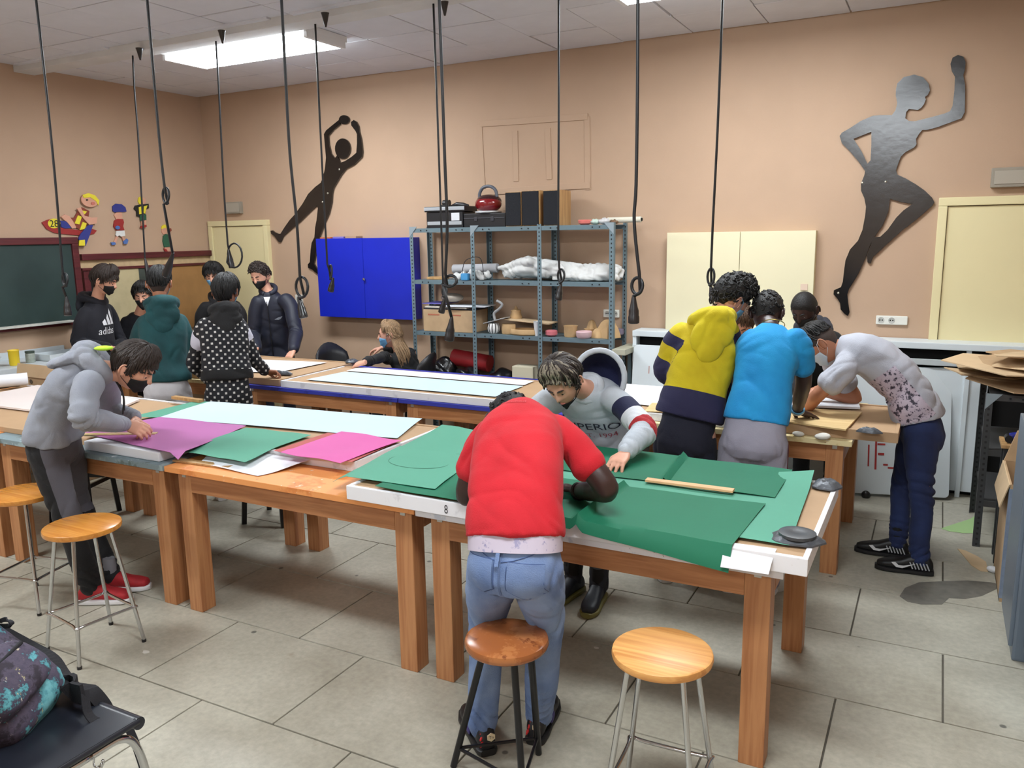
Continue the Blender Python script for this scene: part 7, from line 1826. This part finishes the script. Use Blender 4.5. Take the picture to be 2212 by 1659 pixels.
# ------------------------------------------------------------------ black sweatshirt with white chest emblem, by the chalkboard
J = dict(pel=j(222, 818, 4.52), nk=j(208, 651, 4.56), sR=j(180, 683, 4.40), sL=j(234, 674, 4.76), eR=j(168, 742, 4.34), eL=j(262, 738, 4.80), wR=j(240, 752, 4.40), wL=j(262, 752, 4.66), hd=j(226, 606, 4.56), face=V3(.80, .46, -.36), hup=V3(.25, .15, 1), hr=V3(.28, -.96, 0).normalized())
stand(J); p = Person('boy in a black hooded sweatshirt with a white three stripe emblem beside the chalkboard', J, 'light', seed=11)
p.hairm = HAIR['brown']; p.body(curl=.6); hair(p.H, HAIR['brown'], p.e, 'short', th=.028, front=.62, n=380, seed=61, fringe=.3)
t = p.top(fabric('ink_black_fleece', (16, 17, 28)), 'hoodie', 'long', 1.02); p.hood(MATS['ink_black_fleece'], t, 1.05)
face_mask(p.H, m_maskb, p.e)
org = p.sp(.70) + p.fw * .12 + p.sr * .03; xd = -p.sr; yd = p.spd(.5); rd = -p.fw
for i, (a0, a1, h0_, h1_) in enumerate(((-.085, -.038, .03, .055), (-.03, .017, .06, .095), (.025, .072, .10, .14))):
    p.project([(-a1, 0), (-a0, 0), (-a0 - .018, h0_), (-a1 - .0, h1_)] if False else [(a0, 0), (a1, 0), (a1 - .5 * (h1_ - 0) + .0, h1_), (a0 - .5 * h0_ * .6, h0_)], [(0, 1, 2, 3)], org + xd * .035, xd, yd, rd, 'chest_stripe', m_print_w, t, .004)
vs, fs = text_mesh('adidas', .088)
p.project([(v.x * .86, v.y - .078) for v in vs], fs, org, xd, yd, rd, 'chest_lettering', m_print_w, t, .004)
p.trousers(MATS['black_trousers'], 'trousers')
for k in 'LR': p.shoe(k, m_shb, m_wht, .27)
# ------------------------------------------------------------------ dark jacket behind the green hoodie
J = dict(pel=j(300, 820, 4.98), nk=j(300, 682, 4.98), sR=j(270, 702, 4.90), sL=j(337, 706, 5.02), eR=j(262, 770, 4.86), eL=j(345, 775, 4.95), wR=j(300, 800, 4.74), wL=j(330, 800, 4.74), hd=j(311, 640, 4.94), face=V3(.55, -.80, -.15), hup=V3(.1, -.1, 1), hr=V3(-.85, -.5, 0).normalized())
stand(J); p = Person('boy in a dark jacket peering out from behind the green hoodie', J, 'light', seed=12)
p.hairm = HAIR['black']; p.body(curl=.5); hair(p.H, HAIR['black'], p.e, 'short', th=.026, n=320, seed=71, fringe=.25)
p.top(fabric('dark_navy_cotton', (18, 20, 30)), 'jacket', 'long', 1.02); face_mask(p.H, m_maskb, p.e); p.trousers(MATS['black_trousers'], 'trousers')
for k in 'LR': p.shoe(k, m_shb, m_blksole, .27)
# ------------------------------------------------------------------ black hoodie and blue surgical mask behind the far table
J = dict(pel=j(480, 775, 5.86), nk=j(474, 648, 5.80), sR=j(438, 668, 5.66), sL=j(516, 666, 5.86), eR=j(430, 725, 5.68), eL=j(524, 724, 5.70), wR=j(455, 762, 5.50), wL=j(505, 762, 5.52), hd=j(462, 596, 5.74), face=V3(.48, -.84, -.22), hup=V3(.08, -.15, 1), hr=V3(-.86, -.5, 0).normalized())
stand(J); p = Person('boy in black with a blue surgical mask in front of the corner door', J, 'light', seed=13)
p.hairm = HAIR['black']; p.body(curl=.5); hair(p.H, HAIR['black'], p.e, 'short', th=.028, n=380, seed=81, fringe=.34)
face_mask(p.H, m_masks, p.e, strap_m=m_wht); t = p.top(MATS['black_fleece'], 'hoodie', 'long', 1.04); p.hood(MATS['black_fleece'], t, 1.05); p.trousers(MATS['black_trousers'], 'trousers')
for k in 'LR': p.shoe(k, m_shb, m_blksole, .27)
# ------------------------------------------------------------------ navy jacket leaning on the far table
J = dict(pel=j(598, 782, 5.78), nk=j(580, 633, 5.68), sR=j(554, 657, 5.58), sL=j(626, 653, 5.74), eR=j(548, 722, 5.58), eL=j(640, 718, 5.64), hd=j(562, 597, 5.62), face=V3(.20, -.92, -.28), hup=V3(0, -.2, 1), hr=V3(-.9, -.4, 0).normalized())
stand(J); J['wR'] = P(553, 754, Z=.845); J['wL'] = P(634, 757, Z=.845); J['hdR'] = V3(-.1, -.8, -.45); J['hdL'] = V3(0, -.7, -.55)
p = Person('boy in a navy zip jacket and black mask leaning both hands on the far table', J, 'light', seed=14)
p.hairm = HAIR['brown']; p.body(curl=.35); hair(p.H, HAIR['brown'], p.e, 'curly', th=.024, front=.60, side=.25, back=-.3, n=380, seed=91, curl=.013); hair(p.H, HAIR['fade'], p.e, 'buzz', th=.004)
face_mask(p.H, m_maskb, p.e)
t = p.top(fabric('navy_shell', (20, 24, 42), rough=.6, bump=.1), 'jacket', 'long', 1.04, hem=-.03, armr=(.070, .067, .065, .062, .057, .047), fold=1.2)
cl_ = MB(); nk_ = p.J['nk'] + p.spd(1) * .02
cl_.tube([nk_ + p.sr * .068 * math.sin(a_) + p.fw * (.066 * math.cos(a_) - .004) + p.spd(1) * (.014 - .03 * math.cos(a_)) for a_ in [.35 + (2 * math.pi - .7) * w_ / 20 for w_ in range(21)]], .022, 10); cl_.obj('collar', MATS['navy_shell'], t, smooth=True)
p.project([(-.030, .03), (.030, .03), (0, -.055)], [(0, 1, 2)], p.sp(.93) + p.fw * .12, -p.sr, p.spd(.8), -p.fw, 'undershirt', m_print_w, t, .006)
p.project([(-.035, 0), (.0, .018), (.036, .024), (.02, .0), (0, -.006)], [(0, 1, 2, 3, 4)], p.sp(.66) + p.fw * .12 - p.sr * .085, -p.sr, p.spd(.6), -p.fw, 'chest_emblem', mat('grey_print', (120, 124, 134), .6), t, .004)
MB().tube([p.sp(t_) + p.fw * (.118 + .006 * math.sin(3 * t_)) for t_ in (.0, .2, .4, .6, .8, .92)], .0035, 6).obj('zip', m_blackp, t, smooth=True)
p.trousers(MATS['navy_joggers'], 'trousers')
for k in 'LR': p.shoe(k, m_shb, m_blksole, .27)
# ------------------------------------------------------------------ seated woman
J = dict(pel=V3(-4.02, 5.80, .48), nk=j(862, 758, 5.78), sL=j(838, 778, 5.66), sR=j(888, 772, 5.92), eL=j(858, 800, 5.56), hd=j(842, 722, 5.74), face=V3(-.84, -.52, -.12), hup=V3(-.05, 0, 1), hr=V3(-.1, 1, 0).normalized(), kL=V3(-4.42, 5.78, .50), kR=V3(-4.42, 5.95, .50), aL=V3(-4.40, 5.76, .085), aR=V3(-4.40, 5.96, .085), tL=V3(-1, 0, 0), tR=V3(-1, 0, 0))
J['wL'] = P(786, 783, Z=.845); J['hdL'] = V3(-.9, -.1, -.25); J['wR'] = V3(-4.36, 5.82, .85); J['eR'] = V3(-4.14, 5.95, .80); J['hdR'] = V3(-.85, -.4, -.2); J['hnL'] = V3(0, .4, -.9)
J['eL'] = V3(-4.12, 5.52, .82)
p = Person('woman with long dark blond hair, black top and blue mask seated behind the far table', J, 'light', seed=15, scale=.92, neckr=.044)
p.hairm = HAIR['mid']; p.body(curl=.6)
face_mask(p.H, m_masks, p.e, strap_m=m_wht)
hair(p.H, HAIR['blond'], p.e, 'short', th=.014, front=.85, side=.2, back=-.7, n=200, seed=101)
lh = MB(); r_ = random.Random(3)
for q in range(170):
    phi = r_.choice((-1, 1)) * r_.uniform(1.45, 3.14); la = r_.uniform(.2, 1.2) if abs(phi) < 1.8 else r_.uniform(-.4, 1.1)
    ln = r_.uniform(.16, .27); a0 = p.H.S(phi, la, .016, True); a1 = p.H.S(phi + .25 * (1 if phi > 0 else -1) * (abs(phi) < 2.4), -.3, .020, True)
    out = (a1 - p.H.c); out.z = 0; out = out.normalized()
    bias = V3(.06, -.01, 0)
    pts = catmull([a0, a0 * .5 + a1 * .5 + out * .008, a1, a1 + out * .010 + bias * .4 - Z_ * ln * .35, a1 + out * .018 + bias - Z_ * ln * .7, a1 + out * .012 + bias * 1.4 - Z_ * ln], 3)
    lh.tube(pts, [.0075 * (1 - .75 * (k / (len(pts) - 1)) ** 3) for k in range(len(pts))], 5)
lh.obj('long_hair', HAIR['blond'], p.e, smooth=True)
p.top(fabric('black_knit', (14, 14, 17)), 'sweater', 'long', .93, hem=-.10, armr=(.058, .054, .050, .048, .044, .036)); p.trousers(MATS['black_trousers'], 'trousers', .92)
for k in 'LR': p.shoe(k, m_shb, m_blksole, .24)

# ------------------------------------------------------------------ crumpled dust sheets on the second shelf
def cloth_heap(label, x0, x1, y0, y1, z0, prof, n, seed, vox=.010):
    r = random.Random(seed); mb = MB()
    for q in range(n):
        u0 = r.uniform(0, .75); u1 = min(1, u0 + r.uniform(.25, .6)); pts = []; rad = []
        yb = r.uniform(y0 + .04, y1 - .04); a = r.uniform(-.10, .10); ph = r.uniform(0, 6); lv = r.uniform(0, 1)
        for k in range(7):
            u = u0 + (u1 - u0) * k / 6; h = prof(u); rr = r.uniform(.016, .034)
            z = rr * .8 + lv * max(0, h - 2 * rr); y = min(max(yb + a * (k / 6 - .5) + .02 * math.sin(3 * u * 6 + ph), y0 + rr), y1 - rr)
            pts.append(Vector((x0 + (x1 - x0) * u, y, z0 + z))); rad.append(rr)
        limb(mb, pts, rad, 10, 3)
    V, F, Nn = remesh(mb, vox, 2, .5)
    V = folds(V, Nn, [((x0 + (x1 - x0) * u, (y0 + y1) / 2, z0 + .06), (1, .3, .6), .010, .16, .05) for u in (.15, .35, .55, .75, .92)], seed, .003)
    V[:, 2] = np.maximum(V[:, 2], z0 + .0005)
    return tag(mesh_obj('dust_sheet', V, F, m_sheet, None), label, 'cloth')
cloth_heap('heap of crumpled white sheets filling the right of the second shelf', -3.34, -2.26, 6.045, 6.28, 1.4445, lambda u: .13 + .07 * math.exp(-((u - .25) / .18) ** 2) + .03 * math.exp(-((u - .6) / .3) ** 2), 46, 5)
cloth_heap('smaller crumpled white cloth at the left of the second shelf', -3.76, -3.42, 6.05, 6.12, 1.4445, lambda u: .05 + .05 * u, 10, 8)
